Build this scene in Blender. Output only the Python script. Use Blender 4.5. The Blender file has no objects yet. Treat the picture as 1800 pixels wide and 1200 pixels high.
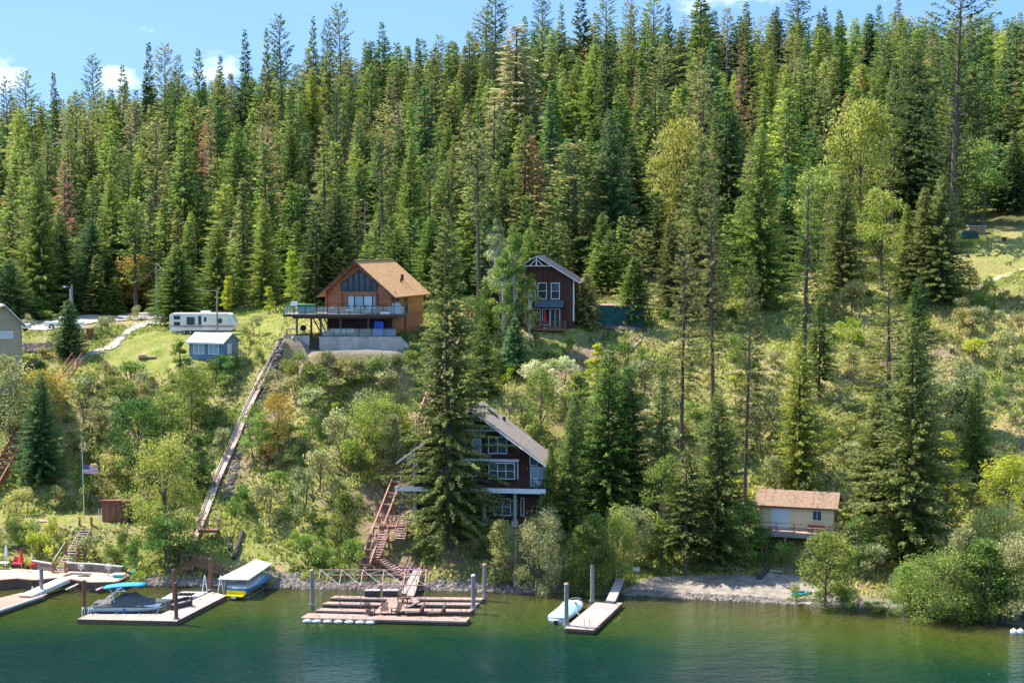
import bpy, math, random
import numpy as np
from mathutils import Vector, Matrix
R = math.radians
sc = bpy.context.scene
col = sc.collection

# ---------------------------------------------------------------- camera
CH, CF, HOR = 35.6, 2650.0, 420.0            # height above the lake, focal length and horizon row of the 1800 px picture
PITCH = math.atan((600 - HOR) / CF)
cam = bpy.data.objects.new('camera', bpy.data.cameras.new('camera')); col.objects.link(cam)
cam.location = (0, 0, CH); cam.rotation_euler = (math.pi/2 - PITCH, 0, 0)
cam.data.sensor_width = 36; cam.data.lens = 36*CF/1800
cam.data.clip_start = 1; cam.data.clip_end = 8000
sc.camera = cam
# ---------------------------------------------------------------- sky, sun, exposure
SUN_EL, SUN_AZ = 55, -66                      # sun behind the hill and to the left: azimuth from +Y
w = bpy.data.worlds.new('World'); sc.world = w; w.use_nodes = True
nt = w.node_tree; N = nt.nodes; L = nt.links; N.clear()
wo = N.new('ShaderNodeOutputWorld'); bg = N.new('ShaderNodeBackground'); sky = N.new('ShaderNodeTexSky')
sky.sky_type = 'NISHITA'; sky.sun_disc = False; sky.sun_elevation = R(SUN_EL); sky.sun_rotation = R(SUN_AZ)
sky.altitude = 700; sky.air_density = 1.0; sky.dust_density = 0.3; sky.ozone_density = 2.5
tc = N.new('ShaderNodeTexCoord')
mp = N.new('ShaderNodeVectorMath'); mp.operation = 'MULTIPLY_ADD'; mp.inputs[1].default_value = (1,1,.85); mp.inputs[2].default_value = (0,0,.85)
L.new(tc.outputs['Generated'], mp.inputs[0]); L.new(mp.outputs[0], sky.inputs['Vector'])
# clouds: noise over the direction, mixed into the sky
cm = N.new('ShaderNodeMapping'); cm.inputs['Scale'].default_value = (1,1,2.6); cm.inputs['Location'].default_value = (.34,.1,.12)
cn = N.new('ShaderNodeTexNoise'); cn.inputs['Scale'].default_value = 16; cn.inputs['Detail'].default_value = 7; cn.inputs['Roughness'].default_value = .68
cr = N.new('ShaderNodeValToRGB'); cr.color_ramp.elements[0].position = .62; cr.color_ramp.elements[1].position = 1.06
cx = N.new('ShaderNodeMix'); cx.data_type = 'RGBA'; cx.inputs['B'].default_value = (4.6,4.9,5.3,1)
L.new(tc.outputs['Generated'], cm.inputs[0]); L.new(cm.outputs[0], cn.inputs['Vector'])
# cloud banks: where each drifts in the sky, azimuth and elevation in degrees, and its half width and height
last = None
for az, el, hw, hh in ((-10.9,9.3,1.0,.28),(-19.2,5.7,1.2,.7),(-14.6,5.9,.9,.45),(-10.9,6.2,1.3,.6),(9.6,9.6,3.6,1.1),(-4,14,6,2),(20,16,9,3),(-25,19,8,3),(3,24,10,3),(-50,12,9,3),(50,14,9,3),(120,25,20,6),(-120,20,20,6),(180,30,25,8)):
    a_, e_ = math.radians(az), math.radians(el)
    vs = N.new('ShaderNodeVectorMath'); vs.operation = 'SUBTRACT'; vs.inputs[1].default_value = (math.sin(a_)*math.cos(e_), math.cos(a_)*math.cos(e_), math.sin(e_)); L.new(tc.outputs['Generated'], vs.inputs[0])
    vm = N.new('ShaderNodeVectorMath'); vm.operation = 'MULTIPLY'; vm.inputs[1].default_value = (1/math.radians(hw), 1/math.radians(hw), 1/math.radians(hh)); L.new(vs.outputs[0], vm.inputs[0])
    vl = N.new('ShaderNodeVectorMath'); vl.operation = 'LENGTH'; L.new(vm.outputs[0], vl.inputs[0])
    mr_ = N.new('ShaderNodeMapRange'); mr_.inputs[1].default_value = 1.5; mr_.inputs[2].default_value = 0; L.new(vl.outputs['Value'], mr_.inputs[0])
    if last is None: last = mr_.outputs[0]
    else: mm_ = N.new('ShaderNodeMath'); mm_.operation = 'MAXIMUM'; L.new(last, mm_.inputs[0]); L.new(mr_.outputs[0], mm_.inputs[1]); last = mm_.outputs[0]
cadd = N.new('ShaderNodeMath'); cadd.operation = 'MULTIPLY_ADD'; cadd.inputs[1].default_value = .42; L.new(last, cadd.inputs[0]); L.new(cn.outputs['Fac'], cadd.inputs[2]); L.new(cadd.outputs[0], cr.inputs[0])
L.new(cr.outputs[0], cx.inputs['Factor']); hsk = N.new('ShaderNodeHueSaturation'); hsk.inputs['Saturation'].default_value = 1.05; hsk.inputs['Hue'].default_value = .489; hsk.inputs['Value'].default_value = .92; L.new(sky.outputs[0], hsk.inputs['Color']); L.new(hsk.outputs[0], cx.inputs['A']); L.new(cx.outputs['Result'], bg.inputs[0])
bg.inputs[1].default_value = 0.15
L.new(bg.outputs[0], wo.inputs[0])
sl = bpy.data.lights.new('sun', 'SUN'); sl.energy = 3.4; sl.angle = R(.53); sl.color = (1,.93,.82)
so = bpy.data.objects.new('sun', sl); col.objects.link(so)
sd = Vector((math.sin(R(SUN_AZ))*math.cos(R(SUN_EL)), math.cos(R(SUN_AZ))*math.cos(R(SUN_EL)), math.sin(R(SUN_EL))))
so.rotation_euler = sd.to_track_quat('Z', 'Y').to_euler(); so.location = (0,0,120)
sc.view_settings.view_transform = 'Standard'; sc.view_settings.look = 'None'
sc.view_settings.exposure = 1.65; sc.view_settings.gamma = 1
sc.cycles.max_bounces = 6; sc.cycles.transparent_max_bounces = 8; sc.cycles.diffuse_bounces = 4
sc.cycles.use_adaptive_sampling = True; sc.cycles.adaptive_threshold = 0.02
sc.cycles.sample_clamp_indirect = 6
try: sc.cycles.use_denoising = True
except Exception: pass

# ---------------------------------------------------------------- picture <-> place
cp, sp_ = math.cos(PITCH), math.sin(PITCH)
def ray(px, py):
    x = (px-900)/CF; y = (600-py)/CF
    return Vector((x, cp + sp_*y, -sp_ + cp*y))
def P(px, py, D): d = ray(px, py); return Vector((0,0,CH)) + d*(D/d.y)
def PZ(px, py, z): d = ray(px, py); return Vector((0,0,CH)) + d*((z-CH)/d.z)
def PIX(v):
    v = Vector(v) - Vector((0,0,CH)); zz = v.y*cp - v.z*sp_; yy = v.y*sp_ + v.z*cp
    return 900 + CF*v.x/zz, 600 - CF*yy/zz

# ---------------------------------------------------------------- materials
def nodes_of(name):
    m = bpy.data.materials.new(name); m.use_nodes = True
    return m, m.node_tree.nodes, m.node_tree.links, m.node_tree.nodes['Principled BSDF']
def rgba(c): return (c[0], c[1], c[2], 1)
def mat(name, c, rough=.7, var=.18, scale=3, bump=.15, stripe=None, metal=0, c2=None, spec=.4, groove=.45, wear=None):
    m, N, L, b = nodes_of(name)
    tc = N.new('ShaderNodeTexCoord'); n = N.new('ShaderNodeTexNoise'); n.inputs['Scale'].default_value = scale; n.inputs['Detail'].default_value = 6
    L.new(tc.outputs['Object'], n.inputs['Vector'])
    mx = N.new('ShaderNodeMix'); mx.data_type = 'RGBA'
    mx.inputs['A'].default_value = rgba([k*(1-var) for k in c]); mx.inputs['B'].default_value = rgba(c2 or [min(1,k*(1+var)) for k in c])
    rp = N.new('ShaderNodeMapRange'); rp.inputs[1].default_value = .3; rp.inputs[2].default_value = .7
    L.new(n.outputs['Fac'], rp.inputs[0]); L.new(rp.outputs[0], mx.inputs['Factor'])
    out = mx.outputs['Result']; h = n.outputs['Fac']
    if stripe:
        ax, per, wid = stripe
        sx = N.new('ShaderNodeSeparateXYZ'); L.new(tc.outputs['Object'], sx.inputs[0])
        dv = N.new('ShaderNodeMath'); dv.operation = 'DIVIDE'; dv.inputs[1].default_value = per; L.new(sx.outputs[ax], dv.inputs[0])
        fr = N.new('ShaderNodeMath'); fr.operation = 'FRACT'; L.new(dv.outputs[0], fr.inputs[0])
        fl = N.new('ShaderNodeMath'); fl.operation = 'FLOOR'; L.new(dv.outputs[0], fl.inputs[0])
        wn = N.new('ShaderNodeTexWhiteNoise'); wn.noise_dimensions = '1D'; L.new(fl.outputs[0], wn.inputs['W'])
        hs = N.new('ShaderNodeHueSaturation'); L.new(out, hs.inputs['Color'])
        mr = N.new('ShaderNodeMapRange'); mr.inputs[3].default_value = 1-var*.8; mr.inputs[4].default_value = 1+var*.8
        L.new(wn.outputs['Value'], mr.inputs[0]); L.new(mr.outputs[0], hs.inputs['Value'])
        gt = N.new('ShaderNodeMath'); gt.operation = 'LESS_THAN'; gt.inputs[1].default_value = wid; L.new(fr.outputs[0], gt.inputs[0])
        m2 = N.new('ShaderNodeMix'); m2.data_type = 'RGBA'; L.new(gt.outputs[0], m2.inputs['Factor']); L.new(hs.outputs[0], m2.inputs['A'])
        m2.inputs['B'].default_value = rgba([k*groove for k in c]); out = m2.outputs['Result']
        h = fr.outputs[0]
    if wear:
        n3 = N.new('ShaderNodeTexNoise'); n3.inputs['Scale'].default_value = wear[1]; n3.inputs['Detail'].default_value = 8; n3.inputs['Roughness'].default_value = .7
        L.new(tc.outputs['Object'], n3.inputs['Vector'])
        r3 = N.new('ShaderNodeMapRange'); r3.inputs[1].default_value = wear[2]; r3.inputs[2].default_value = wear[2]+.08; L.new(n3.outputs['Fac'], r3.inputs[0])
        m3 = N.new('ShaderNodeMix'); m3.data_type = 'RGBA'; L.new(r3.outputs[0], m3.inputs['Factor']); L.new(out, m3.inputs['A']); m3.inputs['B'].default_value = rgba(wear[0]); out = m3.outputs['Result']
    L.new(out, b.inputs['Base Color'])
    b.inputs['Roughness'].default_value = rough; b.inputs['Metallic'].default_value = metal; b.inputs['Specular IOR Level'].default_value = spec
    if bump:
        bp = N.new('ShaderNodeBump'); bp.inputs['Strength'].default_value = bump; bp.inputs['Distance'].default_value = .05
        L.new(h, bp.inputs['Height']); L.new(bp.outputs[0], b.inputs['Normal'])
    return m
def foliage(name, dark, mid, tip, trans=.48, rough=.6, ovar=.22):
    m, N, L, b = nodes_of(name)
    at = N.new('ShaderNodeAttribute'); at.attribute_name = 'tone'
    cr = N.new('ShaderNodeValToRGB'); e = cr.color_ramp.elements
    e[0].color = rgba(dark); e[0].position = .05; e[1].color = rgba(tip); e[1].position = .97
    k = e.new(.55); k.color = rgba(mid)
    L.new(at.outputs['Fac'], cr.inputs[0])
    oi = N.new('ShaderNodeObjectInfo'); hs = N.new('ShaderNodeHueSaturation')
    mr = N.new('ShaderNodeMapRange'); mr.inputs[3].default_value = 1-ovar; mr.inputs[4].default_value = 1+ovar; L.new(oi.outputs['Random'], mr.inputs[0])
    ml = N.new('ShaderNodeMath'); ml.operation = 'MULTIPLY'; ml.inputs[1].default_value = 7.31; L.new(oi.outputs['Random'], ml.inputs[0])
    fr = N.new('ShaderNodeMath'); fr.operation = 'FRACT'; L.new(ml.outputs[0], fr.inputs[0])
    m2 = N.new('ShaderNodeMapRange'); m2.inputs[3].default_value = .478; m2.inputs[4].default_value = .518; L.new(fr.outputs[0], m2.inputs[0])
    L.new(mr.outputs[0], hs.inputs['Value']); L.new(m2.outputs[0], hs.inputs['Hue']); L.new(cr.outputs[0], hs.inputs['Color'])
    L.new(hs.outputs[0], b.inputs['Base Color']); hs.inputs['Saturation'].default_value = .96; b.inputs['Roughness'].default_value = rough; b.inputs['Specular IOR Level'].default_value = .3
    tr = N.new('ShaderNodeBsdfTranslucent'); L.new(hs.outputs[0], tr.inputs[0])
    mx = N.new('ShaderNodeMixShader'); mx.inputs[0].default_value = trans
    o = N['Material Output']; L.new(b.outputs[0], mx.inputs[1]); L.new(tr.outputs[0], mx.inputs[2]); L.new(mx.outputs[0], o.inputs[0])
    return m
def glass(name, c=(.02,.03,.035), rough=.06):
    m, N, L, b = nodes_of(name)
    b.inputs['Base Color'].default_value = rgba(c); b.inputs['Roughness'].default_value = rough; b.inputs['Specular IOR Level'].default_value = .9
    n = N.new('ShaderNodeTexNoise'); n.inputs['Scale'].default_value = 1.3; bp = N.new('ShaderNodeBump'); bp.inputs['Strength'].default_value = .04
    L.new(n.outputs['Fac'], bp.inputs['Height']); L.new(bp.outputs[0], b.inputs['Normal'])
    return m
def clear_glass(name, tint=(.75,.85,.85), alpha=.25):
    m, N, L, b = nodes_of(name)
    b.inputs['Base Color'].default_value = rgba(tint); b.inputs['Roughness'].default_value = .05; b.inputs['Alpha'].default_value = alpha
    return m

# ---------------------------------------------------------------- mesh builder
Z = Vector((0,0,1))
class MB:
    def __init__(s): s.v = []; s.f = []
    def add(s, vs, fs):
        k = len(s.v); s.v += [tuple(v) for v in vs]; s.f += [tuple(i+k for i in f) for f in fs]; return s
    def poly(s, pts): return s.add(pts, [tuple(range(len(pts)))])
    def box(s, x0, x1, y0, y1, z0, z1):
        return s.add([(x0,y0,z0),(x1,y0,z0),(x1,y1,z0),(x0,y1,z0),(x0,y0,z1),(x1,y0,z1),(x1,y1,z1),(x0,y1,z1)],
                     [(0,3,2,1),(4,5,6,7),(0,1,5,4),(1,2,6,5),(2,3,7,6),(3,0,4,7)])
    def beam(s, a, b, w, h, up=Z):
        a = Vector(a); b = Vector(b); d = (b-a).normalized()
        r = d.cross(Vector(up)); r = r.normalized() if r.length > 1e-4 else Vector((1,0,0)); u = r.cross(d)
        r *= w/2; u *= h/2
        return s.add([a-r-u,a+r-u,a+r+u,a-r+u,b-r-u,b+r-u,b+r+u,b-r+u],[(0,1,2,3),(4,7,6,5),(0,4,5,1),(1,5,6,2),(2,6,7,3),(3,7,4,0)])
    def tube(s, a, b, r0, r1=None, n=8):
        a = Vector(a); b = Vector(b); r1 = r0 if r1 is None else r1
        d = (b-a).normalized(); x = d.cross(Z); x = x.normalized() if x.length > 1e-3 else Vector((1,0,0)); y = d.cross(x)
        vs = []
        for p, r in ((a,r0),(b,r1)):
            for i in range(n):
                t = 2*math.pi*i/n; vs.append(p + x*(r*math.cos(t)) + y*(r*math.sin(t)))
        return s.add(vs, [(i,(i+1)%n,n+(i+1)%n,n+i) for i in range(n)] + [tuple(range(n-1,-1,-1)), tuple(range(n,2*n))])
    def path(s, pts, r, n=6):
        for a, b in zip(pts[:-1], pts[1:]): s.tube(a, b, r, r, n)
        return s
    def prism(s, pts, off):
        off = Vector(off); n = len(pts); A = [Vector(p) for p in pts]; B = [p+off for p in A]
        return s.add(A+B, [tuple(range(n-1,-1,-1)), tuple(range(n,2*n))] + [(i,(i+1)%n,n+(i+1)%n,n+i) for i in range(n)])
    def loft(s, rings, closed=True, caps=True):
        n = len(rings[0]); vs = [p for r in rings for p in r]; fs = []
        for k in range(len(rings)-1):
            for i in range(n if closed else n-1):
                j = (i+1) % n; fs.append((k*n+i, k*n+j, (k+1)*n+j, (k+1)*n+i))
        if caps: fs += [tuple(range(n-1,-1,-1)), tuple(range((len(rings)-1)*n, len(rings)*n))]
        return s.add(vs, fs)
    def build(s, name, m, parent=None, smooth=False, bevel=0, label=None):
        me = bpy.data.meshes.new(name); me.from_pydata(s.v, [], s.f); me.update()
        me.materials.append(m)
        if smooth: me.polygons.foreach_set('use_smooth', [True]*len(me.polygons))
        o = bpy.data.objects.new(name, me); col.objects.link(o)
        if parent is not None: o.parent = parent
        if bevel:
            b = o.modifiers.new('bevel', 'BEVEL'); b.width = bevel; b.segments = 2; b.limit_method = 'ANGLE'
        if label: o['label'] = label
        return o
def tag(o, label, cat, group=None, kind=None):
    if label: o['label'] = label
    if cat: o['category'] = cat
    if group: o['group'] = group
    if kind: o['kind'] = kind
    return o
def thing(name, label, cat, loc=(0,0,0), rz=0, group=None):
    o = bpy.data.objects.new(name, None); col.objects.link(o); o.empty_display_size = .3
    o.location = loc; o.rotation_euler = (0,0,rz)
    return tag(o, label, cat, group)
def copy_tree(o, parent=None):
    c = o.copy(); col.objects.link(c); c.parent = parent
    for ch in KIDS.get(o.name, []) or [x for x in bpy.data.objects if x.parent == o]: copy_tree(ch, c)
    return c
KIDS = {}
def structure(o): o['kind'] = 'structure'; return o

# ---------------------------------------------------------------- terrain
def noise2(x, y, seed=0):
    x = np.asarray(x, float); y = np.asarray(y, float)
    xi = np.floor(x); yi = np.floor(y); fx = x-xi; fy = y-yi; fx = fx*fx*(3-2*fx); fy = fy*fy*(3-2*fy)
    def h(a, b):
        v = np.sin(a*127.1 + b*311.7 + seed*74.7)*43758.5453; return v - np.floor(v)
    return (h(xi,yi)*(1-fx)+h(xi+1,yi)*fx)*(1-fy) + (h(xi,yi+1)*(1-fx)+h(xi+1,yi+1)*fx)*fy
def fbm(x, y, seed=0, o=4):
    s = 0; a = .5
    for k in range(o): s = s + a*noise2(x*2**k, y*2**k, seed+k); a /= 2
    return s
COLS = [  # px of the column: shoreline row, then (row, distance)
 (-350, 1030, [(1003,157.5),(930,164.5),(903,172),(780,181),(700,188),(650,195),(600,205),(575,222),(550,238),(412,300),(329,360),(285,430)]),
 (0,    1030, [(1003,157.5),(930,164.5),(903,172),(780,181),(700,188),(650,195),(600,205),(575,222),(550,238),(412,300),(329,360),(285,430)]),
 (150,  1030, [(1003,157.5),(930,164.5),(903,172),(780,181),(700,188),(650,195),(600,205),(572,222),(548,238),(407,300),(324,360),(275,430)]),
 (300,  1030, [(995,157),(930,163),(880,169),(780,179),(700,187),(640,195),(590,207),(560,225),(548,238),(402,300),(314,360),(265,430)]),
 (430,  1032, [(985,157),(925,163),(800,175),(700,186),(630,195),(590,204),(560,218),(540,236),(397,300),(304,360),(250,430)]),
 (600,  1033, [(985,157),(900,165),(800,174),(700,184),(635,190),(590,195),(565,206),(545,216),(510,240),(372,300),(274,360),(215,430)]),
 (730,  1036, [(985,157),(920,161),(900,170),(800,175),(700,184),(610,195),(570,204),(520,222),(490,240),(357,300),(254,360),(195,430)]),
 (860,  1040, [(985,157),(930,160),(880,170),(740,178),(670,187),(610,194),(577,199),(545,210),(500,240),(347,300),(239,360),(180,430)]),
 (1050, 1045, [(1000,156),(940,162),(850,169),(750,178),(650,189),(585,198),(545,208),(485,240),(337,300),(229,360),(165,430)]),
 (1250, 1054, [(1020,153.5),(985,158),(900,165),(780,177),(650,191),(560,206),(500,222),(465,240),(322,300),(219,360),(155,430)]),
 (1440, 1068, [(1042,149),(1003,154),(950,158),(870,166),(760,177),(650,190),(560,205),(480,222),(430,240),(297,300),(194,360),(130,430)]),
 (1650, 1085, [(1050,146),(980,154),(880,164),(760,177),(650,190),(550,204),(450,222),(398,240),(272,300),(174,360),(115,430)]),
 (1850, 1108, [(1045,146),(950,155),(850,164),(730,177),(620,190),(520,204),(430,222),(382,240),(262,300),(169,360),(110,430)]),
 (2200, 1125, [(1045,146),(950,155),(850,164),(730,177),(620,190),(520,204),(430,222),(382,240),(262,300),(169,360),(110,430)]),
]
ctl = []
for px, sh, rows in COLS:
    s0 = PZ(px, sh, 0); ctl.append(tuple(s0))
    ctl.append((s0.x, s0.y-5, -1.6)); ctl.append((s0.x*.97, s0.y-16, -5)); ctl.append((s0.x*.9, s0.y-40, -10))
    for py, D in rows: ctl.append(tuple(P(px, py, D)))
ctl = np.array(ctl)
def tps_fit(c, lam=.6):
    n = len(c); xy = c[:,:2]/50; d = np.hypot(xy[:,None,0]-xy[None,:,0], xy[:,None,1]-xy[None,:,1])
    K = np.where(d > 0, d*d*np.log(d+1e-12), 0) + np.eye(n)*lam*.002
    Pm = np.hstack([np.ones((n,1)), xy]); A = np.zeros((n+3,n+3)); A[:n,:n] = K; A[:n,n:] = Pm; A[n:,:n] = Pm.T
    b = np.zeros(n+3); b[:n] = c[:,2]; return np.linalg.solve(A, b)
wt = tps_fit(ctl)
def tps(x, y):
    x = np.asarray(x)/50; y = np.asarray(y)/50; n = len(ctl); out = wt[n] + wt[n+1]*x + wt[n+2]*y
    for i in range(n):
        d2 = (x-ctl[i,0]/50)**2 + (y-ctl[i,1]/50)**2
        out = out + wt[i]*.5*d2*np.log(d2+1e-12)
    return out
def axis(parts):
    r = []
    for a, b, st in parts: r += list(np.arange(a, b-1e-6, st))
    return np.array(r + [parts[-1][1]])
gx = axis([(-1500,-300,200),(-300,-130,10),(-130,-84,3),(-84,84,.7),(84,130,3),(130,300,10),(300,1500,200)])
gy = axis([(60,130,5),(130,232,.7),(232,300,2),(300,460,5),(460,700,30),(700,3000,230)])
GX, GY = np.meshgrid(gx, gy)
cxx = np.clip(GX, -140, 140); cyy = np.clip(GY, 60, 440)
GZ = tps(cxx.ravel(), cyy.ravel()).reshape(GX.shape)
rough = (fbm(GX/5, GY/5, 3)-.5)*1.1 + (fbm(GX/1.6, GY/1.6, 8)-.5)*.45
slope_mask = np.clip((GZ-1.2)/3, 0, 1)
GZ = GZ + rough*slope_mask + np.clip(GY-440, 0, None)*-.06
GZ = np.where(GY > 500, np.maximum(GZ, 8 + 4*noise2(GX/300, GY/300, 5)), GZ)
def pad(x0, x1, y0, y1, z, blend=3, rz=0):
    global GZ
    cx, cy = (x0+x1)/2, (y0+y1)/2; c, s = math.cos(rz), math.sin(rz)
    u = (GX-cx)*c + (GY-cy)*s; v = -(GX-cx)*s + (GY-cy)*c
    d = np.hypot(np.clip(np.abs(u)-(x1-x0)/2, 0, None), np.clip(np.abs(v)-(y1-y0)/2, 0, None))
    k = np.clip(1 - d/blend, 0, 1); k = k*k*(3-2*k); GZ = GZ*(1-k) + z*k
def px2x(px, D): return (px-900)/CF*D
pad(px2x(-40,168), px2x(230,168), 164.6, 171, 4.2, 2.0)            # upper bench by the red shed
pad(px2x(-60,156), px2x(212,156), 153.6, 158.2, .75, .8)           # lower shore terrace
pad(px2x(500,195), px2x(712,197), 190.6, 199, 23.25, 2.2)          # log house terrace
pad(px2x(560,192), px2x(700,192), 186.5, 190.2, 21.6, 3.0)         # spoil heap in front
pad(px2x(300,209), px2x(420,209), 205, 211, 22.3, 3)               # trailer
pad(px2x(332,195), px2x(415,195), 192, 197.5, 20.1, 2.5)           # blue cottage
pad(px2x(878,200), px2x(1014,200), 196.5, 206, 23.85, 2.5)         # dark upper house
pad(px2x(716,165), px2x(968,165), 160.5, 170, 5.05, 2.0)           # brown lower house
pad(px2x(1352,160), px2x(1466,160), 157.6, 162, 4.5, 2.0, R(-18))   # beige cabin
pad(px2x(-60,214), px2x(105,214), 210, 222, 22.6, 5)               # parking
GZ = GZ + ((fbm(GX/2.2, GY/2.2, 71)-.47)*.5 + (fbm(GX/.9, GY/.9, 72)-.47)*.22)*np.clip((GZ-1.5)/2, 0, 1)
def T(x, y):
    i = int(np.clip(np.searchsorted(gx, x)-1, 0, len(gx)-2)); j = int(np.clip(np.searchsorted(gy, y)-1, 0, len(gy)-2))
    u = (x-gx[i])/(gx[i+1]-gx[i]); v = (y-gy[j])/(gy[j+1]-gy[j])
    return float((GZ[j,i]*(1-u)+GZ[j,i+1]*u)*(1-v) + (GZ[j+1,i]*(1-u)+GZ[j+1,i+1]*u)*v)
def TA(x, y):
    i = np.clip(np.searchsorted(gx, x)-1, 0, len(gx)-2); j = np.clip(np.searchsorted(gy, y)-1, 0, len(gy)-2)
    u = (x-gx[i])/(gx[i+1]-gx[i]); v = (y-gy[j])/(gy[j+1]-gy[j])
    return (GZ[j,i]*(1-u)+GZ[j,i+1]*u)*(1-v) + (GZ[j+1,i]*(1-u)+GZ[j+1,i+1]*u)*v
def G(px, py, D0=140, D1=520):
    "where the line of sight through a pixel meets the ground"
    D = D0; prev = None
    while D < D1:
        p = P(px, py, D)
        if p.z <= T(p.x, p.y):
            lo, hi = D-.5, D
            for _ in range(12):
                m = (lo+hi)/2; q = P(px, py, m)
                if q.z <= T(q.x, q.y): hi = m
                else: lo = m
            q = P(px, py, hi); q.z = T(q.x, q.y); return q
        D += .5
    q = P(px, py, D1); q.z = T(q.x, q.y); return q
def on(x, y, dz=0): return Vector((x, y, T(x, y)+dz))
def inpoly(x, y, poly):
    x = np.asarray(x); y = np.asarray(y); r = np.zeros(x.shape, bool); n = len(poly)
    for i in range(n):
        x1, y1 = poly[i][:2]; x2, y2 = poly[(i+1)%n][:2]
        c = ((y1 > y) != (y2 > y)) & (x < (x2-x1)*(y-y1)/((y2-y1) or 1e-9) + x1); r ^= c
    return r
def gpoly(pts): return [tuple(G(px, py)) for px, py in pts]
def soft(poly, blur=1.0):
    "0..1 mask over the terrain grid with a ragged edge"
    nx = (fbm(GX/1.5, GY/1.5, 21)-.5)*2.4; ny = (fbm(GX/1.5, GY/1.5, 33)-.5)*2.4
    acc = 0
    for dx, dy in ((0,0),(blur,0),(-blur,0),(0,blur),(0,-blur)): acc = acc + inpoly(GX+nx+dx, GY+ny+dy, poly)
    return acc/5.0
BEACH = gpoly([(1095,1046),(1100,1028),(1140,1015),(1200,1012),(1260,1006),(1330,1008),(1400,1010),(1425,1022),(1440,1040),(1430,1064),(1400,1064),(1250,1055)])
LAWN = gpoly([(170,640),(215,600),(300,578),(300,560),(420,555),(480,550),(500,560),(490,590),(430,610),(410,640),(330,645),(270,650)])
LAWN2 = gpoly([(-60,905),(230,903),(235,922),(150,928),(-60,925)])
LAWN3 = gpoly([(400,945),(560,930),(590,960),(560,980),(430,985)])
LAWN4 = gpoly([(1655,470),(1700,440),(1850,420),(1850,470),(1780,480),(1700,520)])
DIRT = [gpoly(p) for p in [
    [(505,605),(700,605),(712,632),(640,650),(560,640),(500,640)],
    [(1010,610),(1060,585),(1150,590),(1130,620),(1060,640),(1000,660),(960,690),(900,720),(900,700),(980,650)],
    [(1770,690),(1850,660),(1850,830),(1790,800),(1770,750)],
    [(455,640),(490,620),(500,700),(470,760),(420,860),(380,900),(355,910),(400,800),(440,700)],
    [(640,850),(720,860),(720,960),(650,960),(600,900)],
    [(700,960),(900,960),(1000,990),(1000,1030),(700,1030)],
    [(1640,600),(1720,620),(1700,660),(1620,680)],
    [(1500,640),(1560,655),(1640,640),(1640,580),(1540,590)],
    [(1350,1000),(1480,960),(1560,1010),(1560,1050),(1440,1020)]]]
GRAVEL = [gpoly(p) for p in [
    [(515,606),(600,606),(705,618),(705,632),(640,634),(580,624),(530,630),(505,626)]]]
FORN = GY - (228 + 8*(fbm(GX/20, GY/20, 2)-.5)) + np.where(GX > 35, -2, 0)
fmask = np.clip(FORN/6, 0, 1)
masks = np.zeros(GX.shape + (4,), np.float32)
masks[...,0] = np.maximum.reduce([soft(p) for p in DIRT])
masks[...,1] = np.maximum.reduce([soft(LAWN), soft(LAWN2)*.8, soft(LAWN3)*.5, soft(LAWN4)*.55])
masks[...,2] = np.maximum.reduce([soft(p) for p in GRAVEL] + [np.clip((.55-GZ)/.4, 0, 1)*(GY > 120)])
masks[...,3] = fmask
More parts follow.
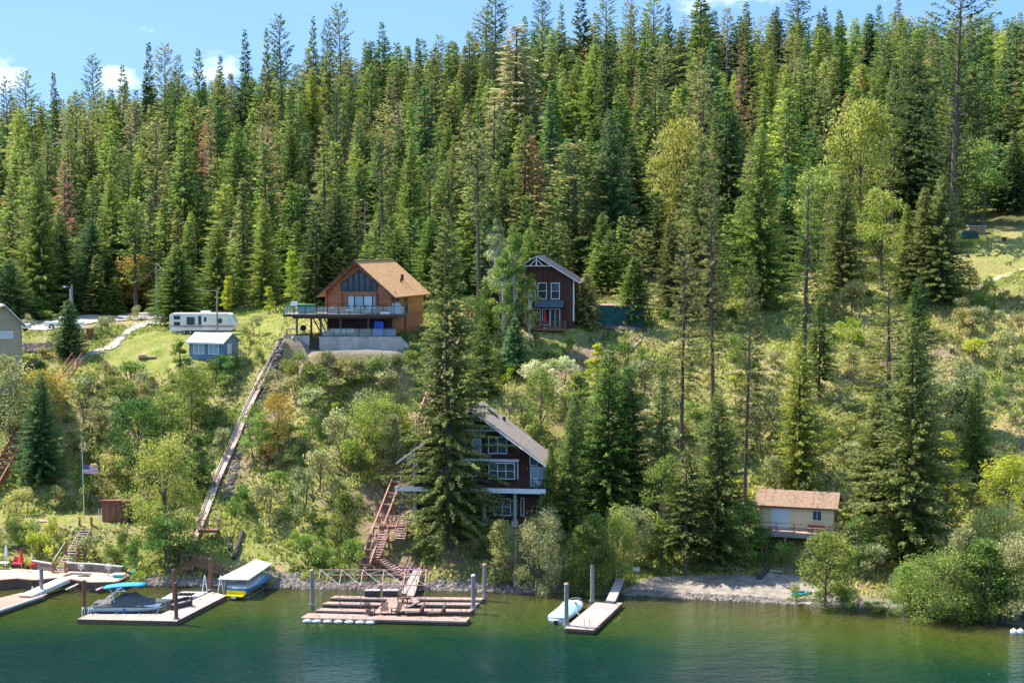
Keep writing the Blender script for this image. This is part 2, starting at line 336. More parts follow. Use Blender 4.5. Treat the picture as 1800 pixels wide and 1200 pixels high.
def ground_material():
    m, N, L, b = nodes_of('ground')
    at = N.new('ShaderNodeAttribute'); at.attribute_name = 'ground_kind'
    sp = N.new('ShaderNodeSeparateColor'); L.new(at.outputs['Color'], sp.inputs[0])
    tc = N.new('ShaderNodeTexCoord')
    def nz(scale, det=6, ro=.6):
        n = N.new('ShaderNodeTexNoise'); n.inputs['Scale'].default_value = scale; n.inputs['Detail'].default_value = det; n.inputs['Roughness'].default_value = ro
        L.new(tc.outputs['Object'], n.inputs['Vector']); return n.outputs['Fac']
    def ramp(f, stops):
        c = N.new('ShaderNodeValToRGB'); e = c.color_ramp.elements
        e[0].position, e[0].color = stops[0][0], rgba(stops[0][1]); e[1].position, e[1].color = stops[-1][0], rgba(stops[-1][1])
        for p, k in stops[1:-1]: q = e.new(p); q.color = rgba(k)
        L.new(f, c.inputs[0]); return c.outputs[0]
    def mix(f, a, bb):
        x = N.new('ShaderNodeMix'); x.data_type = 'RGBA'; L.new(f, x.inputs['Factor']); L.new(a, x.inputs['A']); L.new(bb, x.inputs['B']); return x.outputs['Result']
    base = ramp(nz(.16, 8, .68), [(.3,(.14,.19,.045)),(.42,(.27,.29,.075)),(.5,(.38,.35,.13)),(.6,(.46,.36,.19)),(.75,(.33,.23,.13))])
    fine = ramp(nz(2.2, 8, .75), [(.3,(.35,.35,.35)),(.5,(.8,.8,.8)),(.72,(1.25,1.2,1.05))])
    ml = N.new('ShaderNodeMix'); ml.data_type = 'RGBA'; ml.blend_type = 'MULTIPLY'; ml.inputs['Factor'].default_value = 1; L.new(base, ml.inputs['A']); L.new(fine, ml.inputs['B'])
    c = ml.outputs['Result']
    c = mix(sp.outputs[0], c, ramp(nz(1.3, 9, .75), [(.3,(.13,.085,.055)),(.5,(.27,.19,.13)),(.7,(.42,.32,.22))]))
    c = mix(sp.outputs[1], c, ramp(nz(.5, 8, .7), [(.3,(.15,.21,.035)),(.5,(.28,.29,.075)),(.68,(.42,.35,.15))]))
    c = mix(sp.outputs[2], c, ramp(nz(5, 9, .8), [(.3,(.09,.085,.08)),(.5,(.22,.2,.18)),(.7,(.4,.37,.33))]))
    c = mix(at.outputs['Alpha'], c, ramp(nz(.7, 8, .7), [(.3,(.07,.08,.025)),(.55,(.13,.12,.045)),(.72,(.24,.15,.08))]))
    L.new(c, b.inputs['Base Color']); b.inputs['Roughness'].default_value = .95; b.inputs['Specular IOR Level'].default_value = .1
    bp = N.new('ShaderNodeBump'); bp.inputs['Strength'].default_value = .9; bp.inputs['Distance'].default_value = .35
    L.new(nz(2.6, 9, .75), bp.inputs['Height']); L.new(bp.outputs[0], b.inputs['Normal'])
    return m
def grid_mesh(name, X, Y, Zv, m, keep=None):
    ny, nx = X.shape; me = bpy.data.meshes.new(name)
    idx = np.arange(nx*ny).reshape(ny, nx)
    q = np.stack([idx[:-1,:-1], idx[:-1,1:], idx[1:,1:], idx[1:,:-1]], -1).reshape(-1, 4)
    if keep is not None: q = q[keep.ravel()]
    me.vertices.add(nx*ny); me.vertices.foreach_set('co', np.stack([X, Y, Zv], -1).astype(np.float32).ravel())
    me.loops.add(q.size); me.loops.foreach_set('vertex_index', q.ravel().astype(np.int32))
    me.polygons.add(len(q)); me.polygons.foreach_set('loop_start', np.arange(0, q.size, 4, dtype=np.int32)); me.polygons.foreach_set('loop_total', np.full(len(q), 4, np.int32))
    me.polygons.foreach_set('use_smooth', np.ones(len(q), bool)); me.update(calc_edges=True); me.materials.append(m)
    o = bpy.data.objects.new(name, me); col.objects.link(o); return o
terrain = structure(grid_mesh('hillside_terrain', GX, GY, GZ, ground_material()))
ca = terrain.data.color_attributes.new('ground_kind', 'FLOAT_COLOR', 'POINT')
ca.data.foreach_set('color', masks.reshape(-1))

def drape(name, poly, m, step=.3, dz=.05, ragged=.5, bump=0):
    "a sheet laid on the ground inside a polygon given on the ground plane"
    xs = [p[0] for p in poly]; ys = [p[1] for p in poly]
    X, Y = np.meshgrid(np.arange(min(xs)-1, max(xs)+1, step), np.arange(min(ys)-1, max(ys)+1, step))
    nx = (fbm(X/.9, Y/.9, 5)-.5)*ragged*2; ny = (fbm(X/.9, Y/.9, 15)-.5)*ragged*2
    ins = inpoly(X+nx, Y+ny, poly); keep = ins[:-1,:-1] & ins[1:,:-1] & ins[:-1,1:] & ins[1:,1:]
    Zv = TA(X.ravel(), Y.ravel()).reshape(X.shape) + dz + bump*(fbm(X/.5, Y/.5, 9)-.5)
    o = grid_mesh(name, X, Y, Zv, m, keep); return structure(o)
drape('beach', BEACH, mat('beach gravel', (.24,.2,.165), .95, .3, 1.2, .5, c2=(.34,.29,.24)), dz=.1)
GR = mat('road gravel', (.36,.32,.28), .95, .22, .9, .3)
ROADP = gpoly([(-60,588),(30,580),(55,582),(90,581),(150,571),(230,563),(330,556),(335,548),(225,552),(140,556),(60,564),(-60,572)])
drape('gravel_road', ROADP, GR, dz=.14)
TRACKP = gpoly([(232,572),(262,563),(290,567),(250,578),(225,590),(212,606),(185,620),(150,632),(135,640),(120,634),(150,622),(185,610),(200,595)])
drape('driveway_track', TRACKP, mat('track gravel', (.33,.3,.25), .95, .3, 1.2, .3), dz=.12, ragged=.9)
drape('hill_path', gpoly([(1700,512),(1735,492),(1800,470),(1800,478),(1740,500),(1708,520)]), mat('path earth', (.42,.34,.22), .95, .25, 1, .3), dz=.05)

# ---------------------------------------------------------------- water
def water():
    m, N, L, b = nodes_of('lake water')
    at = N.new('ShaderNodeAttribute'); at.attribute_name = 'depth'
    tc = N.new('ShaderNodeTexCoord')
    n0 = N.new('ShaderNodeTexNoise'); n0.inputs['Scale'].default_value = .12; n0.inputs['Detail'].default_value = 3; L.new(tc.outputs['Object'], n0.inputs['Vector'])
    ad = N.new('ShaderNodeMath'); ad.operation = 'MULTIPLY_ADD'; ad.inputs[1].default_value = .35; L.new(n0.outputs['Fac'], ad.inputs[0]); L.new(at.outputs['Fac'], ad.inputs[2])
    cr = N.new('ShaderNodeValToRGB'); e = cr.color_ramp.elements
    e[0].position = .16; e[0].color = (.06,.055,.02,1); e[1].position = 1; e[1].color = (.001,.031,.023,1)
    for p, c in ((.36,(.08,.088,.012)),(.58,(.046,.08,.008)),(.82,(.006,.045,.016))): k = e.new(p); k.color = rgba(c)
    L.new(ad.outputs[0], cr.inputs[0]); L.new(cr.outputs[0], b.inputs['Base Color'])
    b.inputs['Roughness'].default_value = .045; b.inputs['IOR'].default_value = 1.33; b.inputs['Specular IOR Level'].default_value = .36
    mp = N.new('ShaderNodeMapping'); mp.inputs['Scale'].default_value = (.75,1.5,1); mp.inputs['Rotation'].default_value = (0,0,R(12)); L.new(tc.outputs['Object'], mp.inputs[0])
    hs = []
    for s, d, k in ((.9,3,1.0),(3.2,4,.6),(.16,2,1.4)):
        n = N.new('ShaderNodeTexNoise'); n.inputs['Scale'].default_value = s; n.inputs['Detail'].default_value = d; n.inputs['Roughness'].default_value = .55; n.inputs['Distortion'].default_value = .4
        L.new(mp.outputs[0], n.inputs['Vector']); q = N.new('ShaderNodeMath'); q.operation = 'MULTIPLY'; q.inputs[1].default_value = k; L.new(n.outputs['Fac'], q.inputs[0]); hs.append(q)
    a1 = N.new('ShaderNodeMath'); L.new(hs[0].outputs[0], a1.inputs[0]); L.new(hs[1].outputs[0], a1.inputs[1])
    a2 = N.new('ShaderNodeMath'); L.new(a1.outputs[0], a2.inputs[0]); L.new(hs[2].outputs[0], a2.inputs[1])
    bp = N.new('ShaderNodeBump'); bp.inputs['Strength'].default_value = 1.0; bp.inputs['Distance'].default_value = .8
    L.new(a2.outputs[0], bp.inputs['Height']); L.new(bp.outputs[0], b.inputs['Normal'])
    X, Y = np.meshgrid(axis([(-1500,-120,60),(-120,120,1),(120,1500,60)]), axis([(-600,80,40),(80,180,1)]))
    o = structure(grid_mesh('lake_water', X, Y, X*0, m))
    dep = np.clip(-TA(X.ravel(), np.clip(Y.ravel(), 60, None)), 0, 9)/9; dep = np.where(Y.ravel() < 60, 1, dep)
    a = o.data.attributes.new('depth', 'FLOAT', 'POINT'); a.data.foreach_set('value', dep.astype(np.float32))
water()
# ---------------------------------------------------------------- foliage meshes
def kites(Cn, D, S, ln, wd, tone):
    "kite-shaped leaf sprays: base, side, tip, side"
    n = len(Cn); ln = np.asarray(ln)[:,None]; wd = np.asarray(wd)[:,None]
    v = np.stack([Cn, Cn + D*ln*.45 + S*wd*.5, Cn + D*ln, Cn + D*ln*.45 - S*wd*.5], 1)
    return v.astype(np.float32), np.repeat(np.asarray(tone, np.float32), 4).reshape(n, 4)
def unit(a): return a/np.maximum(np.linalg.norm(a, axis=-1, keepdims=True), 1e-6)
def quads_mesh(name, V, Tn, m):
    n = len(V); me = bpy.data.meshes.new(name); me.vertices.add(n*4); me.vertices.foreach_set('co', V.ravel())
    me.loops.add(n*4); me.loops.foreach_set('vertex_index', np.arange(n*4, dtype=np.int32))
    me.polygons.add(n); me.polygons.foreach_set('loop_start', np.arange(0, n*4, 4, dtype=np.int32)); me.polygons.foreach_set('loop_total', np.full(n, 4, np.int32))
    me.update(calc_edges=True)
    a = me.attributes.new('tone', 'FLOAT', 'POINT'); a.data.foreach_set('value', Tn.ravel().astype(np.float32)); me.materials.append(m); return me
def mb_mesh(mb, name, m):
    me = bpy.data.meshes.new(name); me.from_pydata(mb.v, [], mb.f); me.update(); me.materials.append(m); return me

def conifer(seed, h, r, shape='fir', dens=1.0, base=.06, leaf=1.0, lean=0):
    "returns (sprays, tones, trunk builder) of one conifer h metres tall with a crown radius r"
    rg = np.random.default_rng(seed); V = []; Tn = []; tr = MB()
    tr.tube((0,0,-.6), (0,0,h*.5), h*.0095+.04, h*.0055+.03, 8); tr.tube((0,0,h*.5), (0,0,h*.985), h*.0055+.03, .02, 6)
    zb = h*base; nwh = int((26 if shape != 'pine' else 17)*dens*(.6+h/45)); side = rg.uniform(.82, 1.22, 8)
    NB = int(nwh*6.0) if shape != 'pine' else int(nwh*4.6)
    for i in range(NB):
        t = min(max((i + rg.uniform(-3,3))/NB, 0), .997); z = zb + (h-zb)*t
        if shape == 'fir': pr = (1-t)**.78*min(1, .66+t*3.0)
        elif shape == 'slim': pr = (1-t)**.7*min(1, .55+t*2.5)*1.05
        elif shape == 'spruce': pr = (1-t)**.88*min(1, .78+t*3)
        elif shape == 'larch': pr = (1-t)**.68*min(1, .4+t*1.8)
        elif shape == 'pine': pr = (1-t**2.2)**.6*(.45+.55*min(1, t*2.2))
        else: pr = (1-t)**.7
        pr += .035
        a = i*2.399 + rg.uniform(-.5,.5)
        k = side[int((a % 6.283)/6.2832*8) % 8]
        Lb = r*pr*rg.uniform(.68, 1.12)*k*(1.25 if rg.random() < .1 else 1)
        if shape in ('pine','larch') and rg.random() < (.2 if shape == 'pine' else .1): continue
        if Lb < .1: continue
        rise = {'fir':.12,'slim':-.15,'spruce':.2,'larch':.02,'pine':.3,'dead':.05}.get(shape,.05) + .5*t + rg.uniform(-.15,.15)
        droop = {'fir':.3,'slim':.55,'spruce':.6,'larch':.35,'pine':.05,'dead':.25}.get(shape,.3)*(1-t*.6)
        d = np.array([math.cos(a), math.sin(a), 0.]); sdv = np.array([-math.sin(a), math.cos(a), 0.])
        step = {'pine':.3,'larch':.24}.get(shape, .2)*leaf; ns = max(3, int(Lb/step))
        s = (np.arange(ns)+rg.uniform(.1,.9,ns))/ns; s = s[s > (.12 if shape not in ('pine','larch') else .28)]
        if len(s) == 0: continue
        pt = np.outer(s*Lb, d); pt[:,2] = z + rise*s*Lb - droop*(s**2)*Lb*.6
        bt = rg.uniform(.0,.5) + .15*side[int(i*.37) % 8]
        if Lb > 1.2 and (shape in ('pine','larch','dead') or i % 3 == 0):
            e = pt[-1]; mid = pt[len(pt)//2]
            tr.tube((0,0,z), mid, .015+.009*Lb, .018, 3); tr.tube(mid, e, .018, .008, 3)
        if shape == 'dead' and rg.random() < .35: continue
        for sg in (-1, 1, 0):
            kk = len(s); spread = rg.uniform(.4,1.0,kk)*sg
            dirn = unit(d*1.0 + spread[:,None]*sdv + np.array([0,0,1])*(rg.uniform(-.75,.3,(kk,1)) - .3*droop))
            if shape == 'pine': dirn = unit(dirn + rg.normal(0,.5,(kk,3)) + np.array([0,0,.35]))
            ln = leaf*(.46+.38*(1-s)*min(1.6, Lb/2.4))*rg.uniform(.7,1.3,kk)*(1 if sg else .85)
            if shape == 'pine': ln = leaf*.5*rg.uniform(.7,1.2,kk)
            if shape == 'larch': ln *= .85
            S = unit(np.cross(dirn, np.array([0,0,.8]) + rg.normal(0,.9,(kk,3))))
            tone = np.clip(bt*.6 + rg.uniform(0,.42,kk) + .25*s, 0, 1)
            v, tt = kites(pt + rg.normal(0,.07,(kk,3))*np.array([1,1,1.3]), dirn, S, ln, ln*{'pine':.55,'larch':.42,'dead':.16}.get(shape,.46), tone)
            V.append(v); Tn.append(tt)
    return np.concatenate(V), np.concatenate(Tn), tr

def broad(seed, h, w, nc=34, per=110, leaf=.2, base=.18, form='round', stems=1, limb=True):
    "broadleaf tree or shrub: leaf clumps on limbs"
    rg = np.random.default_rng(seed); V = []; Tn = []; tr = MB()
    for s_ in range(stems):
        ang = rg.uniform(0, 6.28); off = 0 if stems == 1 else w*.1
        tr.tube((off*math.cos(ang),off*math.sin(ang),-.5), (off*2*math.cos(ang), off*2*math.sin(ang), h*.55), h*.012+.015, h*.006+.01, 6)
        tr.tube((off*2*math.cos(ang), off*2*math.sin(ang), h*.55), (off*3*math.cos(ang), off*3*math.sin(ang), h*.9), h*.006+.01, .012, 5)
    for c in range(nc):
        for _ in range(30):
            t = rg.uniform(0, 1)**.85
            if form == 'round': pr = math.sqrt(max(0, 1-(2*t-.9)**2/1.25))
            elif form == 'column': pr = (.75-.5*abs(t-.4))*min(1,(1-t)*3+.15)
            elif form == 'cone': pr = (1-t)**.7*min(1,.55+t*2)
            elif form == 'dome': pr = math.sqrt(max(0, 1-t*t))
            else: pr = .8
            a = rg.uniform(0, 6.28); rr = w/2*pr*math.sqrt(rg.uniform(.12, 1))*rg.uniform(.8,1.05)
            p = np.array([rr*math.cos(a), rr*math.sin(a), h*base + h*(1-base)*t*.96])
            if rr > .25*w/2*pr or rg.random() < .35: break
        cr_ = w*rg.uniform(.085,.17)*(1 if form != 'column' else .8)
        if limb and c % 2 == 0: tr.tube((0,0,max(.1,p[2]*.55)), p, h*.004+.01, .01, 3)
        n = int(per*rg.uniform(.6,1.3)); q = unit(rg.normal(0,1,(n,3)))*(rg.uniform(.25,1,(n,1))**.6)*cr_*np.array([1.15,1.15,.75])
        D = unit(q*.7/cr_ + rg.normal(0,.7,(n,3)) + np.array([0,0,-.25])); S = unit(np.cross(D, rg.normal(0,1,(n,3))))
        ln = leaf*rg.uniform(.6,1.3,n); bt = rg.uniform(0,.5)
        v, tt = kites(p + q, D, S, ln, ln*.72, np.clip(bt + rg.uniform(0,.5,n), 0, 1)); V.append(v); Tn.append(tt)
    return np.concatenate(V), np.concatenate(Tn), tr

BARK = mat('grey brown bark', (.13,.1,.08), .95, .35, 6, .4)
BARKD = mat('dark bark', (.075,.06,.05), .95, .3, 6, .4)
BARKP = mat('pale dead wood', (.36,.33,.3), .9, .25, 6, .3)
BIRCH = mat('white birch bark', (.62,.6,.55), .85, .2, 7, .2, wear=((.08,.07,.06),9,.62))
F = dict(
 fir   = foliage('fir needles', (0.049,0.098,0.023), (0.133,0.220,0.038), (0.382,0.488,0.077)),
 firb  = foliage('blue green needles', (0.042,0.105,0.045), (0.100,0.211,0.070), (0.267,0.406,0.115)),
 firy  = foliage('yellow green needles', (0.091,0.146,0.019), (0.250,0.325,0.045), (0.566,0.585,0.102)),
 firo  = foliage('olive green needles', (.06,.08,.02), (.15,.19,.04), (.36,.38,.12)),
 dark  = foliage('dark needles', (0.030,0.065,0.020), (0.075,0.130,0.032), (0.183,0.260,0.058)),
 olive = foliage('olive needles', (0.100,0.114,0.032), (0.233,0.244,0.064), (0.499,0.471,0.154)),
 grey  = foliage('grey needles', (0.233,0.203,0.115), (0.416,0.358,0.192), (0.699,0.617,0.346), ovar=.1),
 rust  = foliage('rusty dead needles', (0.233,0.089,0.045), (0.450,0.211,0.109), (0.699,0.406,0.218), ovar=.1),
 lime  = foliage('lime leaves', (.19,.24,.03), (.4,.43,.06), (.66,.62,.16), ovar=.05),
 leaf  = foliage('green leaves', (0.083,0.146,0.023), (0.233,0.325,0.051), (0.549,0.617,0.128)),
 leafd = foliage('deep green leaves', (0.042,0.105,0.019), (0.108,0.227,0.036), (0.283,0.439,0.077)),
 leafy = foliage('yellow green leaves', (0.166,0.244,0.019), (0.450,0.536,0.038), (0.800,0.800,0.090), ovar=.06),
 sage  = foliage('sage leaves', (0.133,0.155,0.058), (0.350,0.373,0.141), (0.766,0.748,0.346)),
 dusty = foliage('dusty leaves', (0.166,0.155,0.051), (0.433,0.406,0.128), (0.783,0.699,0.256)),
 red   = foliage('red tinged leaves', (0.216,0.196,0.026), (0.499,0.406,0.051), (0.798,0.439,0.128), ovar=.05),
 orange= foliage('orange dead leaves', (0.499,0.163,0.051), (0.798,0.325,0.115), (0.800,0.488,0.205), ovar=.02),
 maroon= foliage('maroon leaves', (0.267,0.041,0.045), (0.566,0.114,0.115), (0.800,0.325,0.256), ovar=.02),
 white = foliage('white blossom', (0.233,0.292,0.077), (0.666,0.683,0.320), (1.024,0.998,0.832), ovar=.03),
)
PROTO = {}
LEAN = random.Random(8)
def proto(key, fn, *a, **k):
    if key not in PROTO: PROTO[key] = fn(*a, **k)
    return PROTO[key]
MESH = {}
def tree(name, key, gen, fol, loc, label, cat, group, sx=1, sz=1, rz=0, bark=None):
    "one tree: an Empty at its foot, a trunk and a crown"
    V, Tn, tr = gen
    mk = (key, fol)
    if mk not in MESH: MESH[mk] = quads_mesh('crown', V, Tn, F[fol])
    bk = (key, 'trunk', (bark or BARK).name)
    if bk not in MESH: MESH[bk] = mb_mesh(tr, 'trunk', bark or BARK)
    e = thing(name, label, cat, loc, rz, group); e.rotation_euler = (LEAN.uniform(-.025,.025), LEAN.uniform(-.025,.025), rz); e.scale = (sx, sx, sz)
    t = bpy.data.objects.new('trunk', MESH[bk]); col.objects.link(t); t.parent = e
    c = bpy.data.objects.new('crown', MESH[mk]); col.objects.link(c); c.parent = e
    return e
# ---------------------------------------------------------------- building materials
M = {}
M['log'] = mat('log wall', (.5,.2,.1), .6, .22, 4, .9, ('Z',.24,.1), groove=.35)
M['logside'] = mat('honey log wall', (.58,.28,.1), .6, .2, 4, .9, ('Z',.24,.1), groove=.4)
M['tng'] = mat('vertical pine boards', (.5,.2,.1), .6, .18, 4, .4, ('X',.16,.07), groove=.5)
M['shingle'] = mat('tan shingles', (.56,.3,.13), .9, .2, 2.2, .5, wear=((.45,.22,.1), 9, .6))
M['shingleg'] = mat('grey brown shingles', (.3,.235,.2), .9, .15, 3, .4, wear=((.2,.16,.14), 10, .58))
M['greyshingle'] = mat('pale grey shingles', (.5,.47,.46), .9, .12, 3, .4, wear=((.38,.36,.35), 10, .58))
M['moss'] = mat('needle strewn red metal roof', (.25,.135,.09), .85, .2, 4, .3, ('X',.3,.08), groove=.8, wear=((.27,.2,.13), 2.6, .46))
M['brown'] = mat('dark brown boards', (.085,.034,.024), .75, .3, 5, .5, ('X',.3,.08), groove=.5)
M['brownd'] = mat('dark brown shakes', (.06,.035,.03), .85, .35, 7, .5, ('Z',.22,.12), groove=.5)
M['white'] = mat('white paint', (.8,.8,.8), .5, .05, 4, .03)
M['offwhite'] = mat('weathered white paint', (.66,.66,.63), .7, .12, 4, .1)
M['charc'] = mat('charcoal trim', (.05,.05,.055), .6, .2, 4, .1)
M['beige'] = mat('cream lap siding', (.68,.58,.37), .7, .07, 3, .5, ('Z',.16,.1), groove=.62)
M['tan'] = mat('olive tan lap siding', (.42,.37,.25), .75, .08, 3, .5, ('Z',.15,.1), groove=.62)
M['blue'] = mat('blue lap siding', (.14,.24,.36), .7, .1, 3, .5, ('Z',.15,.1), groove=.62)
M['concrete'] = mat('poured concrete', (.4,.39,.36), .9, .16, 1.1, .2, ('X',1.25,.02), groove=.6, wear=((.36,.34,.3), 1.4, .6))
M['darkdeck'] = mat('dark deck wood', (.09,.06,.05), .7, .3, 4, .3)
M['greyledeck'] = mat('grey deck boards', (.35,.285,.24), .85, .2, 4, .4, ('X',.15,.1), groove=.45)
M['dockwood'] = mat('pinkish dock boards', (.35,.23,.19), .85, .22, 4, .4, ('X',.15,.1), groove=.4)
M['dockwoody'] = mat('cross laid dock boards', (.4,.33,.29), .85, .22, 4, .4, ('Y',.15,.1), groove=.4)
M['redwood'] = mat('red dock boards', (.5,.25,.18), .8, .2, 4, .4, ('Y',.15,.1), groove=.5)
M['dockside'] = mat('weathered dark dock frame', (.13,.085,.06), .9, .35, 3, .4)
M['pilegrey'] = mat('grey weathered pile wood', (.24,.22,.21), .9, .3, 5, .5)
M['pilerust'] = mat('rusty steel pile', (.2,.085,.055), .8, .3, 4, .3)
M['rail'] = mat('sun bleached red timber', (.46,.22,.18), .8, .22, 4, .3)
M['railp'] = mat('pale pink track timber', (.5,.34,.3), .8, .2, 4, .3)
M['stair'] = mat('brown stained timber', (.22,.11,.075), .8, .3, 4, .4)
M['stairred'] = mat('red stained timber', (.36,.12,.07), .75, .25, 4, .3)
M['steel'] = mat('grey steel', (.42,.42,.43), .45, .15, 5, .1, metal=.5)
M['rust'] = mat('rusty pink steel', (.42,.25,.22), .7, .25, 5, .2)
M['gal'] = mat('galvanised column', (.4,.47,.5), .5, .12, 3, .1, metal=.2)
M['wicker'] = mat('dark wicker', (.06,.05,.05), .8, .4, 20, .5)
M['chair'] = mat('dark brown furniture wood', (.1,.06,.045), .7, .3, 6, .3)
M['red'] = mat('red canvas', (.62,.03,.06), .8, .12, 4, .2)
M['teal'] = mat('teal sheeting', (.01,.09,.09), .7, .15, 1, .3)
M['tarp'] = mat('blue tarpaulin', (.015,.08,.5), .5, .2, 2.5, .9)
M['canvas'] = mat('white canvas', (.72,.7,.66), .8, .06, 1.5, .25)
M['rock'] = mat('rubble rock', (.13,.11,.095), .95, .35, 2, .7, c2=(.27,.23,.2))
M['rockd'] = mat('dark boulder', (.12,.1,.09), .95, .35, 2, .7)
M['gel'] = mat('white gelcoat', (.8,.82,.83), .25, .03, 2, 0)
M['cover'] = mat('charcoal boat cover', (.1,.1,.105), .8, .15, 3, .4)
M['mint'] = mat('mint boat cover', (.42,.72,.66), .75, .08, 2, .4)
M['bluehull'] = mat('blue hull', (.03,.22,.48), .3, .08, 2, 0)
M['yellow'] = mat('yellow hull', (.8,.62,.02), .3, .05, 2, 0)
M['bimini'] = mat('bright blue canvas', (.03,.3,.7), .7, .08, 3, .15)
M['rubber'] = mat('black rubber', (.02,.02,.02), .8, .2, 6, .1)
M['chrome'] = mat('polished rail', (.7,.7,.72), .25, .05, 3, 0, metal=.8)
M['glass'] = glass('dark window glass', (.03,.04,.05), .05)
M['curtain'] = glass('curtained glass', (.3,.42,.48), .12)
M['pale'] = glass('pale curtained glass', (.55,.62,.64), .15)
M['clear'] = clear_glass('railing glass', (.5,.62,.6), .22)
M['log_end'] = mat('cut log', (.45,.3,.2), .9, .25, 5, .4)
M['stump'] = mat('charred stump wood', (.07,.055,.05), .95, .4, 6, .6)
M['plastic'] = mat('grey plastic float', (.68,.7,.7), .6, .06, 3, .1)
M['tealp'] = mat('teal plastic', (.03,.42,.42), .5, .1, 3, .05)
M['carwhite'] = mat('white car paint', (.75,.76,.77), .3, .03, 1, 0)
M['rvwhite'] = mat('aged white aluminium', (.72,.72,.7), .5, .07, 1.2, .1)
M['maroon'] = mat('faded maroon stripe', (.4,.16,.2), .6, .1, 2, 0)
M['purple'] = mat('purple kayak plastic', (.2,.06,.22), .5, .2, 3, .1)
M['wire'] = mat('black cable', (.03,.03,.03), .7, .1, 3, 0)

def window(par, x0, x1, z0, z1, y, nx=1, nz=1, fr='white', gl='glass', w=.09, axis='y', name='window'):
    "frame and mullions as one part, its pane a sub-part; y is the wall plane, facing -y (axis y) or +x (axis x)"
    b = MB(); g = MB()
    def bx(m, a0, a1, c0, c1, d0, d1):
        if axis == 'y': m.box(a0, a1, y-d1, y-d0, c0, c1)
        else: m.box(y+d0, y+d1, a0, a1, c0, c1)
    bx(b, x0-w, x1+w, z0-w, z0, -.02, .06); bx(b, x0-w, x1+w, z1, z1+w, -.02, .06); bx(b, x0-w, x0, z0, z1, -.02, .06); bx(b, x1, x1+w, z0, z1, -.02, .06)
    for i in range(1, nx): xx = x0+(x1-x0)*i/nx; bx(b, xx-w*.35, xx+w*.35, z0, z1, -.02, .045)
    for i in range(1, nz): zz = z0+(z1-z0)*i/nz; bx(b, x0, x1, zz-w*.3, zz+w*.3, -.02, .04)
    bx(g, x0, x1, z0, z1, -.015, .02)
    o = b.build(name, M[fr], par); g.build('pane', M[gl], o); return o
def gable_wall(x0, x1, ze, xr, zr, y0, y1, z0=0):
    "gable-ended block: eaves height ze, ridge at xr zr"
    return MB().prism([(x0,y0,z0),(x1,y0,z0),(x1,y0,ze),(xr,y0,zr),(x0,y0,ze)], (0,y1-y0,0))
def slab(a, b, c, d, t):
    "roof slab between four top corners, t thick"
    m = MB(); A = [Vector(p) for p in (a,b,c,d)]; n = (A[1]-A[0]).cross(A[3]-A[0]).normalized()
    if n.z < 0: n = -n
    m.prism(A, -n*t); return m
def rail_bars(m, a, b, h=1.0, n=6, t=.06, mid=(.5,), top=.08):
    a = Vector(a); b = Vector(b)
    m.beam(a+Z*h, b+Z*h, top, .06)
    for k in mid: m.beam(a+Z*h*k, b+Z*h*k, t*.7, t*.7)
    for i in range(n+1): p = a.lerp(b, i/n); m.beam(p, p+Z*h, t, t, (0,1,0))
    return m
def world(o, x, y, z): return o.matrix_basis @ Vector((x, y, z))

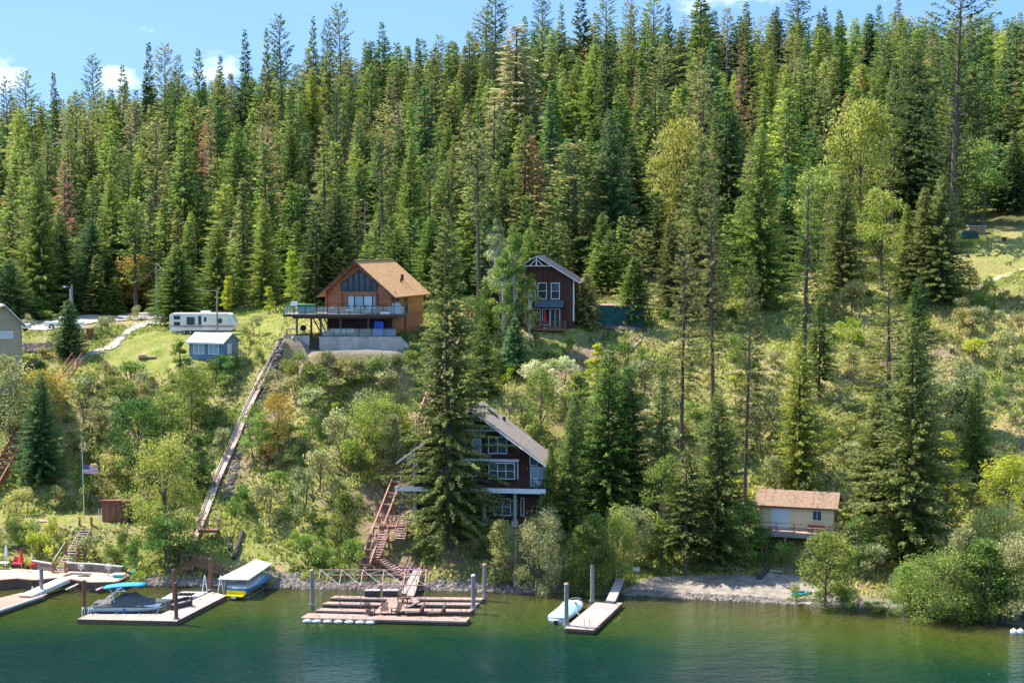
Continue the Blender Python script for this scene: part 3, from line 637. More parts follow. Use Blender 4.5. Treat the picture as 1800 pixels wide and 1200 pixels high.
# ---------------------------------------------------------------- log house
def log_house():
    TH = R(17); o0 = P(575, 553, 194.6); k = thing('log_house', 'red brown log house with tan shingle roof and big triangular gable window', 'house', (o0.x, o0.y, 26.15), -TH)
    W, ZE, ZR, Lh = 9.0, 2.75, 6.5, 11.2
    gable_wall(.02, W-.02, ZE, W/2, ZR-.1, 0, Lh, -2.9).build('gable_wall', M['log'], k)
    MB().prism([(.4,-.05,2.55),(W-.4,-.05,2.55),(W-.35,-.05,ZE),(W/2,-.05,ZR-.2),(.35,-.05,ZE)], (0,.045,0)).build('gable_boards', M['tng'], k)
    MB().box(W-.01, W+.09, .05, Lh, 0, ZE).build('side_wall', M['logside'], k)
    MB().box(W-.01, W+.07, .05, Lh, -2.9, -.02).build('basement_side_wall', M['log'], k)
    for x in (.05, 2.1, W-2.1, W-.05):
        lg = MB()
        for i in range(12 if x not in (2.1, W-2.1) else 11): lg.tube((x, -.42, .12+i*.235), (x, .1, .12+i*.235), .118, n=8)
        lg.build('log_corner', M['log'], k)
    lg = MB()
    for i in range(12): lg.tube((W-.25, .1, .12+i*.235), (W+.42, .1, .12+i*.235), .118, n=8)
    lg.build('log_corner', M['log'], k)
    ov, e = 1.35, 5.5; se = ZR - (ZR-ZE)/(W/2)*e
    for s in (-1, 1):
        slab((W/2,-ov,ZR+.2),(W/2+s*e,-ov,se+.2),(W/2+s*e,Lh+.6,se+.2),(W/2,Lh+.6,ZR+.2),.16).build('roof_slope', M['shingle'], k)
        MB().beam((W/2,-ov-.03,ZR+.05),(W/2+s*(e+.02),-ov-.03,se+.05), .1, .3, (0,1,0)).build('rake_board', M['charc'], k)
    MB().beam((W/2,-ov,ZR+.24),(W/2,Lh+.6,ZR+.24), .3, .08).build('ridge_cap', M['shingle'], k)
    pu = MB()
    for s in (-1, 1):
        for q in (.38, .68): x = W/2+s*e*q; z = ZR-(ZR-ZE)/(W/2)*e*q-.15; MB().tube((x,-ov+.1,z),(x,.2,z), .13, n=8).build('purlin', M['log'], k)
    MB().tube((W/2,-ov+.1,ZR-.2),(W/2,.2,ZR-.2), .14, n=8).build('purlin', M['log'], k)
    vt = MB(); vt.box(W/2+3.0,W/2+3.3,7.0,7.3,ZR-2.6,ZR-1.7); vt.box(W/2+3.4,W/2+3.6,5.7,5.9,ZR-2.9,ZR-2.2); vt.build('roof_vents', M['charc'], k)
    # trapezoid gable window: each light its own window
    zs, zt = 2.72, 5.45; xl, xr = 2.05, W-1.95; cx = W/2+.02
    def ht(x): return zs + 1.05 + (zt-zs-1.05)*(1-abs(x-cx)/(cx-xl))
    cuts = [xl, 2.95, 3.75, cx, 5.3, 6.15, xr]
    for a, b in zip(cuts[:-1], cuts[1:]):
        a += .05; b -= .05; f = MB(); g = MB(); P4 = [(a,0,zs+.06),(b,0,zs+.06),(b,0,ht(b)-.05),(a,0,ht(a)-.05)]
        for p, q in zip(P4, P4[1:]+P4[:1]): f.beam((p[0],-.11,p[2]),(q[0],-.11,q[2]), .09, .1, (0,1,0))
        g.prism([(p[0],-.1,p[2]) for p in P4], (0,.05,0)); w_ = f.build('window', M['charc'], k); g.build('pane', M['glass'], w_)
    # sliding doors
    for a, b, gl in ((3.0,3.8,'pale'),(3.95,5.15,'curtain'),(5.15,6.3,'pale'),(6.45,7.1,'curtain')):
        window(k, a, b, .1, 2.15, -.05, 1, 1, 'charc', gl, .07, name='sliding_door' if 3.9 < a < 6 else 'window')
    window(k, 1.2, 2.0, .9, 2.2, W+.09, 1, 1, 'charc', 'glass', .09, 'x'); window(k, 4.2, 5.0, .2, 2.3, W+.09, 1, 1, 'charc', 'glass', .09, 'x')
    # walk-out level: glazing in the shade of the terrace
    for a, b, gl in ((1.4,2.9,'glass'),(3.2,3.8,'pale'),(3.9,4.6,'pale'),(5.0,6.3,'glass'),(6.8,7.4,'pale'),(7.5,8.5,'glass')): window(k, a, b, -2.7, -.75, 0, 1, 1, 'darkdeck', gl, .08)
    MB().box(.0, W, -.035, -.005, -2.9, -.3).build('basement_wall', M['brown'], k)
log_house()
def log_terrace():
    z = 26.1; a = P(498, 553, 190.4); b = P(712, 553, 190.4); zl = 23.3
    k = thing('raised_deck', 'long raised terrace with glass railing in front of the log house', 'deck', (a.x, a.y, zl))
    Ld = b.x - a.x; H = z - zl
    MB().box(0, Ld, 0, 5.6, H-.06, H).build('deck_floor', M['greyledeck'], k)
    f = MB(); f.box(-.03, Ld+.03, -.06, -.003, H-.3, H+.02); f.box(1.1, Ld-1.0, .3, .5, H-.55, H-.3); f.build('rim_beam', M['darkdeck'], k)
    for px in (521, 541, 563, 598, 647, 693, 709):
        x = (px-900)/CF*190.6 - a.x; y = .4 if px not in (541, 709) else 3.2
        MB().box(x-.11, x+.11, y-.11, y+.11, T(a.x+x, a.y+y)-zl-.3, H-.3).build('post', M['darkdeck'], k)
    n = 11; r = MB(); g = MB()
    r.beam((0,0,H+1.05),(Ld,0,H+1.05), .07, .06)
    for i in range(n+1): x = Ld*i/n; r.box(x-.03, x+.03, -.035, .025, H, H+1.05)
    for i in range(n): g.box(Ld*i/n+.06, Ld*(i+1)/n-.06, -.008, .008, H+.1, H+.98)
    rr = r.build('railing', M['charc'], k); g.build('glass_panels', M['clear'], rr)
    for x in (0, Ld):
        s = MB()
        s.beam((x,0,H+1.05),(x,5.4,H+1.05), .07, .06)
        for i in range(1, 5): s.box(x-.03, x+.03, i*1.3-.03, i*1.3+.03, H, H+1.05)
        for q in range(8): s.beam((x,0,H+.12+q*.11),(x,5.4,H+.12+q*.11), .015, .015)
        s.build('side_railing', M['charc'], k)
    br = MB()
    for x in (4.7, 5.4, 6.1): br.beam((x,1.5,.1),(x-1.3,1.7,H-.35), .14, .14)
    br.build('braces', M['darkdeck'], k)
    # lower patio wall
    q = thing('retaining_wall', 'pale concrete wall under the glazed lower patio of the log house', 'wall', (P(561,592,190).x, 190.0, zl))
    xr = (704-561)/CF*190
    MB().box(0, xr, 0, .3, -2.4, 0).build('wall', M['concrete'], q); MB().prism([(xr+.003,0,0),(xr+.003,0,-2.4),(xr+1.0,.5,-2.4),(xr+1.0,.5,-1.1)], (0,.3,0)).build('wing_wall', M['concrete'], q)
    g = MB(); r = MB()
    for i in range(6):
        x0, x1 = .3+i*(xr-.8)/6, .3+(i+1)*(xr-.8)/6; g.box(x0+.05, x1-.05, .1, .12, .08, .98); r.box(x0-.03, x0+.03, .08, .14, 0, 1.0)
    r.beam((.3,.11,1.0),(xr-.5,.11,1.0), .05, .05); rr = r.build('railing', M['charc'], q); g.build('glass_panels', M['clear'], rr)
    q = thing('retaining_wall', 'short concrete wall left of the dark steps under the log house', 'wall', (P(497,592,190).x, 190.6, zl))
    MB().box(0, 46/CF*190, 0, .3, -1.8, .1).build('wall', M['concrete'], q); MB().box(0, 46/CF*190, 0, 3, 0.1, .16).build('platform', M['darkdeck'], q)
    st = MB(); x0 = P(544,592,190).x
    for i in range(7): st.box(0, 1.2, .05+i*.28, .33+i*.28, -1.5+i*.21, -1.44+i*.21); 
    s_ = thing('steps', 'dark timber steps between the two concrete walls', 'steps', (x0, 189.7, zl)); st.build('treads', M['darkdeck'], s_)
    e = MB(); e.beam((-.03,0,-1.75),(-.03,2,-.1),.06,.25); e.beam((1.23,0,-1.75),(1.23,2,-.1),.06,.25); e.build('stringers', M['darkdeck'], s_)
    return a
da = log_terrace()
def chair_simple(name, label, cat, p, rz, m='chair', group=None, recl=.35):
    k = thing(name, label, cat, p, rz, group)
    MB().box(-.28,.28,-.28,.28,.4,.46).build('seat', M[m], k)
    MB().prism([(-.27,.24,.42),(.27,.24,.42),(.27,.24+recl,1.05),(-.27,.24+recl,1.05)], (0,.05,0)).build('backrest', M[m], k)
    for x in (-.26,.26):
        MB().box(x-.03,x+.03,-.27,.27,.62,.66).build('armrest', M[m], k)
        for y in (-.25,.25): MB().box(x-.025,x+.025,y-.025,y+.025,0,.62 if y<0 else .6).build('leg', M[m], k)
    return k
def table(name, label, p, r=.55, m='chair', h=.74, group=None):
    k = thing(name, label, 'table', p, 0, group); t = MB(); t.tube((0,0,h-.04),(0,0,h), r, n=20); t.build('tabletop', M[m], k)
    MB().tube((0,0,.05),(0,0,h-.04), .04, n=8).build('stem', M['charc'], k); MB().tube((0,0,0),(0,0,.05), .25, n=12).build('foot', M['charc'], k); return k
def deck_things():
    z = 26.1; y = 191.6
    k = thing('hot_tub', 'green panelled hot tub on the left of the log house terrace', 'hot tub', (P(537,545,y).x, y+1.4, z)); MB().box(-1.0,1.0,-.9,.9,0,.95).build('cabinet', M['teal'], k)
    MB().box(-1.06,1.06,-.96,.96,.95,1.15).build('cover', mat('dark green vinyl', (.04,.16,.1), .5, .1), k)
    k = thing('patio_heater', 'white topped grill post at terrace left end', 'heater', (P(516,545,y).x, y+.2, z)); MB().tube((0,0,0),(0,0,1.0), .06).build('post', M['charc'], k); MB().loft([[(-.45,-.3,1.0),(.45,-.3,1.0),(.45,.3,1.0),(-.45,.3,1.0)],[(-.3,-.15,1.55),(.5,-.15,1.55),(.5,.25,1.55),(-.3,.25,1.55)]]).build('hood', M['white'], k)
    table('round_table', 'dark round table near the hot tub', (P(567,545,y).x, y, z), .6); table('round_table', 'pale round table left of white grill cover', (P(653,545,y).x, y+.3, z), .55, 'offwhite'); table('round_table', 'low round table before the curtained terrace doors', (P(612,545,y).x, y+.2, z), .4, 'offwhite', .5)
    for i, (px, rz, lb) in enumerate([(558,1.2,'dark patio chair left of the dark round table'),(578,-1.2,'dark patio chair right of the dark round table'),(592,.2,'sling patio chair facing the lake between the tables'),(603,-1,'patio chair left of the terrace doors'),(627,.6,'patio chair in front of the terrace doors'),(638,-.4,'patio chair just left of the pale table'),(664,-1.3,'patio chair right of the pale table')]):
        chair_simple('patio_chair', lb, 'chair', (P(px,545,y).x, y+.3*(i%2), z), rz, 'chair', 'patio chairs on the log house terrace')
    k = thing('covered_grill', 'large grey white covered barbecue on the terrace right end', 'grill', (P(694,545,y).x, y+.6, z)); MB().loft([[(-.75,-.4,0),(.75,-.4,0),(.75,.4,0),(-.75,.4,0)],[(-.78,-.42,.95),(.78,-.42,.95),(.78,.42,.95),(-.78,.42,.95)],[(-.5,-.3,1.4),(.45,-.3,1.45),(.45,.3,1.45),(-.5,.3,1.4)]]).build('fabric_cover', mat('pale grey cover', (.5,.52,.54), .8, .1, 3, .5), k)
    k = thing('towel', 'striped towel hanging over the terrace railing', 'towel', (P(677,551,190.3).x, 190.32, z)); b = MB()
    for i in range(9): b.box(i*.13-.6, i*.13-.54, -.03, -.01, .0, .14)
    b.box(-.62,.6,-.02,.0,.12,.3); b.build('cloth', M['white'], k)
    zl = 23.3
    o = MB().loft([[(-.75,-.5,0),(.9,-.5,0),(.9,.5,0),(-.75,.5,0)],[(-.7,-.5,1.0),(.55,-.5,.9),(.55,.5,.9),(-.7,.5,1.0)],[(-.65,-.45,1.9),(.4,-.45,1.85),(.4,.45,1.85),(-.65,.45,1.9)]]).build('tarp_covered_stack', M['tarp']); o.location = (P(668,590,191.5).x, 191.6, zl); tag(o, 'tall stack under bright blue tarp on the lower patio', 'tarp')
    k = thing('barrel', 'dark blue barrel at the right of the blue tarp', 'barrel', (P(687,590,191).x, 191.2, zl)); MB().tube((0,0,0),(0,0,1.0), .3, n=16).build('drum', M['tarp'], k); MB().tube((0,0,1.0),(0,0,1.05), .31, n=16).build('lid', M['charc'], k)
    k = thing('patio_bench', 'long low pale bench behind the lower patio glass', 'bench', (P(600,590,192).x, 192.2, zl)); MB().box(-1.6,1.6,-.3,.3,.35,.45).build('seat', M['offwhite'], k); MB().box(-1.6,1.6,.3,.36,.45,.9).build('backrest', M['offwhite'], k)
    for x in (-1.5,1.5): MB().box(x-.05,x+.05,-.25,.25,0,.35).build('leg', M['charc'], k)
    k = thing('kettle_grill', 'black kettle barbecue on the low left platform', 'grill', (P(533,590,191.6).x, 191.7, zl+.16)); 
    MB().loft([[(.42*math.cos(a)*q, .42*math.sin(a)*q, .75+h_) for a in [i*math.pi/6 for i in range(12)]] for q, h_ in ((.3,-.3),(.9,-.1),(1,.05),(.85,.3),(.4,.45))]).build('bowl', M['rubber'], k, True)
    for a in (0.3, 2.4, 4.5): MB().tube((.3*math.cos(a),.3*math.sin(a),0),(.15*math.cos(a),.15*math.sin(a),.55), .02).build('leg', M['steel'], k)
    k = thing('side_table', 'dark side table on low left platform', 'table', (P(513,590,191.4).x, 191.6, zl+.16)); MB().box(-.7,.7,-.35,.35,.65,.72).build('tabletop', M['charc'], k)
    for x in (-.65,.65):
        for y_ in (-.3,.3): MB().box(x-.03,x+.03,y_-.03,y_+.03,0,.65).build('leg', M['charc'], k)
deck_things()

# ---------------------------------------------------------------- dark upper house
def upper_house():
    D = 198.5; o0 = P(880, 577, D); k = thing('gabled_house', 'very dark brown upper house with white trimmed gable behind birches', 'house', (o0.x, D, 23.9), -R(8))
    W = 9.7; ZE = 6.4; ZR = 9.35; Lh = 7
    gable_wall(0, W, ZE, W/2, ZR, 0, Lh, -.5).build('walls', M['brown'], k)
    e = W/2+.75; se = ZR-(ZR-ZE)/(W/2)*e
    for s in (-1, 1):
        slab((W/2,-.8,ZR+.2),(W/2+s*e,-.8,se+.2),(W/2+s*e,Lh+.5,se+.2),(W/2,Lh+.5,ZR+.2),.14).build('roof_slope', M['charc'], k)
        MB().beam((W/2,-.86,ZR+.08),(W/2+s*e,-.86,se+.08), .08, .26, (0,1,0)).build('rake_board', M['white'], k)
        MB().beam((W/2+s*(e+.03),-.8,se+.06),(W/2+s*(e+.03),Lh+.5,se+.06), .06, .2).build('gutter', M['white'], k)
    b = MB(); zt = ZR-1.15; b.beam((W/2-1.9,-.84,zt),(W/2+1.9,-.84,zt), .1, .2, (0,1,0)); b.beam((W/2,-.84,zt),(W/2,-.84,ZR), .16, .12, (0,1,0)); b.beam((W/2-.9,-.84,zt),(W/2-.2,-.84,ZR-.4),.1,.1,(0,1,0)); b.beam((W/2+.9,-.84,zt),(W/2+.2,-.84,ZR-.4),.1,.1,(0,1,0)); b.build('gable_truss', M['white'], k)
    window(k, 6.75, 7.75, 3.9, 5.9, 0, 1, 2); window(k, 5.0, 6.05, 3.9, 5.9, 0, 1, 2); window(k, 3.3, 4.6, 3.9, 5.9, 0, 2, 2); window(k, 1.2, 2.2, 3.9, 5.9, 0, 1, 2)
    window(k, 5.6, 6.5, .5, 2.5, 0, 1, 1); window(k, 6.65, 7.8, .1, 2.5, 0, 2, 1, name='sliding_door'); window(k, 3.4, 5.2, .4, 2.5, 0, 2, 1)
    MB().box(W-.12, W+.04, -.04, .12, 1, ZE-.1).build('corner_board', M['white'], k)
    slab((4.6,-.03,3.7),(8.4,-.03,3.7),(8.4,-1.25,2.85),(4.6,-1.25,2.85),.08).build('metal_awning', mat('blue grey metal', (.12,.17,.2), .4, .1, 2, .2, ('X',.35,.07), metal=.3), k)
    # lower left wing with porch
    MB().box(-1.9, -.02, 1.0, 6, -.5, 4.6).build('wing_wall', M['brown'], k); slab((-2.6,.2,4.5),(.0,.2,5.9),(.0,6.5,5.9),(-2.6,6.5,4.5),.12).build('wing_roof', M['charc'], k); MB().beam((-2.6,.15,4.45),(0,.15,5.85),.07,.22,(0,1,0)).build('wing_rake_board', M['white'], k)
    MB().beam((-2.4,.4,0),(-2.4,.4,4.4),.14,.14,(0,1,0)).build('porch_post', M['white'], k)
    d = thing('small_deck', 'small deck with brown railing below the dark upper house', 'deck', world(k, 3.6, -2.3, .1), -R(8)); MB().box(0,5.2,0,2.2,-.25,0).build('deck_floor', M['stair'], d)
    r = MB(); rail_bars(r, (0,.05,0),(5.2,.05,0), 1.0, 7, .06, (.2,.4,.6,.8)); rail_bars(r, (5.15,.1,0),(5.15,2.1,0), 1.0, 2, .06, (.2,.4,.6,.8)); r.build('railing', M['stair'], d)
    for x in (.1, 2.6, 5.1): MB().box(x-.07,x+.07,.05,.19,-1.8,-.25).build('post', M['stair'], d)
    u = thing('closed_parasol', 'closed dark red parasol on the deck of the dark upper house', 'parasol', world(k, 6.05, -1.4, .1)); closed_parasol(u, M['red'])
def closed_parasol(u, m, h=2.3):
    MB().tube((0,0,0),(0,0,h+.1), .025).build('pole', M['steel'], u)
    rings = []
    for z, r in ((.85,.11),(1.0,.17),(1.4,.15),(1.9,.11),(h,.03)): rings.append([(r*(1+.25*(i%2))*math.cos(i*math.pi/6), r*(1+.25*(i%2))*math.sin(i*math.pi/6), z) for i in range(12)])
    MB().loft(rings).build('canopy', m, u); MB().tube((0,0,0),(0,0,.08), .26, n=14).build('base', M['offwhite'], u)
upper_house()
def teal_wall():
    a = G(1046, 566); k = thing('retaining_wall', 'teal green sheeted wall behind the maroon maple', 'wall', (a.x, 200.5, 24.1)); L_ = (1132-1046)/CF*200
    MB().box(0, L_, 0, .25, -.6, 2.6).build('sheeting', M['teal'], k); MB().box(-.3, L_+.4, -.1, 4.5, 2.6, 2.72).build('deck_top', M['dockwood'], k)
    r = MB(); rail_bars(r, (0,.1,2.72),(L_,.1,2.72), .9, 8, .05, (.5,)); rail_bars(r, (0,4.4,2.72),(L_,4.4,2.72), .9, 8, .08, (.3,.6)); r.build('railing', M['stair'], k)
teal_wall()

# ---------------------------------------------------------------- brown lower house
def lower_house():
    D = 161.0; S = D/CF; o0 = PZ(693, 856, 9.05); o0 = Vector(((693-900)*S, D, 9.05)); k = thing('lake_house', 'dark brown lake house with white trim, balcony and round grey columns', 'house', o0, -R(7))
    W = 267*S; cx = 136*S; ap = 8.45; ev = 2.5     # local: z 0 = balcony floor; apex and eave tips
    sl = (ap-ev)/(W/2); yw = 1.7; Lh = 8.5
    wl, wr = 2.0, W-.9
    MB().prism([(wl,yw,-4.2),(wr,yw,-4.2),(wr,yw,ap-.25-sl*abs(wr-cx)),(cx,yw,ap-.25),(wl,yw,ap-.25-sl*abs(wl-cx))],(0,Lh-yw,0)).build('walls', M['brown'], k)
    MB().prism([(cx-5.2,yw-.04,3.0),(cx+5.1,yw-.04,3.0),(cx,yw-.04,ap-.3),],(0,.037,0)).build('gable_shakes', M['brownd'], k)
    # roof: main slopes, and the lower right part set a little higher
    for s in (-1, 1):
        e = W/2
        q = cx+s*e*.69; zq = ap-sl*e*.69
        slab((cx,-.25,ap+.05),(q,-.25,zq+.05),(q,Lh,zq+.05),(cx,Lh,ap+.05),.18).build('roof_slope', M['shingleg'], k)
        MB().beam((cx,-.3,ap-.12),(q,-.3,zq-.12), .08, .36, (0,1,0)).build('rake_board', M['white'], k)
        q0 = cx+s*e*.685; z0 = ap-sl*e*.685+.18; q1 = cx+s*e; z1 = ev+.14
        slab((q0,-.35,z0),(q1,-.35,z1),(q1,Lh-1,z1),(q0,Lh-1,z0),.18).build('lower_roof_slope', M['shingleg'], k)
        MB().beam((q0-s*.1,-.4,z0-.16),(q1,-.4,z1-.16), .08, .36, (0,1,0)).build('lower_rake_board', M['white'], k)
    sk = MB(); c, s2 = math.cos(math.atan(sl)), math.sin(math.atan(sl)); a0 = Vector((cx+1.0,5.2,ap-sl*1.0+.14)); sk.prism([a0, a0+Vector((c*1.4,0,-s2*1.4)), a0+Vector((c*1.4,.75,-s2*1.4)), a0+Vector((0,.75,0))], (0,0,.1)); so_ = sk.build('skylight', M['charc'], k)
    MB().box(cx+2.6, cx+2.9, 6.2, 6.5, ap-2.6, ap-1.5).build('vent_pipe', M['charc'], k)
    MB().box(wl-.9, 13.3, yw-.65, yw-.04, 2.72, 2.95).build('belt_trim', M['white'], k)
    MB().box(cx-2.9, cx+2.9, yw-.1, yw-.041, ap-2.55, ap-2.35).build('collar_trim', M['white'], k)
    u = lambda px: (px-693)*S; v = lambda py: (856-py)*S*.985
    window(k, u(857), u(888), v(796.5), v(768), yw-.04, 2, 2); window(k, u(829), u(842), v(767), v(751), yw-.04); window(k, u(829), u(842), v(797), v(773), yw-.04, 1, 1, gl='curtain'); window(k, u(801), u(814), v(795), v(770), yw-.04, 1, 2)
    b_ = MB(); b_.box(u(857), u(909), yw-.6, yw-.04, v(843), v(811)); b_.build('bay', M['brown'], k); window(k, u(859), u(903), v(841), v(814), yw-.6, 3, 2, w=.1); window(k, yw-.55, yw-.1, v(841), v(814), u(909), 1, 2, w=.06, axis='x')
    window(k, u(931), u(943), v(817), v(801), yw); window(k, u(932), u(957), v(855), v(822), yw, 2, 1, gl='curtain', name='sliding_door'); window(k, u(790), u(803), v(853), v(815), yw, 1, 1, name='door'); window(k, u(831), u(836), v(840), v(830), yw, 1, 1, gl='pale', w=.03)
    window(k, u(760), u(782), v(845), v(815), yw, 2, 2)
    MB().box(0, W+.05, -.05, 2.2, -.1, 0).build('balcony_floor', M['darkdeck'], k); MB().box(-.03, W+.08, -.12, -.053, -.5, .02).build('balcony_fascia', M['white'], k); MB().box(0, W, .3, yw, -.55, -.1).build('balcony_joists', M['brown'], k)
    r = MB(); rail_bars(r, (.1,.02,0),(W,.02,0), .95, 16, .05, (.25,.5,.75), .05); r.build('railing', M['charc'], k)
    for px, y in ((726,.9),(850,.9),(905,.9),(953,.9),(790,.9)):
        x = u(px); MB().tube((x,y,-3.6),(x,y,-.1), .22, n=16).build('column', M['gal'], k); MB().box(x-.34,x+.34,y-.34,y+.34,-4.25,-3.6).build('footing', M['concrete'], k)
        if px in (726,): MB().tube((x,y,.0),(x,y,2.7), .22, n=16).build('column', M['gal'], k)
    window(k, u(867), u(895), v(909), v(880), yw, 2, 2); window(k, u(915), u(919), v(909), v(878), yw, 1, 1, w=.07)
    MB().box(u(720), u(820), yw-.02, yw, -3.9, -.6).build('recess_shade_sheet', M['rubber'], k)  # flat near-black sheet stands in for the shade of the recessed lower storey
    a = chair_simple('patio_chair', 'white seat by the sliding door on the brown house balcony', 'chair', world(k, u(946), .8, 0), .5, 'offwhite')
    lm = thing('wall_lamp', 'small lamp beside the balcony sliding door', 'lamp', world(k, u(925), yw-.1, v(825)), -R(7)); MB().tube((0,0,0),(0,0,.3), .08, .04).build('shade', M['rust'], lm); MB().box(-.03,.03,0,.1,.1,.16).build('bracket', M['charc'], lm)
lower_house()

# ---------------------------------------------------------------- beige cabin
def cabin():
    D = 157.6; S = D/CF; k = thing('cabin', 'cream sided cabin with needle strewn red roof near the beach', 'cabin', ((1341-900)*S, D+.8, 5.05), -R(18))
    W, Dp, H = 7.8, 4.2, 2.5; zr = 3.75
    MB().prism([(W,0,0),(W,Dp,0),(W,Dp,H),(W,Dp/2,zr-.1),(W,0,H)], (-W,0,0)).build('walls', M['beige'], k)
    MB().box(.1,W-.1,.1,Dp-.1,-.6,-.003).build('foundation', M['concrete'], k)
    zr -= .05; eo = .4; ze = H-.12
    slab((-.4,-eo,ze+.1),(W+.4,-eo,ze+.1),(W+.4,Dp/2,zr+.15),(-.4,Dp/2,zr+.15),.07).build('roof_slope', M['moss'], k); slab((-.4,Dp+eo,ze+.1),(W+.4,Dp+eo,ze+.1),(W+.4,Dp/2,zr+.15),(-.4,Dp/2,zr+.15),.07).build('roof_slope', M['moss'], k)
    f = MB(); f.box(-.43,W+.43,-eo-.05,-eo-.003,ze-.08,ze+.12); f.beam((W+.42,-eo,ze+.04),(W+.42,Dp/2,zr+.09),.05,.16); f.beam((W+.42,Dp+eo,ze+.04),(W+.42,Dp/2,zr+.09),.05,.16); f.build('fascia', M['pilerust'], k)
    u = lambda px: (px-1341)*S/.95
    window(k, u(1363), u(1391), .1, 2.15, 0, 2, 1, 'offwhite', 'pale', .06, name='sliding_door'); window(k, u(1431), u(1445), 1.15, 2.1, 0, 2, 1, 'offwhite', 'glass', .06); window(k, 1.3, 2.2, 1.0, 2.1, W, 1, 1, 'stair', 'curtain', .06, 'x')
    MB().tube((1.6,3.4,2.9),(1.6,3.4,5.2), .05).build('flue_pipe', M['steel'], k)
    d = thing('deck', 'narrow timber deck with brown railing in front of the cream cabin', 'deck', world(k, .2, -1.75, 0), -R(18)); Ld = 7.4
    MB().box(0,Ld,0,1.72,-.07,-.0).build('deck_floor', M['dockwood'], d); MB().box(-.05,Ld+.05,-.06,-.003,-.5,-.02).build('rim_beam', M['pilegrey'], d)
    r = MB(); rail_bars(r, (0,.05,0),(Ld,.05,0), .95, 4, .09, (.5,), .12); r.build('railing', M['stair'], d)
    for x in (.4, 2.8, 5.2, 7.1): MB().box(x-.08,x+.08,.05,.21,-2.6,-.5).build('post', M['pilegrey'], d)
    s_ = thing('steps', 'short stair at the right end of the cabin deck', 'steps', world(d, Ld+.1, .3, 0), -R(18)); t = MB()
    for i in range(5): t.box(i*.28, i*.28+.3, 0, 1.1, -.2-i*.18, -.15-i*.18)
    t.build('treads', M['stair'], s_); q = MB(); q.beam((0,0,.9),(1.5,0,-.1),.06,.08); q.beam((0,1.1,.9),(1.5,1.1,-.1),.06,.08); q.beam((1.5,0,-1.1),(1.5,0,-.1),.08,.08,(0,1,0)); q.build('handrail', M['stair'], s_)
    b = thing('bench', 'small brown bench on the cabin deck', 'bench', world(d, 5.9, .8, 0), -R(18)); MB().box(-.9,.9,-.2,.2,.4,.46).build('seat', M['stair'], b); MB().box(-.9,.9,.2,.25,.46,.85).build('backrest', M['stair'], b)
    for x in (-.8,.8): MB().box(x-.04,x+.04,-.18,.18,0,.4).build('leg', M['stair'], b)
cabin()

# ---------------------------------------------------------------- blue cottage, trailer, left house, sheds
def cottage():
    D = 193.0; S = D/CF; k = thing('cottage', 'small blue sided cottage in front of the trailer', 'cottage', ((331-900)*S, D, 20.1), -R(22)); W, H, Dp = 5.1, 2.35, 3.6; zr = H+1.0
    MB().prism([(W,0,-.6),(W,Dp,-.6),(W,Dp,H),(W,Dp/2,zr),(W,0,H)], (-W,0,0)).build('walls', M['blue'], k)
    slab((-.3,-.35,H),(W+.3,-.35,H),(W+.3,Dp/2,zr+.14),(-.3,Dp/2,zr+.14),.1).build('roof_slope', M['greyshingle'], k); slab((-.3,Dp+.35,H),(W+.3,Dp+.35,H),(W+.3,Dp/2,zr+.14),(-.3,Dp/2,zr+.14),.1).build('roof_slope', M['greyshingle'], k)
    MB().box(-.32,W+.32,-.4,-.353,H-.2,H-.0).build('gutter', M['white'], k)
    window(k, .75, 2.2, .9, 2.05, 0, 2, 1, gl='curtain', w=.08); window(k, 3.0, 4.4, .9, 2.05, 0, 2, 1, gl='curtain', w=.08); window(k, 1.0, 1.8, .9, 2.05, W, 2, 1, gl='pale', w=.07, axis='x')
    a = thing('air_conditioner', 'white heat pump unit beside the blue cottage', 'heat pump', world(k, W+.9, -.3, -.1), -R(10)); MB().box(-.38,.38,-.15,.15,.08,.8).build('casing', M['white'], a); MB().tube((-.05,-.16,.44),(-.05,-.18,.44),.26,n=16).build('fan_grille', M['charc'], a)
    for x in (-.3,.3): MB().box(x-.04,x+.04,-.15,.15,0,.08).build('foot', M['charc'], a)
cottage()
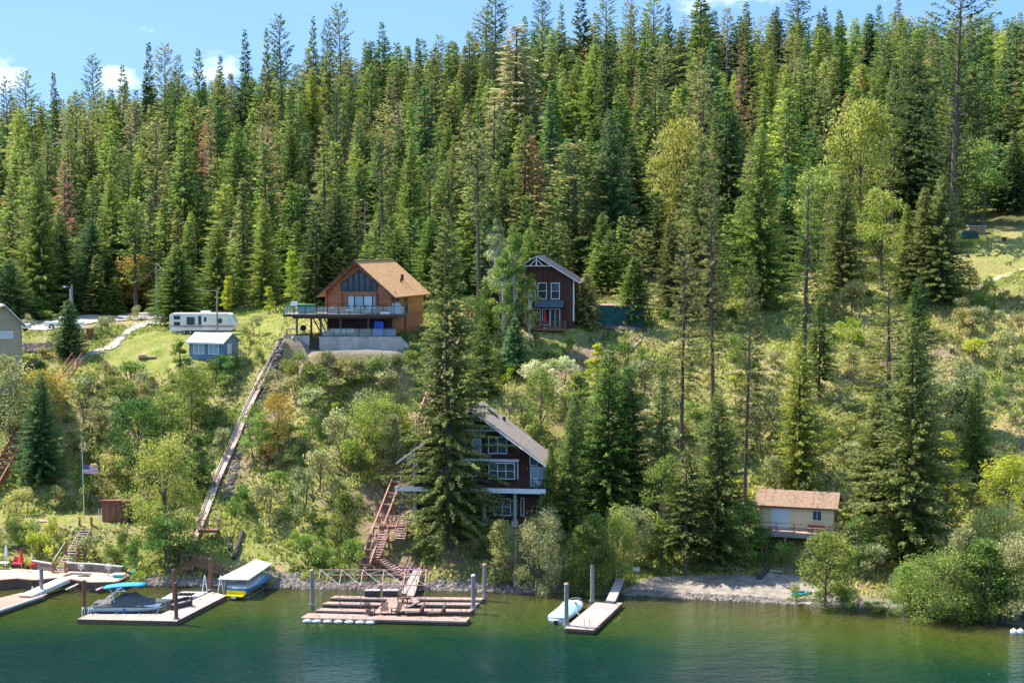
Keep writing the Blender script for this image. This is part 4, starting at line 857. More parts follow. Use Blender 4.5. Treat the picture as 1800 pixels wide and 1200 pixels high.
def trailer():
    D = 208.0; S = D/CF; k = thing('travel_trailer', 'long white travel trailer with maroon stripes behind the blue cottage', 'trailer', ((297-900)*S, D, 22.35), 0); W = 9.1
    prof = [(0,.62),(W-.5,.62),(W,1.1),(W,1.7),(W-.65,2.85),(W-.9,3.0),(.3,3.0),(0,2.75)]
    MB().prism([(x,0,z) for x, z in prof], (0,2.4,0)).build('body', M['rvwhite'], k, bevel=.05)
    MB().prism([(.02,-.05,.55),(1.8,-.05,.55),(1.8,-.05,2.85),(.02,-.05,2.7)],(0,.047,0)).build('slide_panel', M['rvwhite'], k)
    for z, h in ((1.12,.06),(1.26,.1),(2.9,.05)): MB().box(.05 if z<2 else .3,W-.1 if z < 2 else W-1.0,-.012 if z > 2 else -.06,-.002,z,z+h).build('stripe', M['maroon'], k)
    for x0, x1, z0, z1 in ((.65,1.45,2.2,2.65),(.65,1.45,1.35,1.8),(2.45,3.45,1.5,2.45),(4.05,4.35,1.5,2.6),(6.6,7.2,1.7,2.25)): window(k, x0, x1, z0, z1, -.04, 1, 1, 'charc', 'glass', .04)
    d = MB(); d.box(4.6,5.3,-.04,-.004,.75,2.7); dd = d.build('door', M['white'], k); MB().box(4.78,5.12,-.06,-.041,1.85,2.5).build('door_window', M['glass'], dd); MB().box(5.15,5.22,-.07,-.041,1.55,1.65).build('handle', M['charc'], dd)
    window(k, 0.1, 2.3, 0, 0.01, 5, 1, 1) if False else None
    fw = MB(); fw.prism([(W-.02,.4,1.75),(W-.02,2.0,1.75),(W-.52,2.0,2.65),(W-.52,.4,2.65)],(.06,0,.03)); fw.build('front_window', M['pale'], k)
    sw = MB(); sw.prism([(W-1.05,-.02,1.45),(W-.2,-.02,1.45),(W-.65,-.02,2.4),(W-1.05,-.02,2.4)],(0,.018,0)); sw.build('corner_window', M['pale'], k)
    ac = MB(); ac.prism([(4.1,.7,3.0),(5.6,.7,3.0),(5.4,.7,3.3),(4.2,.7,3.3)],(0,.9,0)); ac.build('roof_air_conditioner', M['white'], k)
    for x in (2.0, 2.85):
        w_ = MB(); w_.tube((x,.02,.34),(x,.28,.34), .34, n=18); q = w_.build('wheel', M['rubber'], k); h = MB(); h.tube((x,.0,.34),(x,.05,.34), .18, n=14); h.build('rim', M['steel'], q)
    MB().box(.2,W-.3,.2,2.2,.45,.62).build('chassis', M['charc'], k); MB().beam((W-.2,1.2,.5),(W+1.0,1.2,.45),.12,.12).build('hitch', M['charc'], k)
trailer()
def left_house():
    D = 189.0; S = D/CF; k = thing('gabled_house', 'olive tan sided house cut off by the left picture edge', 'house', ((36-900)*S, D, 19.3), R(26))
    W = 8.0; H = 5.9; zr = 8.0
    gable_wall(-W, 0, H, -W/2+2.0, zr, 0, 9, -3).build('walls', M['tan'], k); xr_ = -W/2+2.0
    for s, e in ((1, W/2-2.0+.6), (-1, W/2+2.0+.6)):
        zz = zr - (zr-H)/(W/2-2.0)*(W/2-2.0+.6) if s > 0 else zr-(zr-H)/(W/2+2.0)*(e)
        slab((xr_,-.5,zr+.18),(xr_+s*e,-.5,zz+.18),(xr_+s*e,9.4,zz+.18),(xr_,9.4,zr+.18),.14).build('roof_slope', M['shingleg'], k); MB().beam((xr_,-.55,zr+.08),(xr_+s*e,-.55,zz+.08),.08,.28,(0,1,0)).build('rake_board', M['white'], k)
    window(k, -2.6, -1.1, 4.0, 4.7, 0, 1, 1, gl='pale', w=.1); MB().box(-.12,.06,-.05,.12,-2,H-.2).build('corner_board', M['tan'], k)
left_house()
def red_shed():
    D = 166.2; S = D/CF; k = thing('storage_shed', 'red brown board shed with double doors on the lower lawn', 'shed', ((172-900)*S, D, 4.2), -R(4)); W, H, Dp = 3.1, 2.1, 2.2
    wood = mat('red brown shed boards', (.25,.105,.065), .75, .22, 4, .5, ('X',.2,.08), groove=.6)
    MB().prism([(0,0,0),(0,Dp,0),(0,Dp,H-.1),(0,0,H+.2)], (W,0,0)).build('walls', wood, k); slab((-.35,-.35,H+.38),(W+.1,-.35,H+.38),(W+.1,Dp+.3,H-.02),(-.35,Dp+.3,H-.02),.12).build('roof', mat('red metal roof', (.36,.1,.08), .5, .15, 3, .2, ('X',.3,.08)), k)
    for x in (.95, 1.58):
        dd = MB().box(x,x+.6,-.05,-.004,.1,1.75).build('door', wood, k); f = MB()
        for a in (x, x+.55): f.box(a,a+.05,-.075,-.051,.1,1.75)
        f.box(x+.051,x+.549,-.075,-.051,1.65,1.75); f.box(x+.051,x+.549,-.075,-.051,.1,.2); f.build('door_trim', M['stair'], dd)
    l = thing('folding_ladder', 'pale folding ladder leaning on the red shed left wall', 'ladder', ((169-900)*S, D+.3, 4.2)); q = MB(); q.beam((-.1,0,0),(.0,.3,1.4),.04,.05); q.beam((-.4,0,0),(-.3,.3,1.4),.04,.05)
    q.build('stiles', M['offwhite'], l); t = MB()
    for i in range(5): t.beam((-.38+i*.02,.06*i,.2+i*.24),(-.1+i*.02,.06*i,.2+i*.24),.03,.03)
    t.build('rungs', M['offwhite'], l)
    c = thing('sheet_stack', 'curled pale corrugated sheets right of the red shed', 'roof sheet', ((226-900)*S, D-.2, 4.25), .3)
    for i in range(4):
        o = MB().loft([[( -.6+j*.15, -.3, .1*i+.25*math.sin(j*.5)+(.02*(j%2))) for j in range(9)],[( -.6+j*.15, .5, .1*i+.25*math.sin(j*.5)+(.02*(j%2))) for j in range(9)]], closed=False, caps=False).build('sheet', M['steel'], c)
red_shed()
def kiosk():
    D = 207; S = D/CF; k = thing('wood_shelter', 'brown open wood shelter behind the blue spruce', 'shelter', ((133-900)*S, D, T((133-900)*S, D)), -R(20))
    for x in (0,1.7):
        for y in (0,1.4): MB().box(x-.06,x+.06,y-.06,y+.06,-.2,1.7).build('post', M['stair'], k)
    MB().box(1.72,1.78,0,1.4,0,1.6).build('side_panel', mat('orange brown boards', (.3,.13,.06), .8, .2, 4, .3, ('Y',.15,.1)), k); slab((-.3,-.3,1.65),(2.1,-.3,1.75),(2.1,1.7,2.05),(-.3,1.7,1.95),.08).build('roof', M['moss'], k)
kiosk()
def pickup(px, D, z, rz, label, name='pickup_truck', cat='pickup truck'):
    k = thing(name, label, cat, ((px-900)/CF*D, D, z), rz, None)
    MB().loft([[(-2.7,-.9,.45),(2.7,-.9,.45),(2.7,.9,.45),(-2.7,.9,.45)],[(-2.75,-.93,.9),(2.75,-.93,.9),(2.75,.93,.9),(-2.75,.93,.9)],[(-2.7,-.88,1.1),(2.6,-.88,1.05),(2.6,.88,1.05),(-2.7,.88,1.1)]]).build('body', M['carwhite'], k, bevel=.05)
    MB().loft([[(-.9,-.84,1.06),(1.5,-.84,1.06),(1.5,.84,1.06),(-.9,.84,1.06)],[(-.7,-.72,1.75),(.75,-.72,1.75),(.75,.72,1.75),(-.7,.72,1.75)]]).build('cab', M['carwhite'], k, bevel=.04)
    MB().loft([[(-.7,-.86,1.12),(1.2,-.86,1.12),(1.2,.86,1.12),(-.7,.86,1.12)],[(-.58,-.76,1.66),(.66,-.76,1.66),(.66,.76,1.66),(-.58,.76,1.66)]]).build('windows', M['glass'], k)
    for x in (-1.75,1.75):
        for s in (-1,1):
            w_ = MB().tube((x,s*.7,.4),(x,s*.96,.4), .4, n=20).build('wheel', M['rubber'], k); MB().tube((x,s*.955,.4),(x,s*.975,.4), .22, n=12).build('rim', M['chrome'], w_)
    for s in (-.7,.7): MB().box(2.72,2.78,s-.15,s+.15,.75,.95).build('headlight', M['glass'], k); MB().box(-2.78,-2.73,s-.1,s+.1,.75,1.0).build('taillight', M['red'], k)
    MB().box(2.74,2.82,-.85,.85,.45,.62).build('bumper', M['chrome'], k); return k
pickup(18, 212, 22.65, R(-20), 'white pickup truck parked behind the olive tan house'); pickup(112, 217, 22.65, R(15), 'white pickup truck parked on gravel behind the blue spruce')
# ---------------------------------------------------------------- shore: terrace, docks, boats
DZ = .45
def flat(px, py, z=DZ): return PZ(px, py, z)
def deck_poly(pts, z, t, side='dockside', top='dockwood', name=None, par=None, boards='boards', fr='frame'):
    "boards over a frame, outline given by ground-plane corners"
    v = [Vector((p[0], p[1], z)) for p in pts]
    b = MB().prism([p - Z*.04 for p in v], Z*.04).build(boards, M[top], par)
    c = sum(v, Vector())/len(v); MB().prism([c + (p-c)*.995 - Z*(t+.041) for p in v], Z*t).build(fr, M[side], par); return b
def hgt(p): return p[0], p[1]
# far left dock
k = thing('boardwalk_dock', 'reddish boardwalk dock running off the left picture edge', 'dock')
deck_poly([flat(-60,1092),flat(-60,1062),flat(0,1050),flat(37,1041),flat(84,1043),flat(75,1047),flat(0,1073)], DZ, .35, 'dockside', 'redwood', par=k); e = MB()
e.beam(flat(-60,1093), flat(76,1047)+Vector((0,-.05,0)), .14, .2); e.build('white_edge', M['offwhite'], k)
k = thing('gangplank', 'long white gangplank between the left terrace and the reddish dock', 'gangplank')
A = [flat(33,1047,DZ+.12),flat(55,1048,DZ+.12),flat(123,1018,1.0),flat(103,1017,1.0)]; MB().prism(A, Z*.1).build('walkway', M['white'], k)
e = MB(); e.beam(A[1]-Z*.1, A[2]-Z*.15, .06, .3); e.beam(A[0]-Z*.1, A[3]-Z*.15, .06, .3); e.build('side_frame', M['offwhite'], k)
def hoops(name, label, p, rz=0, m='chrome', h=.85, w=.45):
    k = thing(name, label, 'ladder', p, rz)
    for x in (-w/2, w/2):
        b = MB(); pts = [Vector((x, .35-.45*math.cos(a*math.pi/8)*1.0, h*math.sin(a*math.pi/8) if a else 0)) for a in range(9)]; pts.append(Vector((x, .8, -.7))); b.path([Vector((q.x, -q.y+.5, q.z)) for q in pts], .025); b.build('rail', M[m], k)
    s = MB(); 
    for z in (-.55,-.25,.02): s.beam((-w/2,-.28,z),(w/2,-.28,z),.05,.03)
    s.build('steps', M[m], k); return k
hoops('dock_ladder', 'chrome hoop ladder at the foot of the white gangplank', flat(60,1046)+Vector((0,0,.02)))
hoops('dock_ladder', 'white hoop ladder at the left end of the wakeboard boat dock', flat(151,1082), 0, 'white', .8, .55)
hoops('dock_ladder', 'steel ladder on the front edge of the beach dock', flat(1032,1103), 0, 'chrome', .8, .5)
hoops('dock_ladder', 'small dark ladder near the right end of the comb dock', flat(815,1083), 0, 'charc', .7, .45)

def pile(px, top, bot, r, m, label, cap='charc'):
    p = flat(px, bot, 0); h = P(px, top, p.y).z
    k = thing('mooring_pile', label, 'pile', (p.x, p.y, 0), 0, 'mooring piles by the docks')
    MB().tube((0,0,-4),(0,0,h-.12), r, r*.92, 14).build('shaft', M[m], k); MB().tube((0,0,h-.12),(0,0,h), r*1.12, r*.7, 14).build('cap', M[cap], k)
    c = MB(); 
    for i in range(10):
        a0, a1 = i*math.pi/5, (i+1)*math.pi/5; c.beam((r*1.35*math.cos(a0), r*1.35*math.sin(a0), .5),(r*1.35*math.cos(a1), r*1.35*math.sin(a1), .5), .05, .12)
    c.build('dock_hoop', M['steel'], k); return k
pile(73.5,1000,1049,.21,'pilegrey','grey pile beside the white gangplank'); pile(148.6,1019,1077,.2,'pilerust','rusty red pile at the left end of the L shaped dock')
pile(306.5,1000,1070,.2,'pilerust','rusty pile behind the dock bench'); pile(310,1022,1096,.2,'pilerust','dark rusty pile on the corner of the L shaped dock'); pile(371,980,1044,.21,'pilerust','tall rusty pile between the float and boat canopy')
pile(549,1000,1070,.21,'pilegrey','grey pile at the left of the comb dock','rust'); pile(832,1009,1077,.21,'pilegrey','grey pile with rope bands right of comb dock','offwhite'); pile(852,990,1055,.21,'pilegrey','farther tall grey pile right of the comb dock','rust')
pile(995.5,1024,1107,.22,'pilegrey','thick dark pile between the mint boat and beach dock','rust'); pile(1041,992,1064,.21,'pilegrey','grey pile behind the beach dock with black cap')

# left terrace
k = thing('shore_terrace', 'earth and timber shore terrace with wooden bulkhead below the stairs', 'terrace')
tz = .9
pts = [flat(-60,1025,tz),flat(30,1017,tz),flat(60,1020,tz),flat(100,1016,tz),flat(123,1018,tz),flat(160,1024,tz),flat(205,1023,tz),flat(226,1012,tz),flat(212,1003,tz),flat(-60,998,tz)]
drape_m = mat('packed earth', (.5,.38,.27), .95, .2, 1.4, .3)
MB().prism([Vector((p.x,p.y,tz-.15)) for p in pts], Z*.15).build('ground_slab', drape_m, k)
for i, (a, b) in enumerate(zip(pts[:-2], pts[1:-1])):
    w_ = MB(); w_.beam(Vector((a.x,a.y-.12,.3)), Vector((b.x,b.y-.12,.3)), .2, 1.25); w_.build('bulkhead_board', M['dockside'], k)
    MB().beam(Vector((a.x,a.y-.1,tz+.06)), Vector((b.x,b.y-.1,tz+.06)), .34, .09).build('cap_board', M['stair'], k)
k = thing('retaining_wall', 'low block retaining wall at the foot of the stairs', 'wall')
for (a, b) in (((57,997),(94,1003)),((115,1001),(165,1003)),((165,1003),(216,1008))): p, q = flat(*a, .95), flat(*b, .95); MB().beam(Vector((p.x,p.y,1.25)), Vector((q.x,q.y,1.25)), .35, .8).build('course', M['rock'], k); MB().beam(Vector((p.x,p.y,1.7)), Vector((q.x,q.y,1.7)), .42, .1).build('cap', M['concrete'], k)
k = thing('stone_wall', 'dark stone retaining wall behind the red lounge chairs', 'wall'); p, q = flat(-60,985,1.0), flat(62,987,1.0); MB().beam(Vector((p.x,p.y+1,1.7)), Vector((q.x,q.y+1,1.7)), .6, 1.8).build('wall', M['rockd'], k)
def rockpile(mbb, p, s, rg):
    f = [(0,1,2),(0,2,3),(0,3,4),(0,4,5),(0,5,1),(11,2,1),(11,3,2),(11,4,3),(11,5,4),(11,1,5)]
    phi = (1+5**.5)/2; V = [(-1,phi,0),(1,phi,0),(-1,-phi,0),(1,-phi,0),(0,-1,phi),(0,1,phi),(0,-1,-phi),(0,1,-phi),(phi,0,-1),(phi,0,1),(-phi,0,-1),(-phi,0,1)]
    Fc = [(0,11,5),(0,5,1),(0,1,7),(0,7,10),(0,10,11),(1,5,9),(5,11,4),(11,10,2),(10,7,6),(7,1,8),(3,9,4),(3,4,2),(3,2,6),(3,6,8),(3,8,9),(4,9,5),(2,4,11),(6,2,10),(8,6,7),(9,8,1)]
    sx, sy, sz = s*rg.uniform(.7,1.3), s*rg.uniform(.7,1.3), s*rg.uniform(.5,.9)
    mbb.add([(p[0]+v[0]*.53*sx*rg.uniform(.8,1.2), p[1]+v[1]*.53*sy*rg.uniform(.8,1.2), p[2]+v[2]*.53*sz*rg.uniform(.8,1.2)) for v in V], Fc)
rgr = random.Random(12)
def rocks(name, label, spans, n, s0, s1, m='rock'):
    b = MB()
    for _ in range(n):
        (x0, y0), (x1, y1), th = rgr.choice(spans); t = rgr.random(); px = x0+(x1-x0)*t; py = y0+(y1-y0)*t - rgr.random()*th
        p = G(px, py); rockpile(b, (p.x, p.y, max(p.z,-.1)+.03), rgr.uniform(s0, s1), rgr)
    o = b.build(name, M[m]); tag(o, label, 'rocks', kind='stuff'); return o
rocks('riprap_rocks', 'grey riprap rocks along the waterline', [((225,1028),(400,1032),14),((455,1032),(560,1036),26),((455,1032),(560,1036),26),((560,1037),(760,1037),12),((760,1038),(900,1041),14),((900,1042),(960,1042),10)], 2100, .16, .42)
rocks('beach_edge_rocks', 'broken stones along the lower edge of the beach', [((1096,1046),(1250,1055),9),((1250,1055),(1400,1064),9)], 1000, .14, .36)
rocks('scree', 'loose rubble on the dry slope beside the long track', [((440,760),(495,625),40),((400,880),(440,760),30),((700,905),(722,880),20)], 380, .15, .4)
rocks('stone_bank', 'dark boulders in the bank below the parking area', [((38,618),(92,618),11),((1065,578),(1135,582),9)], 260, .3, .7, 'rockd')

# furniture on the left terrace
u = thing('closed_parasol', 'closed red parasol standing on the left shore terrace', 'parasol', flat(38,1003,tz)); closed_parasol(u, M['red'], 2.3)
u = thing('closed_parasol', 'closed white parasol near left picture edge', 'parasol', flat(8.5,995,tz)+Vector((0,.5,0))); closed_parasol(u, M['canvas'], 2.2)
for px, lb in ((25,'left one of the two red lounge chairs by the stone wall'),(34.5,'right one of the two red lounge chairs by the stone wall')):
    k = thing('lounge_chair', lb, 'chair', flat(px,998,tz)+Vector((0,.3,0)), 0, 'red lounge chairs on the shore terrace'); MB().box(-.28,.28,-.3,.3,.35,.48).build('seat', M['red'], k); MB().prism([(-.28,.28,.4),(.28,.28,.4),(.22,.5,1.1),(-.22,.5,1.1)],(0,.06,0)).build('backrest', M['red'], k); MB().box(-.3,.3,-.28,.28,.02,.35).build('base', M['wicker'], k)
k = thing('garden_table', 'pale low table at the left edge of the terrace', 'table', flat(3,999,tz)); MB().box(-.7,.7,-.4,.4,.62,.68).build('tabletop', M['plastic'], k)
for x in (-.6,.6):
    for y in (-.3,.3): MB().box(x-.03,x+.03,y-.03,y+.03,0,.62).build('leg', M['charc'], k)
k = thing('wheelbarrow', 'red wheelbarrow tipped on the terrace by the golden shrub', 'wheelbarrow', flat(60,999,tz), .4); MB().loft([[(-.3,-.25,.3),(.3,-.25,.3),(.3,.25,.3),(-.3,.25,.3)],[(-.5,-.38,.62),(.5,-.38,.62),(.5,.38,.62),(-.5,.38,.62)]]).build('tray', M['red'], k)
MB().tube((-.62,-.05,.2),(-.62,.05,.2),.2,n=14).build('wheel', M['rubber'], k); h = MB(); h.beam((-.6,-.1,.2),(1.0,-.35,.75),.04,.04); h.beam((-.6,.1,.2),(1.0,.35,.75),.04,.04); h.beam((.45,-.28,.0),(.3,-.28,.4),.04,.04); h.beam((.45,.28,0),(.3,.28,.4),.04,.04); h.build('handles', M['red'], k)
k = thing('outdoor_shower', 'white post faucet beside the red wheelbarrow', 'post', flat(56.5,997,tz)); MB().tube((0,0,0),(0,0,1.5),.05).build('pipe', M['white'], k); MB().beam((-.15,0,1.4),(.15,0,1.4),.05,.05).build('tap', M['white'], k)
for px, lb, c1, c2 in ((143,'boat winch left of the rusty pile on the terrace edge',(116,1036),(146,1022)),(191,'boat winch at the right end of the terrace',(169,1037),(196,1024))):
    k = thing('boat_winch', lb, 'winch', flat(px,1012,tz), 0, 'boat winches on the terrace edge'); MB().tube((0,0,0),(0,0,1.0),.07).build('post', M['steel'], k)
    w_ = MB(); w_.path([Vector((.3*math.cos(a*math.pi/7), -.05, 1.05+.3*math.sin(a*math.pi/7))) for a in range(15)], .03); w_.build('winch_wheel', M['white'], k); MB().box(-.15,.15,-.1,.15,.95,1.15).build('gearbox', M['plastic'], k)
    g = thing('boat_ramp_plank', 'narrow pale plank reaching out from the '+('left' if px<160 else 'right')+' boat winch', 'plank'); MB().beam(flat(*c1,.35), flat(*c2,.75), .3, .12).build('plank', M['dockwoody'], g); q = MB(); m_ = flat(c1[0]+8,c1[1]-3,.3); q.tube((m_.x,m_.y,-1),(m_.x,m_.y,.4),.05); m_ = flat(c2[0]-2,c2[1]+1,.3); q.tube((m_.x,m_.y,-1),(m_.x,m_.y,.6),.05); q.build('support', M['steel'], g)
k = thing('storage_tub', 'teal and white tub on the right end of the terrace', 'tub', flat(209,1014,tz)); MB().loft([[(-.5,-.25,0),(.5,-.25,0),(.5,.25,0),(-.5,.25,0)],[(-.6,-.32,.3),(.6,-.32,.3),(.6,.32,.3),(-.6,.32,.3)]]).build('tub', M['tealp'], k); MB().box(-.62,.62,-.34,.34,.3,.4).build('lid', M['white'], k)
k = thing('bucket', 'teal bucket on the rocks right of the terrace', 'bucket', G(233,1012)); MB().tube((0,0,0),(0,0,.5),.22,.3,14).build('pail', M['tealp'], k); MB().path([Vector((.28*math.cos(a*math.pi/6),0,.5+.2*math.sin(a*math.pi/6))) for a in range(7)],.015).build('handle', M['steel'], k)
for i, (a, b, lb) in enumerate((((112,1011),(126,1007),'bent timber edging left piece on the terrace'),((126,1007),(160,1008),'long timber edging piece on the terrace'),((137,1011),(158,1011),'short timber lying in front of the edging'))):
    tag(MB().beam(flat(*a,tz+.1), flat(*b,tz+.1), .18, .16).build('timber', M['dockwoody']), lb, 'timber', 'loose timbers on the terrace')

# L shaped dock
k = thing('l_shaped_dock', 'L shaped floating dock holding the covered wakeboard boat', 'dock')
deck_poly([flat(136,1087.5),flat(155,1078.5),flat(281,1078.5),flat(309,1091)], DZ, .42, 'dockside', 'offwhite' if False else 'greyledeck', par=k)
deck_poly([flat(282,1079),flat(310,1091.2),flat(398,1046),flat(372,1039.5)], DZ+.004, .42, 'dockside', 'dockwoody', par=k)
for a, b in (((136,1088),(309,1091.6)),((310,1091.6),(398,1046.6))): p, q = flat(*a,.12), flat(*b,.12); MB().beam(p+Vector((0,-.02,.02)), q+Vector((.0,-.02,.02)), .1, .3).build('fender_board', M['dockside'], k)
for i, px in enumerate((160,200,240,280)): p = flat(px, 1089.6, .1); MB().tube((p.x-.3,p.y-.12,.05),(p.x+.3,p.y-.12,.05),.14,n=10).build('float', M['rubber'], k)
k = thing('dock_bench', 'dark wicker bench with open seat box on the L shaped dock', 'bench', flat(316,1067)+Vector((0,0,0)), R(52)); MB().box(-1.3,1.3,-.3,.3,.02,.42).build('seat_box', M['wicker'], k); MB().box(-1.3,-1.2,-.3,.3,.42,.8).build('armrest', M['wicker'], k); MB().box(1.2,1.3,-.3,.3,.42,.8).build('armrest', M['wicker'], k); MB().box(-1.19,1.19,-.25,.24,.42,.5).build('cushion', M['pilegrey'], k); MB().box(-1.3,1.3,.3,.38,.02,.8).build('backrest', M['wicker'], k)
# floating port, two pads with dimples
for c0, c1, lb in (((283,1052),(346,1042),'front white floating pad left of the boat bench'),((303,1047),(366,1040),'rear white floating pad with dark sockets')):
    a, b = flat(*c0,.3), flat(*c1,.3); k = thing('float_platform', lb, 'float', (a.x, a.y, 0)); W, H = b.x-a.x, max(1.5, b.y-a.y)
    MB().prism([(0,0,.05),(W*.82,-.1,.05),(W,H,.05),(W*.18,H+.1,.05)], Z*.28).build('pad', M['plastic'], k); s = MB()
    for i in range(7):
        for j in range(2):
            x = W*(.1+.12*i+.1*j); y = H*(.28+.42*j); s.tube((x,y,.335),(x,y,.35),.13,n=8)
    s.build('sockets', M['rubber'], k)

def hull(Lh, B, H, z0=0, bow=.38, stern_w=.86, flare=.75, n=13):
    "planing hull along +x (bow), returns rings"
    rings = []
    for i in range(n):
        t = i/(n-1); w_ = B/2*(stern_w + (1-stern_w)*min(1, t*2.5))*(1 if t < 1-bow else math.sqrt(max(0.0, 1-((t-(1-bow))/bow)**2.2)) + .015)
        sh = H*(1+.22*t*t); kz = z0 - .25*(1-t**4) + (t**5)*H*.55; x = Lh*(t-.5)
        rings.append([(x,0,kz),(x,w_*flare*.9,z0+.06+kz*.2+t**4*.3),(x,w_*.97,z0+H*.45+t**3*.2),(x,w_,z0+sh),(x,0,z0+sh+.02),(x,-w_,z0+sh),(x,-w_*.97,z0+H*.45+t**3*.2),(x,-w_*flare*.9,z0+.06+kz*.2+t**4*.3)])
    return rings
# covered wakeboard boat (bow to the right)
p = flat(221,1077.5,.3); k = thing('wakeboard_boat', 'white and blue wakeboard boat under a charcoal cover with blue bimini', 'boat', (p.x, p.y+1.6, .15), R(-1))
MB().loft(hull(6.9,2.5,.72)).build('hull', M['gel'], k, True)
MB().loft([[(x, y*1.008, z) for x, y, z in r[:0]] or [(q[0], q[1]*1.012, q[2]) for q in (r[1], r[2])] + [(q[0], q[1]*1.012, q[2]) for q in ()] for r in hull(6.9,2.5,.3)], closed=False, caps=False).build('starboard_stripe', M['bluehull'], k, True)
MB().loft([[(q[0]-.02, q[1]*1.014, q[2]) for q in (r[6], r[7])] for r in hull(6.9,2.5,.3)], closed=False, caps=False).build('port_stripe', M['bluehull'], k, True)
cv = []
for i, (x, zc, wf) in enumerate([(-3.42,.8,.9),(-3.0,.95,1),(-2.2,1.0,1.02),(-1.3,1.3,1.02),(-.6,1.72,1.02),(.1,1.75,1.02),(.55,1.85,1.02),(.95,1.55,1.02),(1.6,1.3,1.0),(2.4,1.2,.82),(3.0,1.08,.5),(3.42,.98,.12)]):
    b_ = 1.25*wf; cv.append([(x,-b_*1.02,.62),(x,-b_*.98,.8),(x,-b_*.6,.72+(zc-.72)*.8),(x,0,zc),(x,b_*.6,.72+(zc-.72)*.8),(x,b_*.98,.8),(x,b_*1.02,.62)])
MB().loft(cv, closed=False, caps=False).build('fitted_cover', M['cover'], k, True)
tw = MB()
for s in (-1,1): tw.path([Vector((-2.3,s*1.1,.9)),Vector((-1.8,s*1.0,1.6)),Vector((-.9,s*.95,2.1)),Vector((-.1,s*.95,2.15))],.05); tw.path([Vector((-1.2,s*1.1,1.1)),Vector((-1.35,s*1.0,1.6)),Vector((-1.4,s*.95,1.9))],.045); tw.path([Vector((-.2,s*.95,2.15)),Vector((-.5,s*.9,2.4))],.03); tw.path([Vector((-1.4,s*.95,1.95)),Vector((-1.7,s*.9,2.35))],.03)
for x, z in ((-1.8,1.6),(-.9,2.1),(-1.4,1.95)): tw.beam((x,-1,z),(x,1,z),.06,.06)
tw.build('wake_tower', M['gel'], k); bm_ = []
for i in range(8): t = i/7; x = -2.35+3.9*t; zz = 2.35+.28*t+.12*math.sin(t*math.pi); wd = 1.0*(.8+.2*math.sin(t*math.pi)); bm_.append([(x,-wd,zz-.1),(x,-wd*.6,zz+.02),(x,0,zz+.06),(x,wd*.6,zz+.02),(x,wd,zz-.1),(x,0,zz-.02)])
MB().loft(bm_).build('bimini', M['bimini'], k, True)
MB().box(-3.8,-3.4,-.9,.9,.1,.2).build('swim_platform', M['bluehull'], k); f = MB().tube((-.2,-1.38,.05),(-.2,-1.38,.55),.1,n=10).build('fender', M['bluehull'], k)
# boat lift with canopy and blue/yellow boat (stern to the lake)
zf = 2.35
f0 = P(383,1016,147.5); k = thing('boat_lift', 'boat lift with large white fabric canopy at the end of the L shaped dock', 'boat lift')
c1, c2, c3, c4 = PZ(383,1016.5,2.0), PZ(437,1018,2.0), None, None
c3 = P(479,999,c2.y+6.6); c4 = P(446,987,c1.y+7.2); zz = 2.0
c3.z = 2.2; c4.z = 2.2; ap1 = (c1+c2)/2*.7+(c3+c4)/2*.3 + Z*.75; ap2 = (c1+c2)/2*.25+(c3+c4)/2*.75+Z*.75
m = MB(); vs = [c1,c2,c3,c4,ap1,ap2]; vs2 = [v-Z*.05 for v in vs]; m.add(vs+vs2, [(0,1,4),(1,2,5,4),(2,3,5),(3,0,4,5),(7,6,10),(8,7,10,11),(9,8,11),(6,9,11,10)]); m.build('canopy', M['canvas'], k)
v_ = MB()
for a, b in ((c1,c2),(c2,c3),(c3,c4),(c4,c1)): v_.beam(a-Z*.05, b-Z*.05, .03, .08)
v_.build('valance', M['canvas'], k)
fr = MB()
def inner(t, s): a = c1.lerp(c2, t); b = c4.lerp(c3, t); return a.lerp(b, s)
for t in (.12,.9):
    for s in (.08,.92): q = inner(t,s); MB().tube((q.x,q.y,-1.2),(q.x,q.y,2.1),.06).build('post', M['steel'], k)
    a, b = inner(t,.08), inner(t,.92); fr.beam((a.x,a.y,2.02),(b.x,b.y,2.02),.08,.1); fr.beam((a.x,a.y,.05),(b.x,b.y,.05),.1,.14)
for s in (.08,.92): a, b = inner(.12,s), inner(.9,s); fr.beam((a.x,a.y,2.02),(b.x,b.y,2.02),.08,.1); fr.beam((a.x,a.y,.05),(b.x,b.y,.05),.1,.14)
for t in (.12,.9): a = inner(t,.08); fr.beam((a.x,a.y,1.3),(a.x+.4,a.y+.1,2.0),.05,.05)
fr.build('frame', M['steel'], k)
mid0, mid1 = inner(.52,.06), inner(.52,.95); dr = (mid1-mid0); ang = math.atan2(dr.y, dr.x); cc = (mid0+mid1)/2
k = thing('runabout_boat', 'blue and yellow boat with grey cover on the lift under the canopy', 'boat', (cc.x+.15, cc.y-.4, .25), ang)
hr = hull(6.4,2.5,.85, .1); 
MB().loft([[ (q[0],q[1]*.999,q[2]) for q in r] for r in hr]).build('hull', M['bluehull'], k, True)
MB().loft([[(q[0]-.01,q[1]*1.012,q[2]) for q in (r[1],r[2])] for r in hull(6.4,2.5,.8,.1)], closed=False, caps=False).build('yellow_band', M['yellow'], k); MB().loft([[(q[0]-.01,q[1]*1.012,q[2]) for q in (r[6],r[7])] for r in hull(6.4,2.5,.8,.1)], closed=False, caps=False).build('yellow_band', M['yellow'], k)
